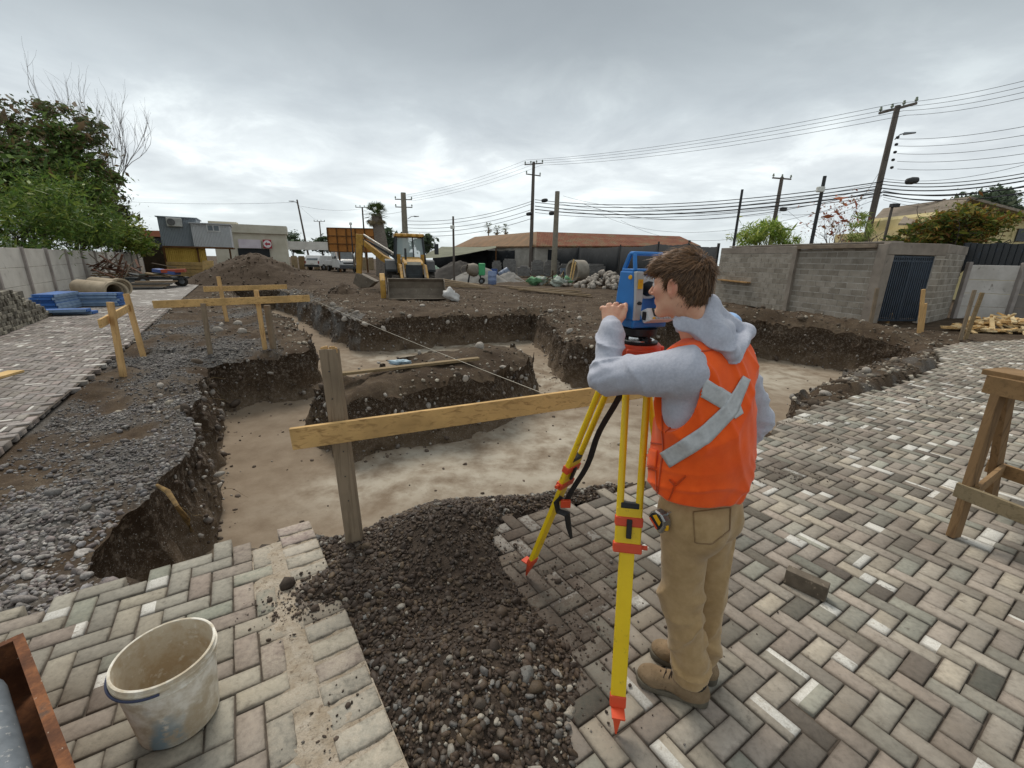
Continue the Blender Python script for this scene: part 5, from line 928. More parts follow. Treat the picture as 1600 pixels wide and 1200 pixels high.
for px, py, Y, lab in ((1425, 284, 27, 'black cable splice drum hanging right of the tall pole'), (863, 334, 46, 'black cable splice beside the concrete pole'), (827, 335, 51, 'black cable splice left of the crossed arm pole'), (851, 314, 49, 'small black splice between the two roof poles')):
    q = at(px, py, Y); MB().lathe(q - Vector((0.35, 0, 0)), [(0.05, 0), (0.16, 0.06), (0.2, 0.35), (0.16, 0.62), (0.05, 0.7)], 10, (1, 0, 0.15)).solo('cable_splice', M_DARK, lab, 'cable splice')
# ================================================================ machines, materials and stakes on the site
M_YELL = mat('machine_yellow', '#b58a36', '#987026', 3, 0.6, c3='#66512f', wear=(0.55, 0.68), spec=0.4); M_BLK = mat('machine_black', '#33383a', '#26292b', 4, 0.55, c3='#4a463f'); M_TYRE = mat('tyre_rubber', '#3c3832', '#2b2825', 6, 0.95, c3='#5b4f42', bump=0.4); M_STEEL = mat('worn_steel', '#7d7264', '#655b4f', 3, 0.65, 0.2, c3='#8f8578', bump=0.3, bscale=12); M_GLASS = NT('cab_glass'); M_GLASS.set((0.42, 0.50, 0.50), 0.08, 0, 0.6); M_GLASS.b.inputs['Alpha'].default_value = 0.62; M_GLASS = M_GLASS.m
class Frame:
    def __init__(s, o, f): s.o = Vector(o); s.f = Vector((f[0], f[1], 0)).normalized(); s.s = Vector((-s.f.y, s.f.x, 0)); s.r = Matrix((s.f, s.s, Vector((0, 0, 1)))).transposed()
    def __call__(s, a, b, z): return s.o + s.f * a + s.s * b + Vector((0, 0, z))
def wheel(name, T, c, r, w_, root, axis, hub_m):
    g = MB(); g.lathe(c - Vector(axis) * w_ / 2, [(r * .55, 0), (r * .93, 0), (r, w_ * .16), (r, w_ * .84), (r * .93, w_), (r * .55, w_)], 28, axis, close=True)
    d, a, b = basis(axis, (0, 1, 0))
    for k in range(20):
        for sgn in (0, 1):
            t = 2 * math.pi * (k + 0.5 * sgn) / 20; p = c + (a * math.cos(t) + b * math.sin(t)) * (r + 0.005); g.box(p + d * w_ * (0.22 if sgn else -0.22), (r * .07, w_ * .46, r * .10), rot=Matrix((a * math.cos(t) + b * math.sin(t), d, (a * math.cos(t) + b * math.sin(t)).cross(d))).transposed())
    ty = g.build(name, M_TYRE, root); MB().lathe(c - Vector(axis) * w_ * .42, [(0, 0), (r * .3, 0), (r * .56, w_ * .1), (r * .56, w_ * .74), (r * .3, w_ * .84), (0, w_ * .84)], 20, axis).build('rim', hub_m, ty, True)
B = Frame((-5.25, 22.3, 0.02), (0.30, -0.954)); bh = empty('backhoe_loader', B.o, 'yellow backhoe loader with front bucket lowered at the trench edge', 'backhoe')
for b_ in (-0.92, 0.92): wheel('wheel', B, B(0, b_, 0.76), 0.76, 0.46, bh, B.s, M_YELL); wheel('wheel', B, B(2.15, b_ * 0.86, 0.46), 0.46, 0.32, bh, B.s, M_YELL)
MB().box(B(0.9, 0, 0.78), (3.6, 0.62, 0.42), rot=B.r).build('chassis', M_BLK, bh, bevel=0.03)
MB().prism([(0.85, 0.98), (2.62, 0.98), (2.62, 1.45), (2.45, 1.55), (0.85, 1.74)], B.s * 0.86, B(0, -0.43, 0), B.f).build('bonnet', M_YELL, bh, bevel=0.04); MB().box(B(2.64, 0, 1.12), (0.06, 0.74, 0.55), rot=B.r).build('grille', M_BLK, bh); MB().box(B(2.66, 0, 1.46), (0.04, 0.6, 0.13), rot=B.r).build('nameplate', mat('pale_plate', '#b9b6a8', '#a09d90', 4, .6), bh)
cab_ = MB().prism([(-0.75, 0.95), (0.85, 0.95), (0.85, 1.45), (-0.75, 1.3)], B.s * 1.36, B(0, -0.68, 0), B.f).build('cab_base', M_BLK, bh, bevel=0.03)
cor = lambda a, b, z: B(a, b, z)
for b_ in (-0.70, 0.70):
    MB().beam(cor(0.86, b_ * 1.0, 1.4), cor(0.62, b_ * 0.88, 2.66), 0.09, 0.09).build('pillar', M_BLK, bh); MB().beam(cor(-0.7, b_, 1.3), cor(-0.62, b_ * 0.88, 2.66), 0.09, 0.09).build('pillar', M_BLK, bh); MB().beam(cor(0.1, b_, 1.4), cor(0.05, b_ * 0.88, 2.66), 0.06, 0.06).build('pillar', M_BLK, bh)
    MB().add([cor(0.84, b_, 1.42), cor(-0.68, b_, 1.32), cor(-0.6, b_ * .88, 2.62), cor(0.62, b_ * .88, 2.62)], [(0, 1, 2, 3)]).build('side_window', M_GLASS, bh)
    MB().prism([(-0.85, 0.75), (-0.7, 1.35), (-0.2, 1.62), (0.45, 1.55), (0.85, 1.15), (0.85, 1.05), (0.4, 1.45), (-0.2, 1.52), (-0.62, 1.28)], B.s * 0.5, B(0, b_ / abs(b_) * 0.93 - 0.25, 0), B.f).build('fender', M_BLK, bh)
MB().add([cor(0.86, -0.66, 1.45), cor(0.86, 0.66, 1.45), cor(0.62, 0.58, 2.6), cor(0.62, -0.58, 2.6)], [(0, 1, 2, 3)]).build('windscreen', M_GLASS, bh); MB().beam(cor(0.88, 0.16, 1.45), cor(0.65, 0.14, 2.62), 0.05, 0.05).build('pillar', M_BLK, bh)
MB().box(cor(-0.1, 0, 1.5), (0.5, 0.5, 0.9), rot=B.r).build('seat', M_BLK, bh, bevel=0.08)
rf = MB().box(B(0.0, 0, 2.73), (1.55, 1.38, 0.14), rot=B.r).build('cab_roof', M_YELL, bh, bevel=0.05)
for b_ in (-0.52, -0.2, 0.2, 0.52): MB().box(B(0.74, b_, 2.72), (0.1, 0.2, 0.12), rot=B.r).build('work_light', mat('orange_light', '#d0a050', '#b08438', 5, .4), rf, bevel=0.02)
for b_ in (-0.55, 0.55):
    MB().beam(B(0.95, b_, 1.30), B(2.2, b_, 1.28), 0.12, 0.24).build('loader_arm', M_YELL, bh, bevel=0.02); MB().beam(B(2.15, b_, 1.3), B(3.15, b_, 0.5), 0.12, 0.24).build('loader_arm', M_YELL, bh, bevel=0.02); MB().cyl(B(1.2, b_ * 0.9, 1.0), B(2.4, b_ * 0.9, 1.1), 0.06).build('ram', M_STEEL, bh); MB().cyl(B(2.2, b_ * 0.8, 1.45), B(3.12, b_ * 0.8, 0.85), 0.045).build('ram', M_STEEL, bh); MB().beam(B(0.9, b_, 1.0), B(0.9, b_, 1.85), 0.16, 0.2, up=B.f).build('tower', M_YELL, bh)
bk = [(4.05, 0.02), (3.5, 0.0), (3.26, 0.14), (3.18, 0.42), (3.24, 0.72), (3.40, 0.86), (3.43, 0.83), (3.29, 0.70), (3.24, 0.42), (3.31, 0.18), (3.52, 0.05), (4.05, 0.05)]
MB().prism(bk, B.s * 2.36, B(0, -1.18, 0), B.f).build('bucket', M_STEEL, bh); sp_ = [(4.0, 0.02), (3.5, 0.0), (3.26, 0.14), (3.18, 0.42), (3.24, 0.72), (3.40, 0.86), (3.62, 0.70), (4.0, 0.16)]
for b_ in (-1.2, 1.17): MB().prism(sp_, B.s * 0.03, B(0, b_, 0), B.f).build('bucket_side', M_STEEL, bh)
MB().prism([(2.35, 1.02), (2.75, 1.0), (3.1, 0.75), (3.3, 0.3), (3.35, 0.0), (3.1, 0.0), (3.0, 0.35), (2.75, 0.65), (2.35, 0.75)], B.s * 0.22, B(0, -1.5, 0), B.f).build('side_guard', M_YELL, bh, bevel=0.03)
MB().beam(B(0.7, 0.75, 2.3), B(0.9, 1.2, 2.3), 0.03, 0.03).build('mirror_arm', M_BLK, bh); MB().box(B(0.9, 1.24, 2.12), (0.06, 0.2, 0.5), rot=B.r).build('mirror', M_BLK, bh, bevel=0.02); MB().cyl(B(1.9, -0.3, 1.5), B(1.9, -0.3, 2.1), 0.05).build('exhaust', M_BLK, bh)
rt, el_, lo_ = B(-1.15, -0.35, 1.15), at(566, 377, 24.2), at(561, 430, 24.0); mid_ = rt.lerp(el_, 0.5) + Vector((0, 0, -0.12))
MB().box(B(-1.05, -0.2, 0.85), (0.35, 1.9, 0.7), rot=B.r).build('rear_frame', M_YELL, bh, bevel=0.03); MB().beam(rt, mid_, 0.22, 0.38, h2=0.32).build('boom', M_YELL, bh, bevel=0.02); MB().beam(mid_ - (mid_ - rt).normalized() * 0.1, el_, 0.22, 0.32, h2=0.22).build('boom', M_YELL, bh, bevel=0.02)
MB().beam(el_ + Vector((-0.1, 0, 0.35)), lo_, 0.2, 0.40, up=(1, 0, 0), h2=0.25).build('dipper', M_YELL, bh, bevel=0.03); MB().cyl(rt.lerp(el_, 0.15) + Vector((0, 0, .5)), el_ + Vector((0.1, 0, 0.32)), 0.06).build('ram', mat('ram_chrome', '#b9b3a8', '#908a80', 3, .35, .5), bh); MB().cyl(el_ + Vector((-0.28, 0, 0.0)), lo_ + Vector((-0.22, 0, 0.45)), 0.05).build('ram', M_STEEL, bh)
for k in range(3): MB().tube([rt + Vector((.05 * k, -.14, .3)), rt.lerp(el_, .35) + Vector((0, -.16, .30 + .05 * k)), rt.lerp(el_, .75) + Vector((0, -.16, .22 + .04 * k)), el_ + Vector((.12, -.14, .1)), el_.lerp(lo_, .35) + Vector((.2, -.12, 0))], .022, 5).build('hydraulic_hose', M_BLK, bh)
q = lo_; MB().prism([(-0.05, 0.12), (0.28, 0.05), (1.0, -0.30), (0.62, -0.62), (0.1, -0.66), (-0.25, -0.40)], (0, 0.7, 0), q + Vector((0, -0.35, 0)), (1, 0, 0)).build('digging_bucket', M_STEEL, bh, bevel=0.03)
for b_ in (-0.85, 0.85): MB().beam(B(-1.1, b_, 1.2), B(-1.1, b_, 0.25), 0.16, 0.16, up=B.f).build('stabiliser', M_YELL, bh); MB().box(B(-1.1, b_, 0.2), (0.4, 0.35, 0.08), rot=B.r).build('stabiliser_foot', M_STEEL, bh)
# white dropside truck
M_WHITE = mat('white_paint', '#d9dad8', '#c4c5c3', 2, 0.4, spec=0.5, c3='#a8a49c', wear=(0.66, 0.8)); M_CGL = mat('vehicle_glass', '#5d686c', '#4a5356', 2, 0.1, spec=0.7); M_BUMP = mat('grey_bumper', '#5a5d5f', '#484a4c', 3, 0.6); M_LAMPC = mat('headlamp', '#b9bcbd', '#90969a', 5, 0.2)
q = at(534, 424.5, 50.5); T = Frame((q.x, q.y, 0), (0.62, -0.785)); tk = empty('dropside_truck', T.o, 'white double cab dropside truck parked before the hoarding', 'truck')
MB().prism([(-0.15, 0.45), (2.55, 0.45), (2.62, 0.95), (2.40, 1.28), (1.95, 1.40), (1.35, 2.16), (1.1, 2.24), (-0.1, 2.24), (-0.15, 2.1)], T.s * 1.96, T(0, -0.98, 0), T.f).build('cab', M_WHITE, tk, bevel=0.07)
MB().add([T(1.98, -0.84, 1.40), T(1.98, 0.84, 1.40), T(1.40, 0.78, 2.13), T(1.40, -0.78, 2.13)], [(0, 1, 2, 3)]).build('windscreen', M_CGL, tk)
for sgn in (-1, 1):
    for w_ in ([(1.72, 1.42), (0.92, 1.40), (0.92, 2.02), (1.32, 2.02)], [(0.8, 1.40), (0.15, 1.40), (0.15, 2.02), (0.8, 2.02)]): MB().add([T(a, sgn * 0.99, z) for a, z in w_], [(0, 1, 2, 3)]).build('side_window', M_CGL, tk)
    MB().box(T(2.44, sgn * 0.74, 1.06), (0.25, 0.34, 0.3), rot=T.r).build('headlight', M_LAMPC, tk, bevel=0.05); MB().box(T(1.62, sgn * 1.08, 1.55), (0.1, 0.16, 0.26), rot=T.r).build('mirror', M_BUMP, tk)
    for a in (1.85, -1.75): wheel('wheel', T, T(a, sgn * 0.86, 0.34), 0.34, 0.22, tk, T.s, M_METAL)
MB().box(T(2.56, 0, 0.58), (0.24, 1.9, 0.4), rot=T.r).build('bumper', M_BUMP, tk, bevel=0.05); MB().box(T(2.58, 0, 0.98), (0.1, 1.1, 0.16), rot=T.r).build('grille', M_BLK, tk)
MB().box(T(-1.6, 0, 0.72), (2.9, 1.95, 0.12), rot=T.r).build('bed', M_WHITE, tk)
for b_ in (-1.0, 1.0): MB().box(T(-1.6, b_, 0.98), (2.9, 0.05, 0.42), rot=T.r).build('side_board', M_WHITE, tk)
for a in (-3.05, -0.2): MB().box(T(a, 0, 0.98), (0.05, 2.0, 0.42), rot=T.r).build('end_board', M_WHITE, tk)
MB().box(T(-1.6, 0, 0.5), (2.8, 0.9, 0.2), rot=T.r).build('chassis', M_BLK, tk)
q = at(489, 423, 53); K = Frame((q.x, q.y, 0), (0.12, 0.99)); pk = empty('pickup', K.o, 'white pickup with canopy seen from behind left of the truck', 'pickup')
MB().prism([(-0.1, 0.5), (5.0, 0.5), (5.0, 1.0), (3.9, 1.1), (3.2, 1.68), (0.35, 1.72), (0.0, 1.15)], K.s * 1.82, K(0, -0.91, 0), K.f).build('body', M_WHITE, pk, bevel=0.06); MB().add([K(-0.005, -0.7, 1.16), K(-0.005, 0.7, 1.16), K(0.30, 0.66, 1.62), K(0.30, -0.66, 1.62)], [(0, 1, 2, 3)]).build('rear_window', M_CGL, pk); MB().box(K(-0.12, 0, 0.52), (0.2, 1.8, 0.26), rot=K.r).build('bumper', M_BLK, pk); MB().box(K(-0.11, 0, 0.78), (0.03, 0.4, 0.13), rot=K.r).build('number_plate', mat('plate', '#d0d0cc', '#bbbbb8', 3, .5), pk)
for sgn in (-1, 1):
    MB().box(K(-0.06, sgn * 0.84, 0.92), (0.08, 0.12, 0.3), rot=K.r).build('tail_light', mat('tail_red', '#8a2a24', '#70201c', 3, .3), pk)
    for a in (0.9, 4.1): wheel('wheel', K, K(a, sgn * 0.82, 0.36), 0.36, 0.22, pk, K.s, M_METAL)

# ---- heaps
def mound(name, c, rx, ry, h, m_, label, cat, seed, n=60, pw=1.5, rough=0.12, kind=None):
    V = []; F_ = []; c = Vector(c)
    rs = np.linspace(0, 1, n // 2); ths = np.linspace(0, 2 * np.pi, n, endpoint=False); Rr, Th = np.meshgrid(rs, ths, indexing='ij'); wob = 1 + 0.14 * vnoise(np.cos(Th) * 1.5, np.sin(Th) * 1.5, seed, seed)
    X_, Y_ = c.x + rx * Rr * np.cos(Th) * wob, c.y + ry * Rr * np.sin(Th) * wob; prof = np.clip(1 - Rr ** pw, 0, 1) ** 1.15; Z_ = c.z - 0.08 + (h + 0.08) * prof + rough * fbm(X_ * 2.2, Y_ * 2.2, seed, 4, 0.55, seed) * np.sqrt(np.clip(1.02 - Rr, 0, 1))
    V = np.stack([X_.ravel(), Y_.ravel(), Z_.ravel()], 1) - np.array(c); k = len(ths); i, j = np.meshgrid(np.arange(len(rs) - 1), np.arange(k), indexing='ij'); F_ = np.stack([i * k + j, i * k + (j + 1) % k, (i + 1) * k + (j + 1) % k, (i + 1) * k + j], 2).reshape(-1, 4)[:, ::-1]
    o = obj(name, mesh_np(name, V, F_, m_, True), None, c); return tag(o, label, cat, kind=kind), X_, Y_, Z_
M_SOIL2 = mat('heap_soil', (0.062, 0.040, 0.024), (0.088, 0.059, 0.037), 3, 0.95, bump=0.7, bscale=18, bdist=0.04, c3=(0.11, 0.08, 0.053))
def heap_stones(o, Xh, Yh, Zh, n, s, pal, seed, lowbias=2.0):
    rg = np.random.default_rng(seed); k = (rg.uniform(0, 1, n) ** (1 / lowbias) * (Xh.shape[0] - 1)).astype(int); j = rg.integers(0, Xh.shape[1], n); P_ = np.stack([Xh[k, j], Yh[k, j], Zh[k, j]], 1) + rg.normal(0, .05, (n, 3)) * (1, 1, 0.1)
    V, F_, T = scatter(P_, rg.lognormal(math.log(s), .45, n), pick_tones(n, pal, seed), 1, 0, seed, 0.4); so_ = stones_obj('heap_stones', V - np.array(o.location), F_, T, M_STONE); so_.parent = o; so_['kind'] = 'stuff'
q = at(404, 440, 27.5); o, a_, b_, c_ = mound('soil_heap', (q.x, 27.5, 0), 4.3, 2.8, 1.78, M_SOIL2, 'big dark brown soil heap at the end of the paved path', 'soil heap', 3, 80, 1.45, 0.10); heap_stones(o, a_, b_, c_, 600, 0.04, [(0.075, .05, .031), (0.095, .066, .042), '#9a8d7c', (0.08, .055, .035), (0.06, .04, .025)], 51)
q = at(535, 447, 21); o, a_, b_, c_ = mound('soil_heap', (q.x, 21.0, 0), 1.0, 0.8, 0.45, M_SOIL2, 'low mound of loose soil in front of the digging bucket', 'soil heap', 5, 40); heap_stones(o, a_, b_, c_, 120, 0.035, [(0.09, .065, .047), (0.12, .09, .066), '#9a8d7c'], 52)
M_SAND = mat('grey_sand', '#8d8983', '#77736d', 2, 0.95, bump=0.4, bscale=25); M_DSAND = mat('dark_sand', '#4c4742', '#3b3733', 2, 0.95, bump=0.4, bscale=25)
q = at(748, 440, 34); mound('sand_heap', (q.x, 35, 0), 2.3, 1.8, 1.15, M_SAND, 'pale grey sand heap behind the green mixer', 'sand heap', 7); q = at(714, 430, 37); mound('sand_heap', (q.x, 38.5, 0), 3.0, 2, 1.5, M_DSAND, 'dark sand heap left of the green mixer', 'sand heap', 8); q = at(795, 436, 36); mound('sand_heap', (q.x, 37, 0), 1.6, 1.3, 0.7, M_SAND, 'small grey sand heap behind the blue barrels', 'sand heap', 9)
q = at(672, 420, 44); mound('tarp_heap', (q.x, 43, 0), 2.4, 1.2, 1.1, mat('green_tarp', '#8fa592', '#768c78', 2, .6, c3='#a9b8aa'), 'pale green tarpaulin covering material behind the backhoe', 'tarpaulin', 10, 40, 1.6, 0.25)
# ---- concrete mixer, barrels, ring
q = gp(741, 443); mx_ = empty('concrete_mixer', (q.x, q.y, 0), 'concrete mixer with grey drum and bright green motor box', 'mixer'); O = Vector((q.x, q.y, 0)); ax = Vector((-0.75, -0.35, 0.25)).normalized(); M_DRUM = mat('drum_grey', '#8f8678', '#766d60', 3, .7, c3='#aaa294')
MB().lathe(O + Vector((-0.05, 0, 0.95)) - ax * 0.35, [(0.0, 0), (0.35, 0.02), (0.46, 0.2), (0.46, 0.5), (0.28, 0.85), (0.24, 0.87), (0.40, 0.5)], 20, ax).build('drum', M_DRUM, mx_, True)
MB().box(O + Vector((0.55, 0.05, 1.0)), (0.45, 0.6, 0.85)).build('motor_box', mat('mixer_green', '#4fae72', '#3f9560', 3, .5), mx_, bevel=0.06)
for x in (-0.45, 0.55): MB().beam(O + Vector((x, -0.3, 0)), O + Vector((x * 0.7, 0, 0.75)), 0.06, 0.06).build('leg', M_BLK, mx_); MB().beam(O + Vector((x, 0.35, 0)), O + Vector((x * 0.7, 0, 0.75)), 0.06, 0.06).build('leg', M_BLK, mx_)
MB().tube([O + Vector((-0.62 + 0.3 * math.cos(t), -0.34, 0.95 + 0.3 * math.sin(t))) for t in np.linspace(0, 6.28, 17)], 0.02, 5).build('hand_wheel', M_DRUM, mx_)
for y in (-0.35, 0.35): wheel('wheel', None, O + Vector((0.55, y, 0.2)), 0.2, 0.1, mx_, Vector((0, 1, 0)), M_METAL)
M_BARB = mat('translucent_blue', '#8797b8', '#7486ac', 2, .4, spec=.5); M_BARD = mat('deep_blue', '#34508c', '#2a4276', 2, .45)
def barrel(q, r, h, m_, label, axis=(0, 0, 1)):
    return MB().lathe(q, [(r * .9, 0), (r, h * .04), (r, h * .3), (r * 1.04, h * .33), (r, h * .36), (r, h * .64), (r * 1.04, h * .67), (r, h * .7), (r, h * .93), (r * .92, h), (r * .84, h), (r * .84, h * .9), (0, h * .9)], 20, axis).solo('barrel', m_, label, 'barrel', 'plastic barrels', smooth=True, base=q)
q = gp(769, 444.5); barrel(q, 0.30, 0.92, M_BARB, 'upright translucent blue barrel right of the green mixer'); q = gp(772, 436); barrel(q, 0.3, 0.9, M_BARD, 'deep blue barrel behind the translucent one'); q = gp(781, 436) + Vector((0, 0, 0.3)); barrel(q, 0.31, 0.95, mat('grey_blue', '#8d97a8', '#7a8496', 2, .5), 'grey blue barrel lying tilted before the paver pallets', (0.75, -0.1, 0.5))
q = gp(893, 441); rg_ = MB().lathe(q + Vector((0, 0.0, 0.9)), [(0.72, 0), (0.9, 0), (0.9, 1.1), (0.72, 1.1)], 32, Vector((0.85, 0.5, 0)).normalized(), close=True).solo('concrete_ring', mat('ring_concrete', '#a39b8e', '#8a8276', 2, .9, bump=.3), 'short wide concrete pipe ring standing on its rim', 'concrete ring', smooth=True)
for k in (0, 1): q = gp(889 + 4 * k, 442); t_ = at(897 + 3 * k, 405 + 4 * k, q.y); MB().beam(q + Vector((0, -0.1, 0)), t_ + Vector((0, 0.2, 0)), 0.12, 0.05).solo('leaning_board', M_PLANK, ['left', 'right'][k] + ' of two boards leaning against the concrete ring', 'board')
q = at(882, 428, 41); barrel(Vector((q.x, 41, 0)), 0.42, 1.05, mat('slate_tub', '#5d6874', '#4e5863', 2, .6), 'slate grey tub standing left of the concrete ring')
# ---- pallets of pavers
M_PPACK = NT('stacked_pavers'); _b = M_PPACK.n('ShaderNodeTexBrick'); _mp = M_PPACK.n('ShaderNodeMapping'); _mp.inputs['Rotation'].default_value = (R(90), 0, 0); M_PPACK.L.new(M_PPACK.co, _mp.inputs[0]); M_PPACK.L.new(_mp.outputs[0], _b.inputs['Vector']); _b.inputs['Brick Width'].default_value = .19; _b.inputs['Row Height'].default_value = .085; _b.inputs['Scale'].default_value = 1; _b.inputs['Mortar Size'].default_value = .006; _b.inputs['Color1'].default_value = (.26, .25, .235, 1); _b.inputs['Color2'].default_value = (.17, .163, .155, 1); _b.inputs['Mortar'].default_value = (.06, .06, .055, 1); M_PPACK.set(_b.outputs['Color'], .9); M_PPACK = M_PPACK.m
M_PAL = wood('pallet_wood', '#7d7061', '#5f5447')
PL = [(769, 784, 407, 424, 50, 'leftmost low pallet of grey pavers by the mesh fence'), (786, 807, 404, 422, 49, 'second pallet of grey pavers from the left, standing taller'), (808, 829, 415, 432, 45, 'front pallet of pavers before the dark fence post'), (830, 850, 406, 430, 47, 'tall double pallet of pavers left of the square concrete pole'), (851, 874, 406, 430.5, 46.5, 'tall double pallet of pavers under the square concrete pole'), (875, 889, 412, 429, 47, 'narrow pallet of pavers behind the slate tub'), (915, 946, 412, 436, 41, 'broad pallet of broken pavers right of the concrete ring')]
for x0, x1, y0, y1, Yp, lab in PL:
    a_, b_ = at(x0, y0, Yp), at(x1, y0, Yp); t = empty('paver_pallet', ((a_.x + b_.x) / 2, Yp, 0), lab, 'pallet', 'pallets of pavers'); w_ = b_.x - a_.x; hh = a_.z - 0.15; nc = max(6, int(hh / 0.16)); cx_ = (a_.x + b_.x) / 2
    for k in range(3): MB().box((cx_ + (k - 1) * w_ * .42, Yp, 0.06), (0.1, 1.0, 0.09)).build('runner', M_PAL, t)
    MB().box((cx_, Yp, 0.125), (w_, 1.05, 0.03)).build('deck', M_PAL, t)
    for k in range(nc):
        wk = w_ * random.uniform(0.90, 1.0) * (1 if k < nc - 1 else random.uniform(0.5, 0.9)); MB().box((cx_ + random.uniform(-.03, .03), Yp + random.uniform(-.04, .04), 0.145 + hh * (k + 0.5) / nc), (wk, 0.95, hh / nc - 0.012)).build('paver_course', M_PPACK, t)
# ---- planks, rubble, debris
M_OLDW = wood('weathered_plank', '#8a7658', '#655439'); M_OLDW2 = wood('dirty_plank', '#75634c', '#524535')
def plank(a, b, w_, h_, m_, label, group=None, name='plank'): return MB().beam(a, b, w_, h_).solo(name, m_, label, 'plank', group)
for k in range(9):
    a_ = gp(772 + 6 * k + random.uniform(-6, 6), 447 + 1.2 * k); b_ = gp(905 + 2.5 * k, 457 + 1.1 * k); plank(a_ + Vector((0, 0, 0.06 + 0.03 * (k % 3))), b_ + Vector((0, 0, 0.05 + 0.03 * ((k + 1) % 3))), 0.16, 0.045, M_OLDW if k % 2 else M_OLDW2, 'long weathered plank lying in the bundle before the stone heap', 'long planks on the ground')
for k in range(7):
    a_ = gp(690 + random.uniform(-4, 4), 440 + 1.5 * k); b_ = gp(752 + 3 * k - random.uniform(0, 8), 447 + 1.0 * k); plank(a_ + Vector((0, 0, 0.22 - 0.02 * k)), b_ + Vector((0, 0, 0.1)), 0.16, 0.05, M_OLDW2 if k % 2 else M_OLDW, 'grey brown plank in the loose bundle below the mixer', 'planks below the mixer')
q = gp(945, 450); sh_ = empty('stone_heap', (q.x, q.y, 0), 'heap of pale rounded boulders beyond the survey instrument', 'stone heap'); shp, F_ = stone_shapes(2, 8, 1, 77); SM = []
M_BOULD = mat('pale_boulder', '#aaa196', '#8d857b', 3, .9, bump=.3, c3='#bdb4a8')
for S in shp: SM.append(mesh_np('stone', S, F_, M_BOULD, True))
rg = np.random.default_rng(78); st_ = []
for k in range(190):
    r_ = math.sqrt(rg.uniform(0, 1)); a_ = rg.uniform(0, 6.28); x, y = r_ * math.cos(a_) * 2.0, r_ * math.sin(a_) * 1.6; s = rg.uniform(0.11, 0.24); z = max(0, 1.15 * (1 - r_ ** 1.2)) * rg.uniform(0.75, 1) + s * .3
    o = obj('stone', SM[k % 8], sh_, (x, y, z)); o.scale = (s,) * 3; o.rotation_euler = tuple(rg.uniform(0, 6.28, 3))
q = gp(870, 446); db = empty('debris_heap', (q.x, q.y, 0), 'tangled heap of green netting, slats and rubble before the concrete ring', 'debris'); rg = np.random.default_rng(80)
M_NET = mat('green_netting', '#6f9a72', '#55805a', 3, .8); 
for k in range(26):
    p = Vector((q.x + rg.normal(0, 1.0), q.y + rg.normal(0, .5), rg.uniform(0.1, .55))); d = Vector((rg.normal(0, 1), rg.normal(0, .4), rg.normal(0, .3))).normalized() * rg.uniform(.5, 1.3); MB().beam(p - d, p + d, 0.09, 0.03).build('slat', [M_OLDW, M_OLDW2, M_METAL, M_PAL][k % 4], db)
for k in range(7):
    p = np.array([q.x + rg.normal(0, .9), q.y + rg.normal(0, .4), .3]); V, Fi = ICO[3]; Vn = V * np.array([.45, .3, .28]) * (1 + .5 * fbm(V[:, 0] * 2 + k, V[:, 1] * 2, V[:, 2] * 2, 3, .6, k))[:, None] + p - np.array([q.x, q.y, 0]); obj('netting', mesh_np('netting', Vn, Fi, M_NET if k % 3 else mat('pale_plastic%d' % k, '#b9c0b4', '#98a094', 2, .6), True), db)
for k in range(30): o = obj('stone', SM[k % 8], db, (rg.normal(.6, 1.0), rg.normal(-.4, .4), .1)); s = rg.uniform(.08, .2); o.scale = (s,) * 3
q = at(703, 463, 18.6); V, Fi = ICO[3]; Vn = V * np.array([.28, .2, .3]) * (1 + .35 * fbm(V[:, 0] * 2, V[:, 1] * 2, V[:, 2] * 2, 3, .6, 3))[:, None]; Vn[:, 0] += np.clip(-Vn[:, 2], 0, 1) * 0.9; tag(obj('plastic_sack', mesh_np('plastic_sack', Vn, Fi, mat('white_plastic', '#d6d4d0', '#b8b5b0', 3, .5), True), None, (q.x, 18.6, .22)), 'crumpled white plastic sack beside the loader bucket', 'sack')

# ---- along the path: paver stack, blue forms, pipes, scrap
M_STK = [mat('stack_paver%d' % k, c, d, 6, .95, bump=.4, bscale=40) for k, (c, d) in enumerate((('#7f796c', '#635d52'), ('#928c7e', '#756f63'), ('#6a6458', '#524c43'), ('#a09a8a', '#837c6e')))]
s0, s1 = gp(0, 527), gp(82, 494); d = (s1 - s0).normalized(); nrm = Vector((-d.y, d.x, 0)); s0 = s0 - d * 1.2; ps = empty('paver_stack', s0, 'rough stack of used grey pavers at the left edge of the path', 'paver stack'); Ls = (s1 - s0).length; ang = math.atan2(d.y, d.x); pm_ = {}
for k in range(11):
    top_len = Ls * (1 - max(0, k - 1) * 0.052); x = random.uniform(-.05, 0)
    while x < top_len:
        L_ = random.choice((0.1, 0.1, 0.2)); mi = random.randrange(4)
        if (L_, mi) not in pm_: pm_[(L_, mi)] = MB().box((0, 0, 0), (L_ - .012, .2 if L_ < .15 else .1, .072)).build('paver', M_STK[mi], None, bevel=.006, seg=1); base_ = pm_[(L_, mi)]; COL.objects.unlink(base_)
        o = pm_[(L_, mi)].copy(); COL.objects.link(o); o.parent = ps; o.location = d * (x + L_ / 2) + nrm * (random.uniform(0, .05) + (0.05 if L_ > .15 else .1)) + Vector((0, 0, .04 + k * .078)); o.rotation_euler = (0, 0, ang + random.gauss(0, .05)); x += L_
MB().box(s0 + d * Ls * .5 + nrm * 0.75 + Vector((0, 0, .36)), (Ls * .8, .9, .72), ang).build('stack_core', M_STK[2], ps)
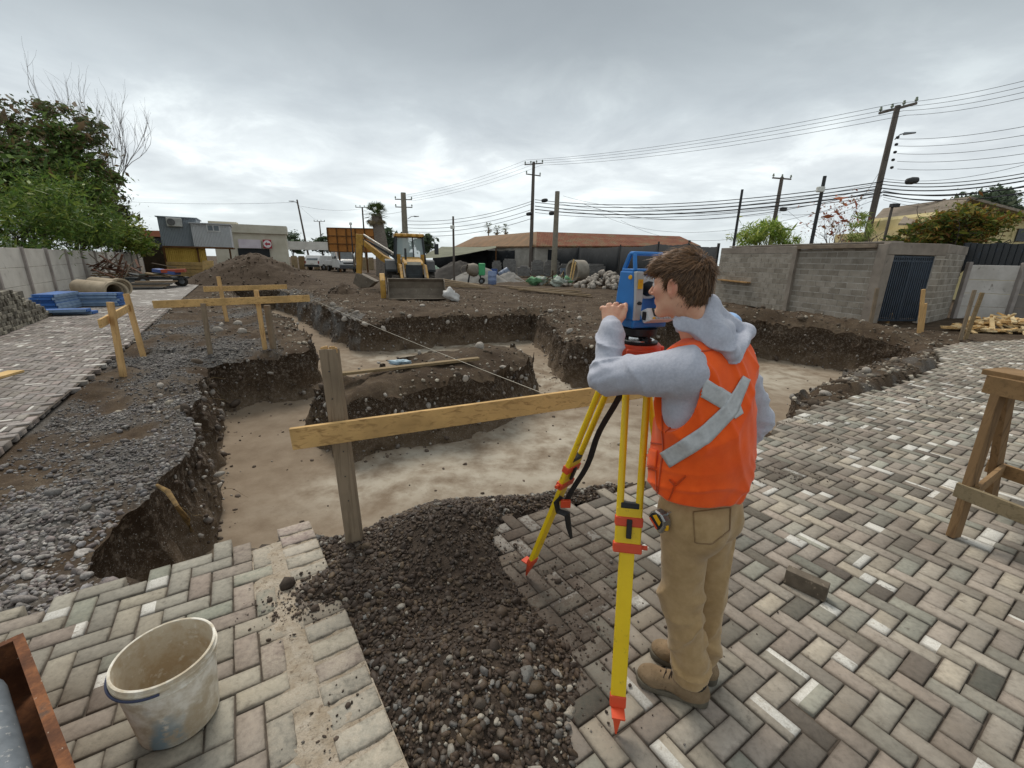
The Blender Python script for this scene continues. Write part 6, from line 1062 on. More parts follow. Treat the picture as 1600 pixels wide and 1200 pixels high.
for k in range(3): MB().beam(s0 + d * (0.2 + .3 * k) + nrm * (.2 + .2 * k) + Vector((0, 0, .93 + .03 * k)), s0 + d * (2.6 + .2 * k) + nrm * (.3 + .2 * k) + Vector((0, 0, .90)), .14, .035).solo('loose_board', M_OLDW if k else M_OLDW2, ['nearest', 'middle', 'farthest'][k] + ' of the loose boards lying on the paver stack', 'board', 'boards on the paver stack')
M_BLUE = mat('blue_steel_form', '#2f63a4', '#265390', 3, .55, c3='#7d8fa6', wear=(.6, .7), spec=.4); M_BLUEG = mat('worn_blue_edge', '#8aa0b8', '#6c84a0', 4, .6, c3='#4a6a98')
def form(c, L_, W_, ang, z, label, group, tilt=0):
    t = empty('formwork_panel', (c.x, c.y, z), label, 'formwork', group); t.rotation_euler = (tilt, 0, ang)
    for nm, cc, sz, m_ in (('face_sheet', (0, 0, 0.07), (L_, W_, .012), M_BLUE), ('side_rail', (0, W_ / 2, .035), (L_, .03, .07), M_BLUEG), ('side_rail', (0, -W_ / 2, .035), (L_, .03, .07), M_BLUEG), ('end_rail', (L_ / 2, 0, .035), (.03, W_ - .06, .066), M_BLUE), ('end_rail', (-L_ / 2, 0, .035), (.03, W_ - .06, .066), M_BLUE)):
        mb = MB().box(cc, sz); o = mb.build(nm, m_); o.parent = t
c = gp(80, 492) + Vector((-.9, 1.1, 0)); angf = math.atan2(PD[1], PD[0]) - 0.15
for k in range(6): form(c + Vector((random.uniform(-.05, .05), random.uniform(-.05, .05), 0)), 1.35, .5, angf, .02 + k * .082, ['lowest', 'second lowest', 'third lowest', 'fourth from the ground', 'second highest', 'topmost'][k] + ' blue steel formwork panel in the stack next to the pavers', 'blue forms stacked beside the pavers', random.gauss(0, .015))
c = (gp(96, 484) + gp(168, 478)) / 2 + Vector((-.3, .5, 0))
for k in range(5): form(c + Vector((random.uniform(-.06, .06), random.uniform(-.05, .05), 0)), 1.7, .55, math.atan2(PN[1], PN[0]) - .15, .02 + k * .082, ['lowest', 'second lowest', 'middle', 'second highest', 'topmost'][k] + ' blue steel formwork panel in the stack nearer the concrete pipes', 'blue forms stacked by the pipes', random.gauss(0, .02))
for k in range(2): c = gp(100 - 12 * k, 491 + 2 * k); form(c, 1.4, .35, .35 + .1 * k, .01 + .085 * k, ['lower', 'upper'][k] + ' of two narrow blue forms lying flat before the stacks', 'loose blue forms')
M_PIPE = mat('pipe_concrete', '#aa9c86', '#948670', 2, .9, bump=.3, bscale=20, c3='#7d715f')
for k, (pa, pb, lab) in enumerate((((128, 462), (186, 470), 'front one of two long concrete drain pipes on the path'), ((150, 456), (193, 462), 'rear one of two long concrete drain pipes on the path'))):
    a_, b_ = gp(*pa), gp(*pb); ax = (b_ - a_); Lp = ax.length; ax.normalize(); r_ = .31; MB().lathe(a_ + Vector((0, 0, r_ + .02)), [(r_ * .76, 0), (r_, 0), (r_, Lp * .86), (r_ * 1.16, Lp * .9), (r_ * 1.16, Lp), (r_ * .95, Lp), (r_ * .9, Lp * .93), (r_ * .76, Lp * .92)], 28, ax, close=True).solo('concrete_pipe', M_PIPE, lab, 'pipe', 'concrete drain pipes', smooth=True)
q = gp(196, 447); sc_ = empty('scrap_heap', (q.x, q.y, 0), 'tangle of rusty steel frames and boards by the fence', 'scrap'); rg = np.random.default_rng(90); M_RUST = mat('rusty_steel', '#6d4a38', '#4d372c', 5, .9, .1, c3='#85614a')
for k in range(46):
    p = Vector((q.x + rg.normal(-.9, .7), q.y + rg.normal(.8, .6), rg.uniform(.2, 1.25))); dd = Vector((rg.normal(0, 1), rg.normal(0, .6), rg.normal(-.2, .5))).normalized() * rg.uniform(.4, 1.0); m_ = [M_RUST, M_PAL, M_RUST, mat('scrap_light%d' % k, '#a09080', '#857868', 3, .9)][k % 4]; (MB().cyl(p - dd, p + dd, .025, n=5) if k % 2 else MB().beam(p - dd, p + dd, .1, .04)).build('steel_tube' if k % 2 else 'slat', m_, sc_)
for k in range(5): MB().beam(Vector((q.x - 1.6, q.y - .4 + .12 * k, .2 + .1 * k)), Vector((q.x + .5, q.y + .3 + .1 * k, .15 + .1 * k)), .2, .05).build('board', M_OLDW, sc_)
q = gp(250, 447); cart = empty('flat_trailer', (q.x, q.y, 0), 'low flat trailer loaded with boards and coloured sheets', 'trailer'); rg = np.random.default_rng(91)
MB().box((q.x, q.y, .42), (2.4, 1.3, .1), .4).build('deck', M_BLK, cart)
for x, y in ((-.2, -.75), (.5, .75), (-.9, -.6), (1.0, .3)): wheel('wheel', None, Vector((q.x + x, q.y + y, .26)), .26, .14, cart, Vector((-.39, .92, 0)), M_METAL)
for k, (x, z, m_) in enumerate(((-.6, .55, M_PAL), (-.3, .62, mat('grey_green_sheet', '#6d746a', '#565c54', 3, .8)), (.1, .58, M_OLDW), (.5, .75, mat('blue_sheet', '#4a5f96', '#3c4f80', 3, .6)), (.8, .8, mat('red_frame', '#a84f38', '#8a402e', 3, .7)), (-.9, .5, M_BLK))): MB().box((q.x + x, q.y + rg.normal(0, .15), z), (1.0, .7, .06 + .1 * (k in (3, 4))), .3 + rg.normal(0, .3), Matrix.Rotation(.4 + rg.normal(0, .2), 3, 'Z') @ Matrix.Rotation(rg.normal(0, .25), 3, 'Y')).build('load_sheet', m_, cart)
for k in range(6): c_ = gp(222 + 5 * k, 452 - .5 * k); MB().box((c_.x, c_.y, .06 + .05 * k), (1.7, .5, .04), .5 + .03 * k).solo('stacked_sheet', [M_BLK, M_PAL, M_OLDW2][k % 3], 'flat dark sheet in the low pile before the trailer', 'sheet', 'sheets piled before the trailer')
a_, b_ = gp(-6, 598), gp(26, 582); plank(a_ + Vector((-.2, 0, .02)), b_ + Vector((0, 0, .02)), .2, .03, M_PLANK, 'short pale plank lying on the path at the left edge')

# ---- batter boards, stakes and line
M_NEW = wood('new_pine', '#cfa873', '#96744a', (14, 14, 1), 2.2); M_NEWH = wood('new_pine_board', '#cfa970', '#80603a', (1.2, 14, 14), 2.6); M_GREYW = wood('grey_post_wood', '#8a7a66', '#655848', (16, 16, 1), 2.6)
def batter(label, posts, boards, cat='batter board'):
    t = empty('batter_board', posts[0][0], label, cat)
    for a, b, w_, m_ in posts: MB().beam(Vector(a) - Vector((0, 0, .15)), b, w_, w_ * .6, up=(0, 1, 0)).build('post', m_, t, bevel=.004, seg=1)
    for a, b, w_, h_, m_ in boards: MB().beam(a, b, w_, h_).build('board', m_, t, bevel=.003, seg=1)
    return t
Y1, Y2 = gp(190, 577).y, gp(220, 547).y; P_ = lambda px, py: gp(px, py)
batter('two leaning pine stakes joined by a short board at the path edge', [(gp(190, 577), at(172, 472, Y1 + .05), .085, M_NEW), (gp(222, 547), at(197, 459, Y2), .085, M_NEW)], [(at(156, 506, Y1 - .35) , at(206, 478, Y2 + .25), .035, .12, M_NEWH)])
Yb = gp(328, 550).y; batter('long pine batter board crossing two stakes on the left mound', [(gp(328, 551), at(317, 474, Yb), .075, M_GREYW), (gp(414, 543), at(400, 453, gp(414, 543).y), .075, M_NEW)], [(at(239, 476, Yb - .25), at(484, 466, gp(414, 543).y + .35) , .03, .13, M_NEWH)])
MB().beam(gp(427, 541) - Vector((0, 0, .1)), at(417, 477, gp(427, 541).y), .1, .07, up=(0, 1, 0)).solo('grey_stake', M_GREYW, 'short grey stake standing alone right of the long batter board stake', 'stake', bevel=.004, seg=1)
Yc = gp(355, 503).y; batter('rear pine batter board with one tall stake before the soil heap', [(gp(355, 503), at(341, 432, Yc), .085, M_NEW)], [(at(318, 452, Yc - .3), at(448, 448, Yc + 1.4), .035, .13, M_NEWH)])
# near batter board
pb_ = gp(557, 848, .02); pt_ = at(514, 545, 2.36); bl_, br_ = at(455, 686, 2.17), at(1105, 594, 3.1)
nbb = empty('batter_board', pb_, 'near batter board of orange pine plank on a weathered post above the gravel', 'batter board')
MB().beam(pb_ - Vector((0, 0, .25)), pt_, .098, .05, up=(0, 1, 0)).build('post', M_GREYW, nbb, bevel=.003, label='weathered grey post with a broken top')
mb = MB()
for k in range(9): q = pt_ + Vector(((k - 4) * .011, random.uniform(-.02, .02), 0)); mb.beam(q - Vector((0, 0, .02)), q + Vector((0, 0, random.uniform(.002, .022))), .012, .014, up=(0, 1, 0))
mb.build('splintered_top', M_NEW, nbb)
nd = (br_ - bl_).normalized(); MB().beam(bl_, br_, .028, .125).build('board', M_NEWH, nbb, bevel=.003); q2 = bl_.lerp(br_, .955) + Vector((0.02, .05, 0)); MB().beam((q2.x, q2.y, -.05), q2 + Vector((0, 0, .12)), .075, .045, up=(0, 1, 0)).build('post', M_GREYW, nbb)
for k in range(6): q = pt_.lerp(pb_, .1 + .13 * k) + Vector((random.uniform(-.02, .02), -.027, 0)); MB().lathe(q, [(0, 0), (.004, 0), (.004, .003), (0, .004)], 8, (0, -1, 0)).build('nail_head', M_DARK, nbb)
s_a, s_b = at(487, 467, 8.7), bl_.lerp(br_, .535) + Vector((0, 0, .06)); MB().tube([s_a.lerp(s_b, i / 10) - Vector((0, 0, .10 * i / 10 * (1 - i / 10))) for i in range(11)], .0022, 5).solo('string_line', mat('string', '#c9c2b4', '#b0a898', 9, .8), 'pale string line stretched over the trench between the batter boards', 'string')
# stakes on the right
def stake(b, tp, w_, m_, label): return MB().beam(Vector(b) - Vector((0, 0, .12)), tp, w_, w_ * .55, up=(0, 1, 0)).solo('stake', m_, label, 'stake', 'stakes by the block wall', bevel=.004, seg=1)
b = gp(1360, 508); stake(b, at(1371, 450, b.y), .1, M_GREYW, 'grey stake standing at the left side of the barred gate'); b = gp(1437, 521); stake(b, at(1443, 452, b.y), .09, M_NEW, 'taller orange stake in front of the barred gate'); b = gp(1441, 519); stake(b, at(1446, 474, b.y), .08, M_NEW, 'shorter stake touching the taller one in front of the gate'); b = gp(1500, 531); stake(b, at(1523, 453, b.y), .08, M_GREYW, 'left of two leaning stakes in front of the panel fence'); b = gp(1508, 530); stake(b, at(1535, 457, b.y), .09, M_OLDW, 'right of two leaning stakes in front of the panel fence')
b = gp(1386, 502); stake(b, at(1394, 490, b.y - .3), .1, M_NEW, 'short offcut leaning at the foot of the barred gate')
# heap of offcuts
c = gp(1566, 517); hp = empty('offcut_heap', (c.x, c.y, 0), 'heap of pale timber offcuts below the grey panel fence', 'offcuts'); rg = np.random.default_rng(95); M_OFF = [wood('offcut%d' % k, a, b, (1, 10, 10), 3) for k, (a, b) in enumerate((('#dcbf8f', '#b8935c'), ('#d2ac74', '#a98450'), ('#e3cda2', '#c2a06c')))]
for k in range(190):
    r_ = rg.uniform(0, 1) ** .6; a_ = rg.uniform(0, 6.28); p = Vector((c.x + 1.5 * r_ * math.cos(a_), c.y + .65 * r_ * math.sin(a_), .04 + .42 * (1 - r_ ** 1.3) * rg.uniform(.4, 1))); dd = Vector((rg.normal(0, 1), rg.normal(0, 1), rg.normal(0, .28))).normalized() * rg.uniform(.12, .3); o = MB().beam(p - dd, p + dd, rg.uniform(.06, .12), rg.uniform(.03, .05)).build('offcut', M_OFF[k % 3], hp)
# island plank, plastic, boulders, roots
pa, pb2 = at(532, 585, 6.6), at(748, 559, 8.3); pa.z = float(height(pa.x, pa.y)) + .06; plank(gp(533, 584, .03), gp(748, 560, .10), .11, .04, M_OLDW, 'long grey plank lying across the soil island in the trench')
c = gp(625, 566, .05); V, Fi = ICO[3]; Vn = V * np.array([.17, .08, .04]) * (1 + .6 * fbm(V[:, 0] * 2.5, V[:, 1] * 2.5, V[:, 2] * 2.5, 3, .6, 13))[:, None]; tag(obj('plastic_bag', mesh_np('plastic_bag', Vn, Fi, mat('pale_blue_plastic', '#a9bcc6', '#8aa0ac', 4, .5), True), None, c), 'crumpled pale blue plastic on the soil island beside the plank', 'plastic')
BO = [(750, 550, .13), (787, 565, .08), (722, 590, .09), (690, 598, .07), (812, 588, .07), (600, 512, .11), (570, 503, .1), (640, 495, .09), (700, 505, .1), (660, 480, .12), (745, 487, .09), (520, 478, .12), (905, 502, .12), (890, 520, .1), (860, 492, .1), (342, 520, .13), (378, 522, .12), (365, 541, .06), (397, 528, .05), (372, 508, .1), (347, 512, .09), (1265, 640, .06), (1290, 615, .08), (1325, 600, .07), (1350, 590, .09), (1250, 655, .05), (1172, 497, .13), (1152, 491, .10), (610, 487, .08), (540, 498, .12), (556, 488, .09), (250, 600, .05), (248, 608, .04), (437, 518, .05), (470, 505, .06)]
for k, (px, py, s) in enumerate(BO):
    p = gp(px, py); z = float(height(p.x, p.y))
    if float(trench_sd(np.array(p.x), np.array(p.y))) < 0.03:      # lodged in the cut face there
        dz_ = WALLV[:, 2] - EYE; zc_ = WALLV[:, 1] * CP - dz_ * SP; xx_, vv_ = FPX * WALLV[:, 0] / zc_, FPX * (WALLV[:, 1] * SP + dz_ * CP) / zc_; k_ = int(np.argmin((800 + CR * xx_ + SR * vv_ - px) ** 2 + (600 + SR * xx_ - CR * vv_ - py) ** 2 + 4 * WALLV[:, 1])); p = Vector(WALLV[k_]); z = p.z - s * .25
    o = obj('boulder', SM[k % 8], None, (p.x, p.y, z + s * .25)); o.scale = (s, s, s); o.rotation_euler = (random.uniform(0, .5), random.uniform(0, .5), random.uniform(0, 6.28)); tag(o, 'loose pale stone lying in the dug brown soil by the trench', 'stone', 'loose stones around the trench')
M_ROOT = mat('pale_root', '#a08a64', '#7a6648', 8, .9); rg = np.random.default_rng(97); mb = MB()
for k in range(150):
    i = rg.integers(0, len(WALLV)); p = WALLV[i]; nn = WALLN[i]
    if not (p[0] < -2.7 and p[1] < 8.2 and -.85 < p[2] < -.08): continue
    pts = [Vector(p)]; d = Vector((nn[0], nn[1], rg.normal(.1, .4))).normalized()
    for j in range(6): d = (d + Vector(rg.normal(0, .28, 3)) + Vector((0, 0, -.16))).normalized(); pts.append(pts[-1] + d * rg.uniform(.025, .07))
    r_ = rg.uniform(.0015, .0035); mb.tube(pts, [r_ * (1 - .1 * j) for j in range(7)], 4)
for px, py in ((560, 530), (640, 528), (700, 515), (780, 520), (670, 535)):
    for k in range(8):
        p = at(px + rg.normal(0, 12), py + rg.normal(0, 5), 13.2 + (px - 560) * .008); pts = [p]; d = Vector((rg.normal(0, .4), -.6, .2))
        for j in range(5): d = (d + Vector(rg.normal(0, .3, 3)) + Vector((0, 0, -.2))).normalized(); pts.append(pts[-1] + d * .07)
        mb.tube(pts, .004, 3)
tag(mb.build('roots', M_ROOT), 'fine pale roots hanging from the cut trench faces', 'roots', kind='stuff')
r0 = [gp(245, 758, .0), gp(262, 768, -.03), gp(276, 790, -.06), at(292, 812, 2.95), at(300, 832, 2.93)]; MB().tube(r0, [.012, .02, .016, .024, .016], 7).solo('torn_root', mat('torn_bark', '#8f7346', '#5d4a30', 20, .9, bump=.5), 'thick torn root hanging over the left trench edge', 'root', smooth=True)
# ================================================================ near objects
def proj(p): return frame_px((p[0], p[1]), p[2])
# ---- bucket
bc = gp(283, 1120); t = empty('bucket', bc, 'mortar stained pale plastic bucket standing on the left paving', 'bucket')
def bucket_mat(name, base):
    t_ = NT(name); n = t_.noise(7, 6, .65); n2 = t_.noise(24, 6, .7); n3 = t_.noise(3.5, 3, .5, sc=(1, 1, .5))
    c = t_.ramp(n, [(.40, lin(base)), (.54, lin('#c4b8a2')), (.66, lin('#b8a68c')), (.80, lin('#a08c70'))]); c = t_.mix(t_.mask(n2, .56, .68), c, lin('#d3ccbd')); c = t_.mix(t_.math('MULTIPLY', t_.mask(n3, .60, .66), t_.mask(n2, .40, .5)), c, lin('#8fa3ad'))
    t_.set(c, .75, 0, .35); t_.bump(n2, .25, .004); return t_.m
M_BKT = bucket_mat('bucket_plastic', '#ebe6da'); M_BKTI = bucket_mat('bucket_inside', '#b39f82'); h_ = .325; rt_, rb_ = .155, .128
MB().lathe(bc, [(.0, .004), (rb_ - .008, .002), (rb_, .012), (rb_ + (rt_ - rb_) * .8, h_ * .8), (rb_ + (rt_ - rb_) * .82 + .006, h_ * .815), (rb_ + (rt_ - rb_) * .84 + .006, h_ * .83), (rb_ + (rt_ - rb_) * .84, h_ * .84), (rb_ + (rt_ - rb_) * .9, h_ * .9), (rt_ + .006, h_ * .91), (rt_ + .007, h_ * .935), (rt_, h_ * .94), (rt_, h_ - .004), (rt_ + .004, h_), (rt_ - .002, h_ + .002), (rt_ - .005, h_)], 64, caps=(False, False)).build('shell', M_BKT, t, True)
MB().lathe(bc, [(rt_ - .005, h_ - .0005), (rt_ - .0065, h_ - .012), (rb_ - .004, .02), (0, .016)], 64, caps=(False, False)).build('inner_wall', M_BKTI, t, True)
hp = [];
for i in range(21): a_ = R(198) + R(104) * i / 20; hp.append(bc + Vector((math.cos(a_) * (rt_ + .011), math.sin(a_) * (rt_ + .011), h_ * .915 - .004 * math.sin(i / 20 * math.pi))))
MB().tube(hp, .0045, 8).build('handle', mat('navy_handle', '#3a4058', '#2c3146', 8, .5), t, True, label='dark blue handle folded against the rim')
# ---- loose paver, rusty channel
lp = gp(1257, 922); ang = math.atan2(*(list((gp(1286, 940) - gp(1226, 912)).xy)[::-1])); mb = MB().box((lp.x, lp.y, .047), (.20, .062, .094), ang); mb.solo('loose_paver', mat('dirty_paver', '#6d6356', '#554c41', 12, .95, bump=.5, bscale=50, c3='#9a8c7a'), 'single loose paver standing on edge on the right paving', 'paver', bevel=.004)
M_RUSTB = NT('rusty_channel'); _n = M_RUSTB.noise(9, 6, .7); _n2 = M_RUSTB.noise(45, 5, .7); _c = M_RUSTB.ramp(_n, [(.3, lin('#4a3124')), (.5, lin('#6a452f')), (.62, lin('#8a5a3a')), (.75, lin('#5a4a40'))]); _c = M_RUSTB.mix(M_RUSTB.mask(_n2, .66, .70), _c, lin('#b8aa98')); M_RUSTB.set(_c, .85, .15, .3); M_RUSTB.bump(_n2, .4, .003); M_RUSTB = M_RUSTB.m
ca, cb2 = gp(35, 991, .30), gp(118, 1206, .30); dch = (cb2 - ca).normalized(); nch = Vector((dch.y, -dch.x, 0)); nch = nch if nch.x < 0 else -nch; cb2 = ca + dch * 1.0; ch = empty('steel_channel', Vector((ca.x, ca.y, 0)), 'rusty steel trough with folded rim at the lower left corner', 'trough')
MB().beam(ca - Vector((0, 0, .15)), cb2 - Vector((0, 0, .15)), .006, .30).build('side_plate', M_RUSTB, ch); MB().beam(ca + nch * .012 + Vector((0, 0, .003)), cb2 + nch * .012 + Vector((0, 0, .003)), .03, .006).build('rim', M_RUSTB, ch)
MB().beam(ca + nch * .02 - Vector((0, 0, .15)), ca + nch * .5 - Vector((0, 0, .15)), .006, .298).build('end_plate', M_RUSTB, ch); MB().beam(ca + nch * .01 + dch * .012 + Vector((0, 0, .004)), ca + nch * .5 + dch * .012 + Vector((0, 0, .004)), .026, .005).build('rim', M_RUSTB, ch); MB().box(ca + nch * .25 + dch * .5 - Vector((0, 0, .27)), (1.0, .48, .006), math.atan2(dch.y, dch.x)).build('floor_plate', M_RUSTB, ch); MB().beam(ca + nch * .5 - Vector((0, 0, .15)), cb2 + nch * .5 - Vector((0, 0, .15)), .006, .30).build('side_plate', M_RUSTB, ch)
q0, q1 = ca + nch * .13 + dch * .13 - Vector((0, 0, .08)), ca + nch * .13 + dch * .9 - Vector((0, 0, .09)); MB().tube([q0 + Vector((0, 0, -.05)), q0, q0 + dch * .02, q1], [.035, .055, .058, .058], 20).solo('grey_pipe', mat('paint_spattered_pipe', '#6f767c', '#565d63', 14, .5, c3='#a9a8a4'), 'grey paint spattered pipe lying in the rusty trough', 'pipe', smooth=True)
# ---- trestle
M_TRE = wood('trestle_wood', '#866a4a', '#5c4630', (14, 14, 1), 2.4); M_TREH = wood('trestle_rail', '#947652', '#6b5438', (1.2, 12, 12), 2.4); M_TREG = wood('grey_rail', '#8c7d62', '#6a5d46', (1.2, 12, 12), 2.4)
dt = Vector((-.06, -.42, 0)).normalized(); dt = Vector((.32, -.95, 0)).normalized(); l0 = gp(1489, 838); l1 = gp(1546, 786); tz = 1.06; top0 = at(1572, 602, 2.62); sd_t = Vector((l1.x - l0.x, l1.y - l0.y, 0)).normalized(); top1 = top0 + sd_t * .20; top1.z = top0.z
tr = empty('wooden_trestle', l0, 'brown wooden trestle cut by the right picture edge', 'trestle'); LT = 1.5
for off in (0, LT):
    o_ = dt * off; MB().beam(l0 + o_, top0 + o_ - dt * .02, .085, .045, up=dt).build('leg', M_TRE, tr, bevel=.003); MB().beam(l1 + o_, top1 + o_ - dt * .02, .085, .045, up=dt).build('leg', M_TRE, tr, bevel=.003)
    a_, b_ = l0.lerp(top0, .33) + o_, l1.lerp(top1, .33) + o_; MB().beam(a_ + dt * .03, b_ + dt * .03, .025, .08).build('brace', M_TREH, tr, bevel=.002)
MB().beam((top0 + top1) / 2 - dt * .10 + Vector((0, 0, .06)), (top0 + top1) / 2 + dt * (LT + .1) + Vector((0, 0, .06)), .24, .035).build('top_board', M_TREH, tr, bevel=.003)
for p in (top0 - sd_t * .035, top1 + sd_t * .035): MB().beam(p - dt * .09 + Vector((0, 0, -.01)), p + dt * (LT + .1) + Vector((0, 0, -.01)), .03, .115).build('top_rail', M_TREH, tr, bevel=.003)
for p, q, m_ in ((l0, top0, M_TREG), (l1, top1, M_TREH)):
    a_ = p.lerp(q, .31) - sd_t * .035 * (1 if p == l0 else -1); MB().beam(a_ - dt * .06, a_ + dt * (LT + .06), .03, .10).build('rail', m_, tr, bevel=.003)
# ---- tripod
M_TY = mat('tripod_yellow', '#e8c414', '#dab60e', 5, .45, spec=.5, c3='#a58a20', wear=(.62, .74), wscale=30); M_OR = mat('tripod_orange', '#d9502c', '#c24424', 5, .5, spec=.45); M_BK = mat('black_plastic', '#26282a', '#1c1e20', 6, .5)
HEAD = at(996, 537, 1.70); HB = Vector((HEAD.x, HEAD.y, 0)); tp = empty('survey_tripod', HB, 'yellow surveying tripod with orange clamps standing on paving and gravel', 'tripod')
FEET = [gp(962, 1146), gp(822, 899), Vector((HEAD.x + .43, HEAD.y + .22, 0.0))]
zt = HEAD.z
MB().lathe((HB.x, HB.y, zt - .045), [(.03, 0), (.085, .0), (.09, .01), (.09, .045), (.086, .05), (.03, .05)], 32, close=True).build('head_plate', M_OR, tp, True)
for i, f in enumerate(FEET):
    d = Vector((f.x - HB.x, f.y - HB.y, 0)).normalized(); s = Vector((-d.y, d.x, 0)); a = HB + d * .075 + Vector((0, 0, zt - .045)); MB().box(a + d * .0 + Vector((0, 0, .0)), (.05, .10, .075), math.atan2(d.y, d.x)).build('hinge_block', M_OR, tp, bevel=.006)
    ax = (f - a); Ln = ax.length; axn = ax.normalized(); pa = lambda k: a + axn * (Ln * k)
    for sg in (-1, 1): MB().tube([pa(.01) + s * sg * .040, pa(.40) + s * sg * .036], .0138, 12).build('upper_tube', M_TY, tp, True)
    MB().beam(pa(.395), pa(.515), .026, .098, up=s).build('leg_body', M_TY, tp, bevel=.006); MB().beam(pa(.383), pa(.398), .03, .07, up=s).build('end_cap', M_BK, tp, bevel=.003)
    for k, w_ in ((.420, .104), (.490, .108)): b_ = MB().beam(pa(k), pa(k + .026), .036, w_, up=s).build('clamp', M_OR, tp, bevel=.005)
    out = d.cross(s); o_ = (s.cross(axn)).normalized(); o_ = o_ if o_.y < 0 else -o_
    MB().beam(pa(.425) + o_ * .022, pa(.475) + o_ * .022, .012, .020, up=s).build('clamp_lever', M_BK, tp, bevel=.003); MB().cyl(pa(.50) + s * .05, pa(.50) + s * .075, .009, n=10).build('clamp_screw', M_OR, tp)
    MB().beam(pa(.49), pa(.90), .022, .056, up=s).build('lower_leg', M_TY, tp, bevel=.003); MB().beam(pa(.895), pa(.925), .03, .060, up=s).build('shoe', M_OR, tp, bevel=.004); MB().beam(pa(.92), pa(1.0), .026, .052, up=s, w2=.006, h2=.006).build('spike', M_OR, tp); MB().box(pa(.925) + d * .028, (.055, .05, .008), math.atan2(d.y, d.x)).build('step_pad', M_OR, tp, bevel=.002)
a = HB + (FEET[1] - HB).normalized() * .08 + Vector((0, 0, zt - .1)); f = FEET[1]
cp = [a.lerp(f, k) + Vector((.045, -.03, 0)) + Vector((.01 * math.sin(k * 20), 0, -.012 * math.sin(k * 9))) for k in np.linspace(.02, .56, 14)]; MB().tube(cp, .019, 8, flat=.22, up=(.5, -1, 0)).build('carry_strap', mat('strap_webbing', '#1e1f21', '#2a2b2e', 60, .8), tp, label='black webbing carry strap hanging along one leg')
e_ = cp[-1]; MB().tube([e_ + Vector((-.03, -.02, .03)), e_ + Vector((-.055, -.02, .0)), e_ + Vector((-.045, -.02, -.05)), e_ + Vector((.0, -.03, -.06)), e_ + Vector((.012, -.03, -.13)), e_ + Vector((.03, -.03, -.2))], [.016, .018, .014, .018, .016, .008], 8, flat=.3, up=(.5, -1, 0)).build('strap_tail', M_BK, tp); MB().box(e_ + Vector((-.01, -.025, -.005)), (.05, .02, .04)).build('buckle', M_OR, tp, bevel=.004)
# ---- total station on its tribrach
TS = Vector((HEAD.x, HEAD.y, zt + .005)); ts = empty('total_station', TS, 'blue and grey survey total station on the tripod with yellow label', 'total station'); TH = R(23); ts.rotation_euler = (0, 0, TH); ts.scale = (.96, .96, .77)
M_TSB = mat('instrument_blue', '#1f74bd', '#1a68ad', 6, .42, spec=.5); M_TSG = mat('instrument_grey', '#b4b6b5', '#a3a5a5', 6, .5, spec=.4); M_TSL = mat('instrument_pale', '#d3d5d4', '#c3c5c5', 6, .5); M_YLAB = mat('yellow_label', '#e2ac10', '#d29c08', 6, .5); M_SCR = mat('display', '#a9b3ac', '#98a29b', 6, .25); M_CHR = mat('bright_metal', '#c9cac8', '#a9aaa8', 9, .25, .8)
def lpart(name, mb, m_, parent=ts, smooth=False, bevel=0.0, label=None): o = mb.build(name, m_, None, smooth, bevel, label=label); o.parent = parent; return o
lpart('tribrach_plate', MB().lathe((0, 0, 0), [(.078, 0), (.08, .004), (.08, .012), (.076, .014), (0, .014)], 32), M_BK, smooth=True)
lpart('level_plate', MB().lathe((0, 0, .014), [(.066, 0), (.066, .006), (0, .006)], 32), M_CHR, smooth=True)
for k in range(3): an = R(30 + 120 * k); lpart('foot_screw', MB().lathe((.056 * math.cos(an), .056 * math.sin(an), .012), [(.010, 0), (.019, .004), (.019, .020), (.012, .024), (.010, .05), (0, .05)], 16), M_BK, smooth=True)
lpart('tribrach_body', MB().lathe((0, 0, .034), [(.05, 0), (.072, .012), (.074, .045), (.06, .052), (0, .052)], 28), M_BK, smooth=True)
lpart('alidade_base', MB().box((0, 0, .108), (.168, .125, .042)), M_TSB, bevel=.008)
zb = .125
lpart('standard_cover', MB().prism([(-.060, 0), (.062, 0), (.056, .12), (.044, .235), (-.040, .235), (-.056, .10)], (.046, 0, 0), (-.088, 0, zb), (0, 1, 0)), M_TSB, bevel=.009, label='blue side cover facing the raised hand')
lpart('standard_cover', MB().prism([(-.060, 0), (.062, 0), (.056, .12), (.044, .235), (-.040, .235), (-.056, .10)], (-.046, 0, 0), (.088, 0, zb), (0, 1, 0)), M_TSB, bevel=.009)
for sx in (-1, 1): lpart('standard_front', MB().prism([(-.0625, .0), (-.066, .10), (-.058, .232), (-.02, .232), (-.02, 0)], (.034 * -sx, 0, 0), (sx * .083, 0, zb + .001), (0, 1, 0)), M_TSG, bevel=.005)
lpart('telescope', MB().lathe((0, .085, zb + .15), [(.0, 0), (.032, 0), (.036, .01), (.036, .05), (.04, .06), (.04, .11), (.034, .125), (.026, .135), (.026, .160), (.021, .17), (.0, .17)], 28, (0, -1, 0)), M_BK, smooth=True); lpart('telescope_housing', MB().box((0, .012, zb + .155), (.078, .09, .11)), M_TSL, bevel=.014)
kp = lpart('keypad_panel', MB().box((.012, -.088, zb + .028), (.125, .05, .062), rot=Matrix.Rotation(R(-28), 3, 'X')), M_TSL, bevel=.006)
rr_ = Matrix.Rotation(R(-28), 3, 'X'); kc = Vector((.012, -.088, zb + .028)); lpart('display_frame', MB().box(kc + rr_ @ Vector((.004, -.0262, .008)), (.09, .004, .04), rot=rr_), M_BK, kp); lpart('display_screen', MB().box(kc + rr_ @ Vector((.004, -.0288, .008)), (.078, .003, .032), rot=rr_), M_SCR, kp)
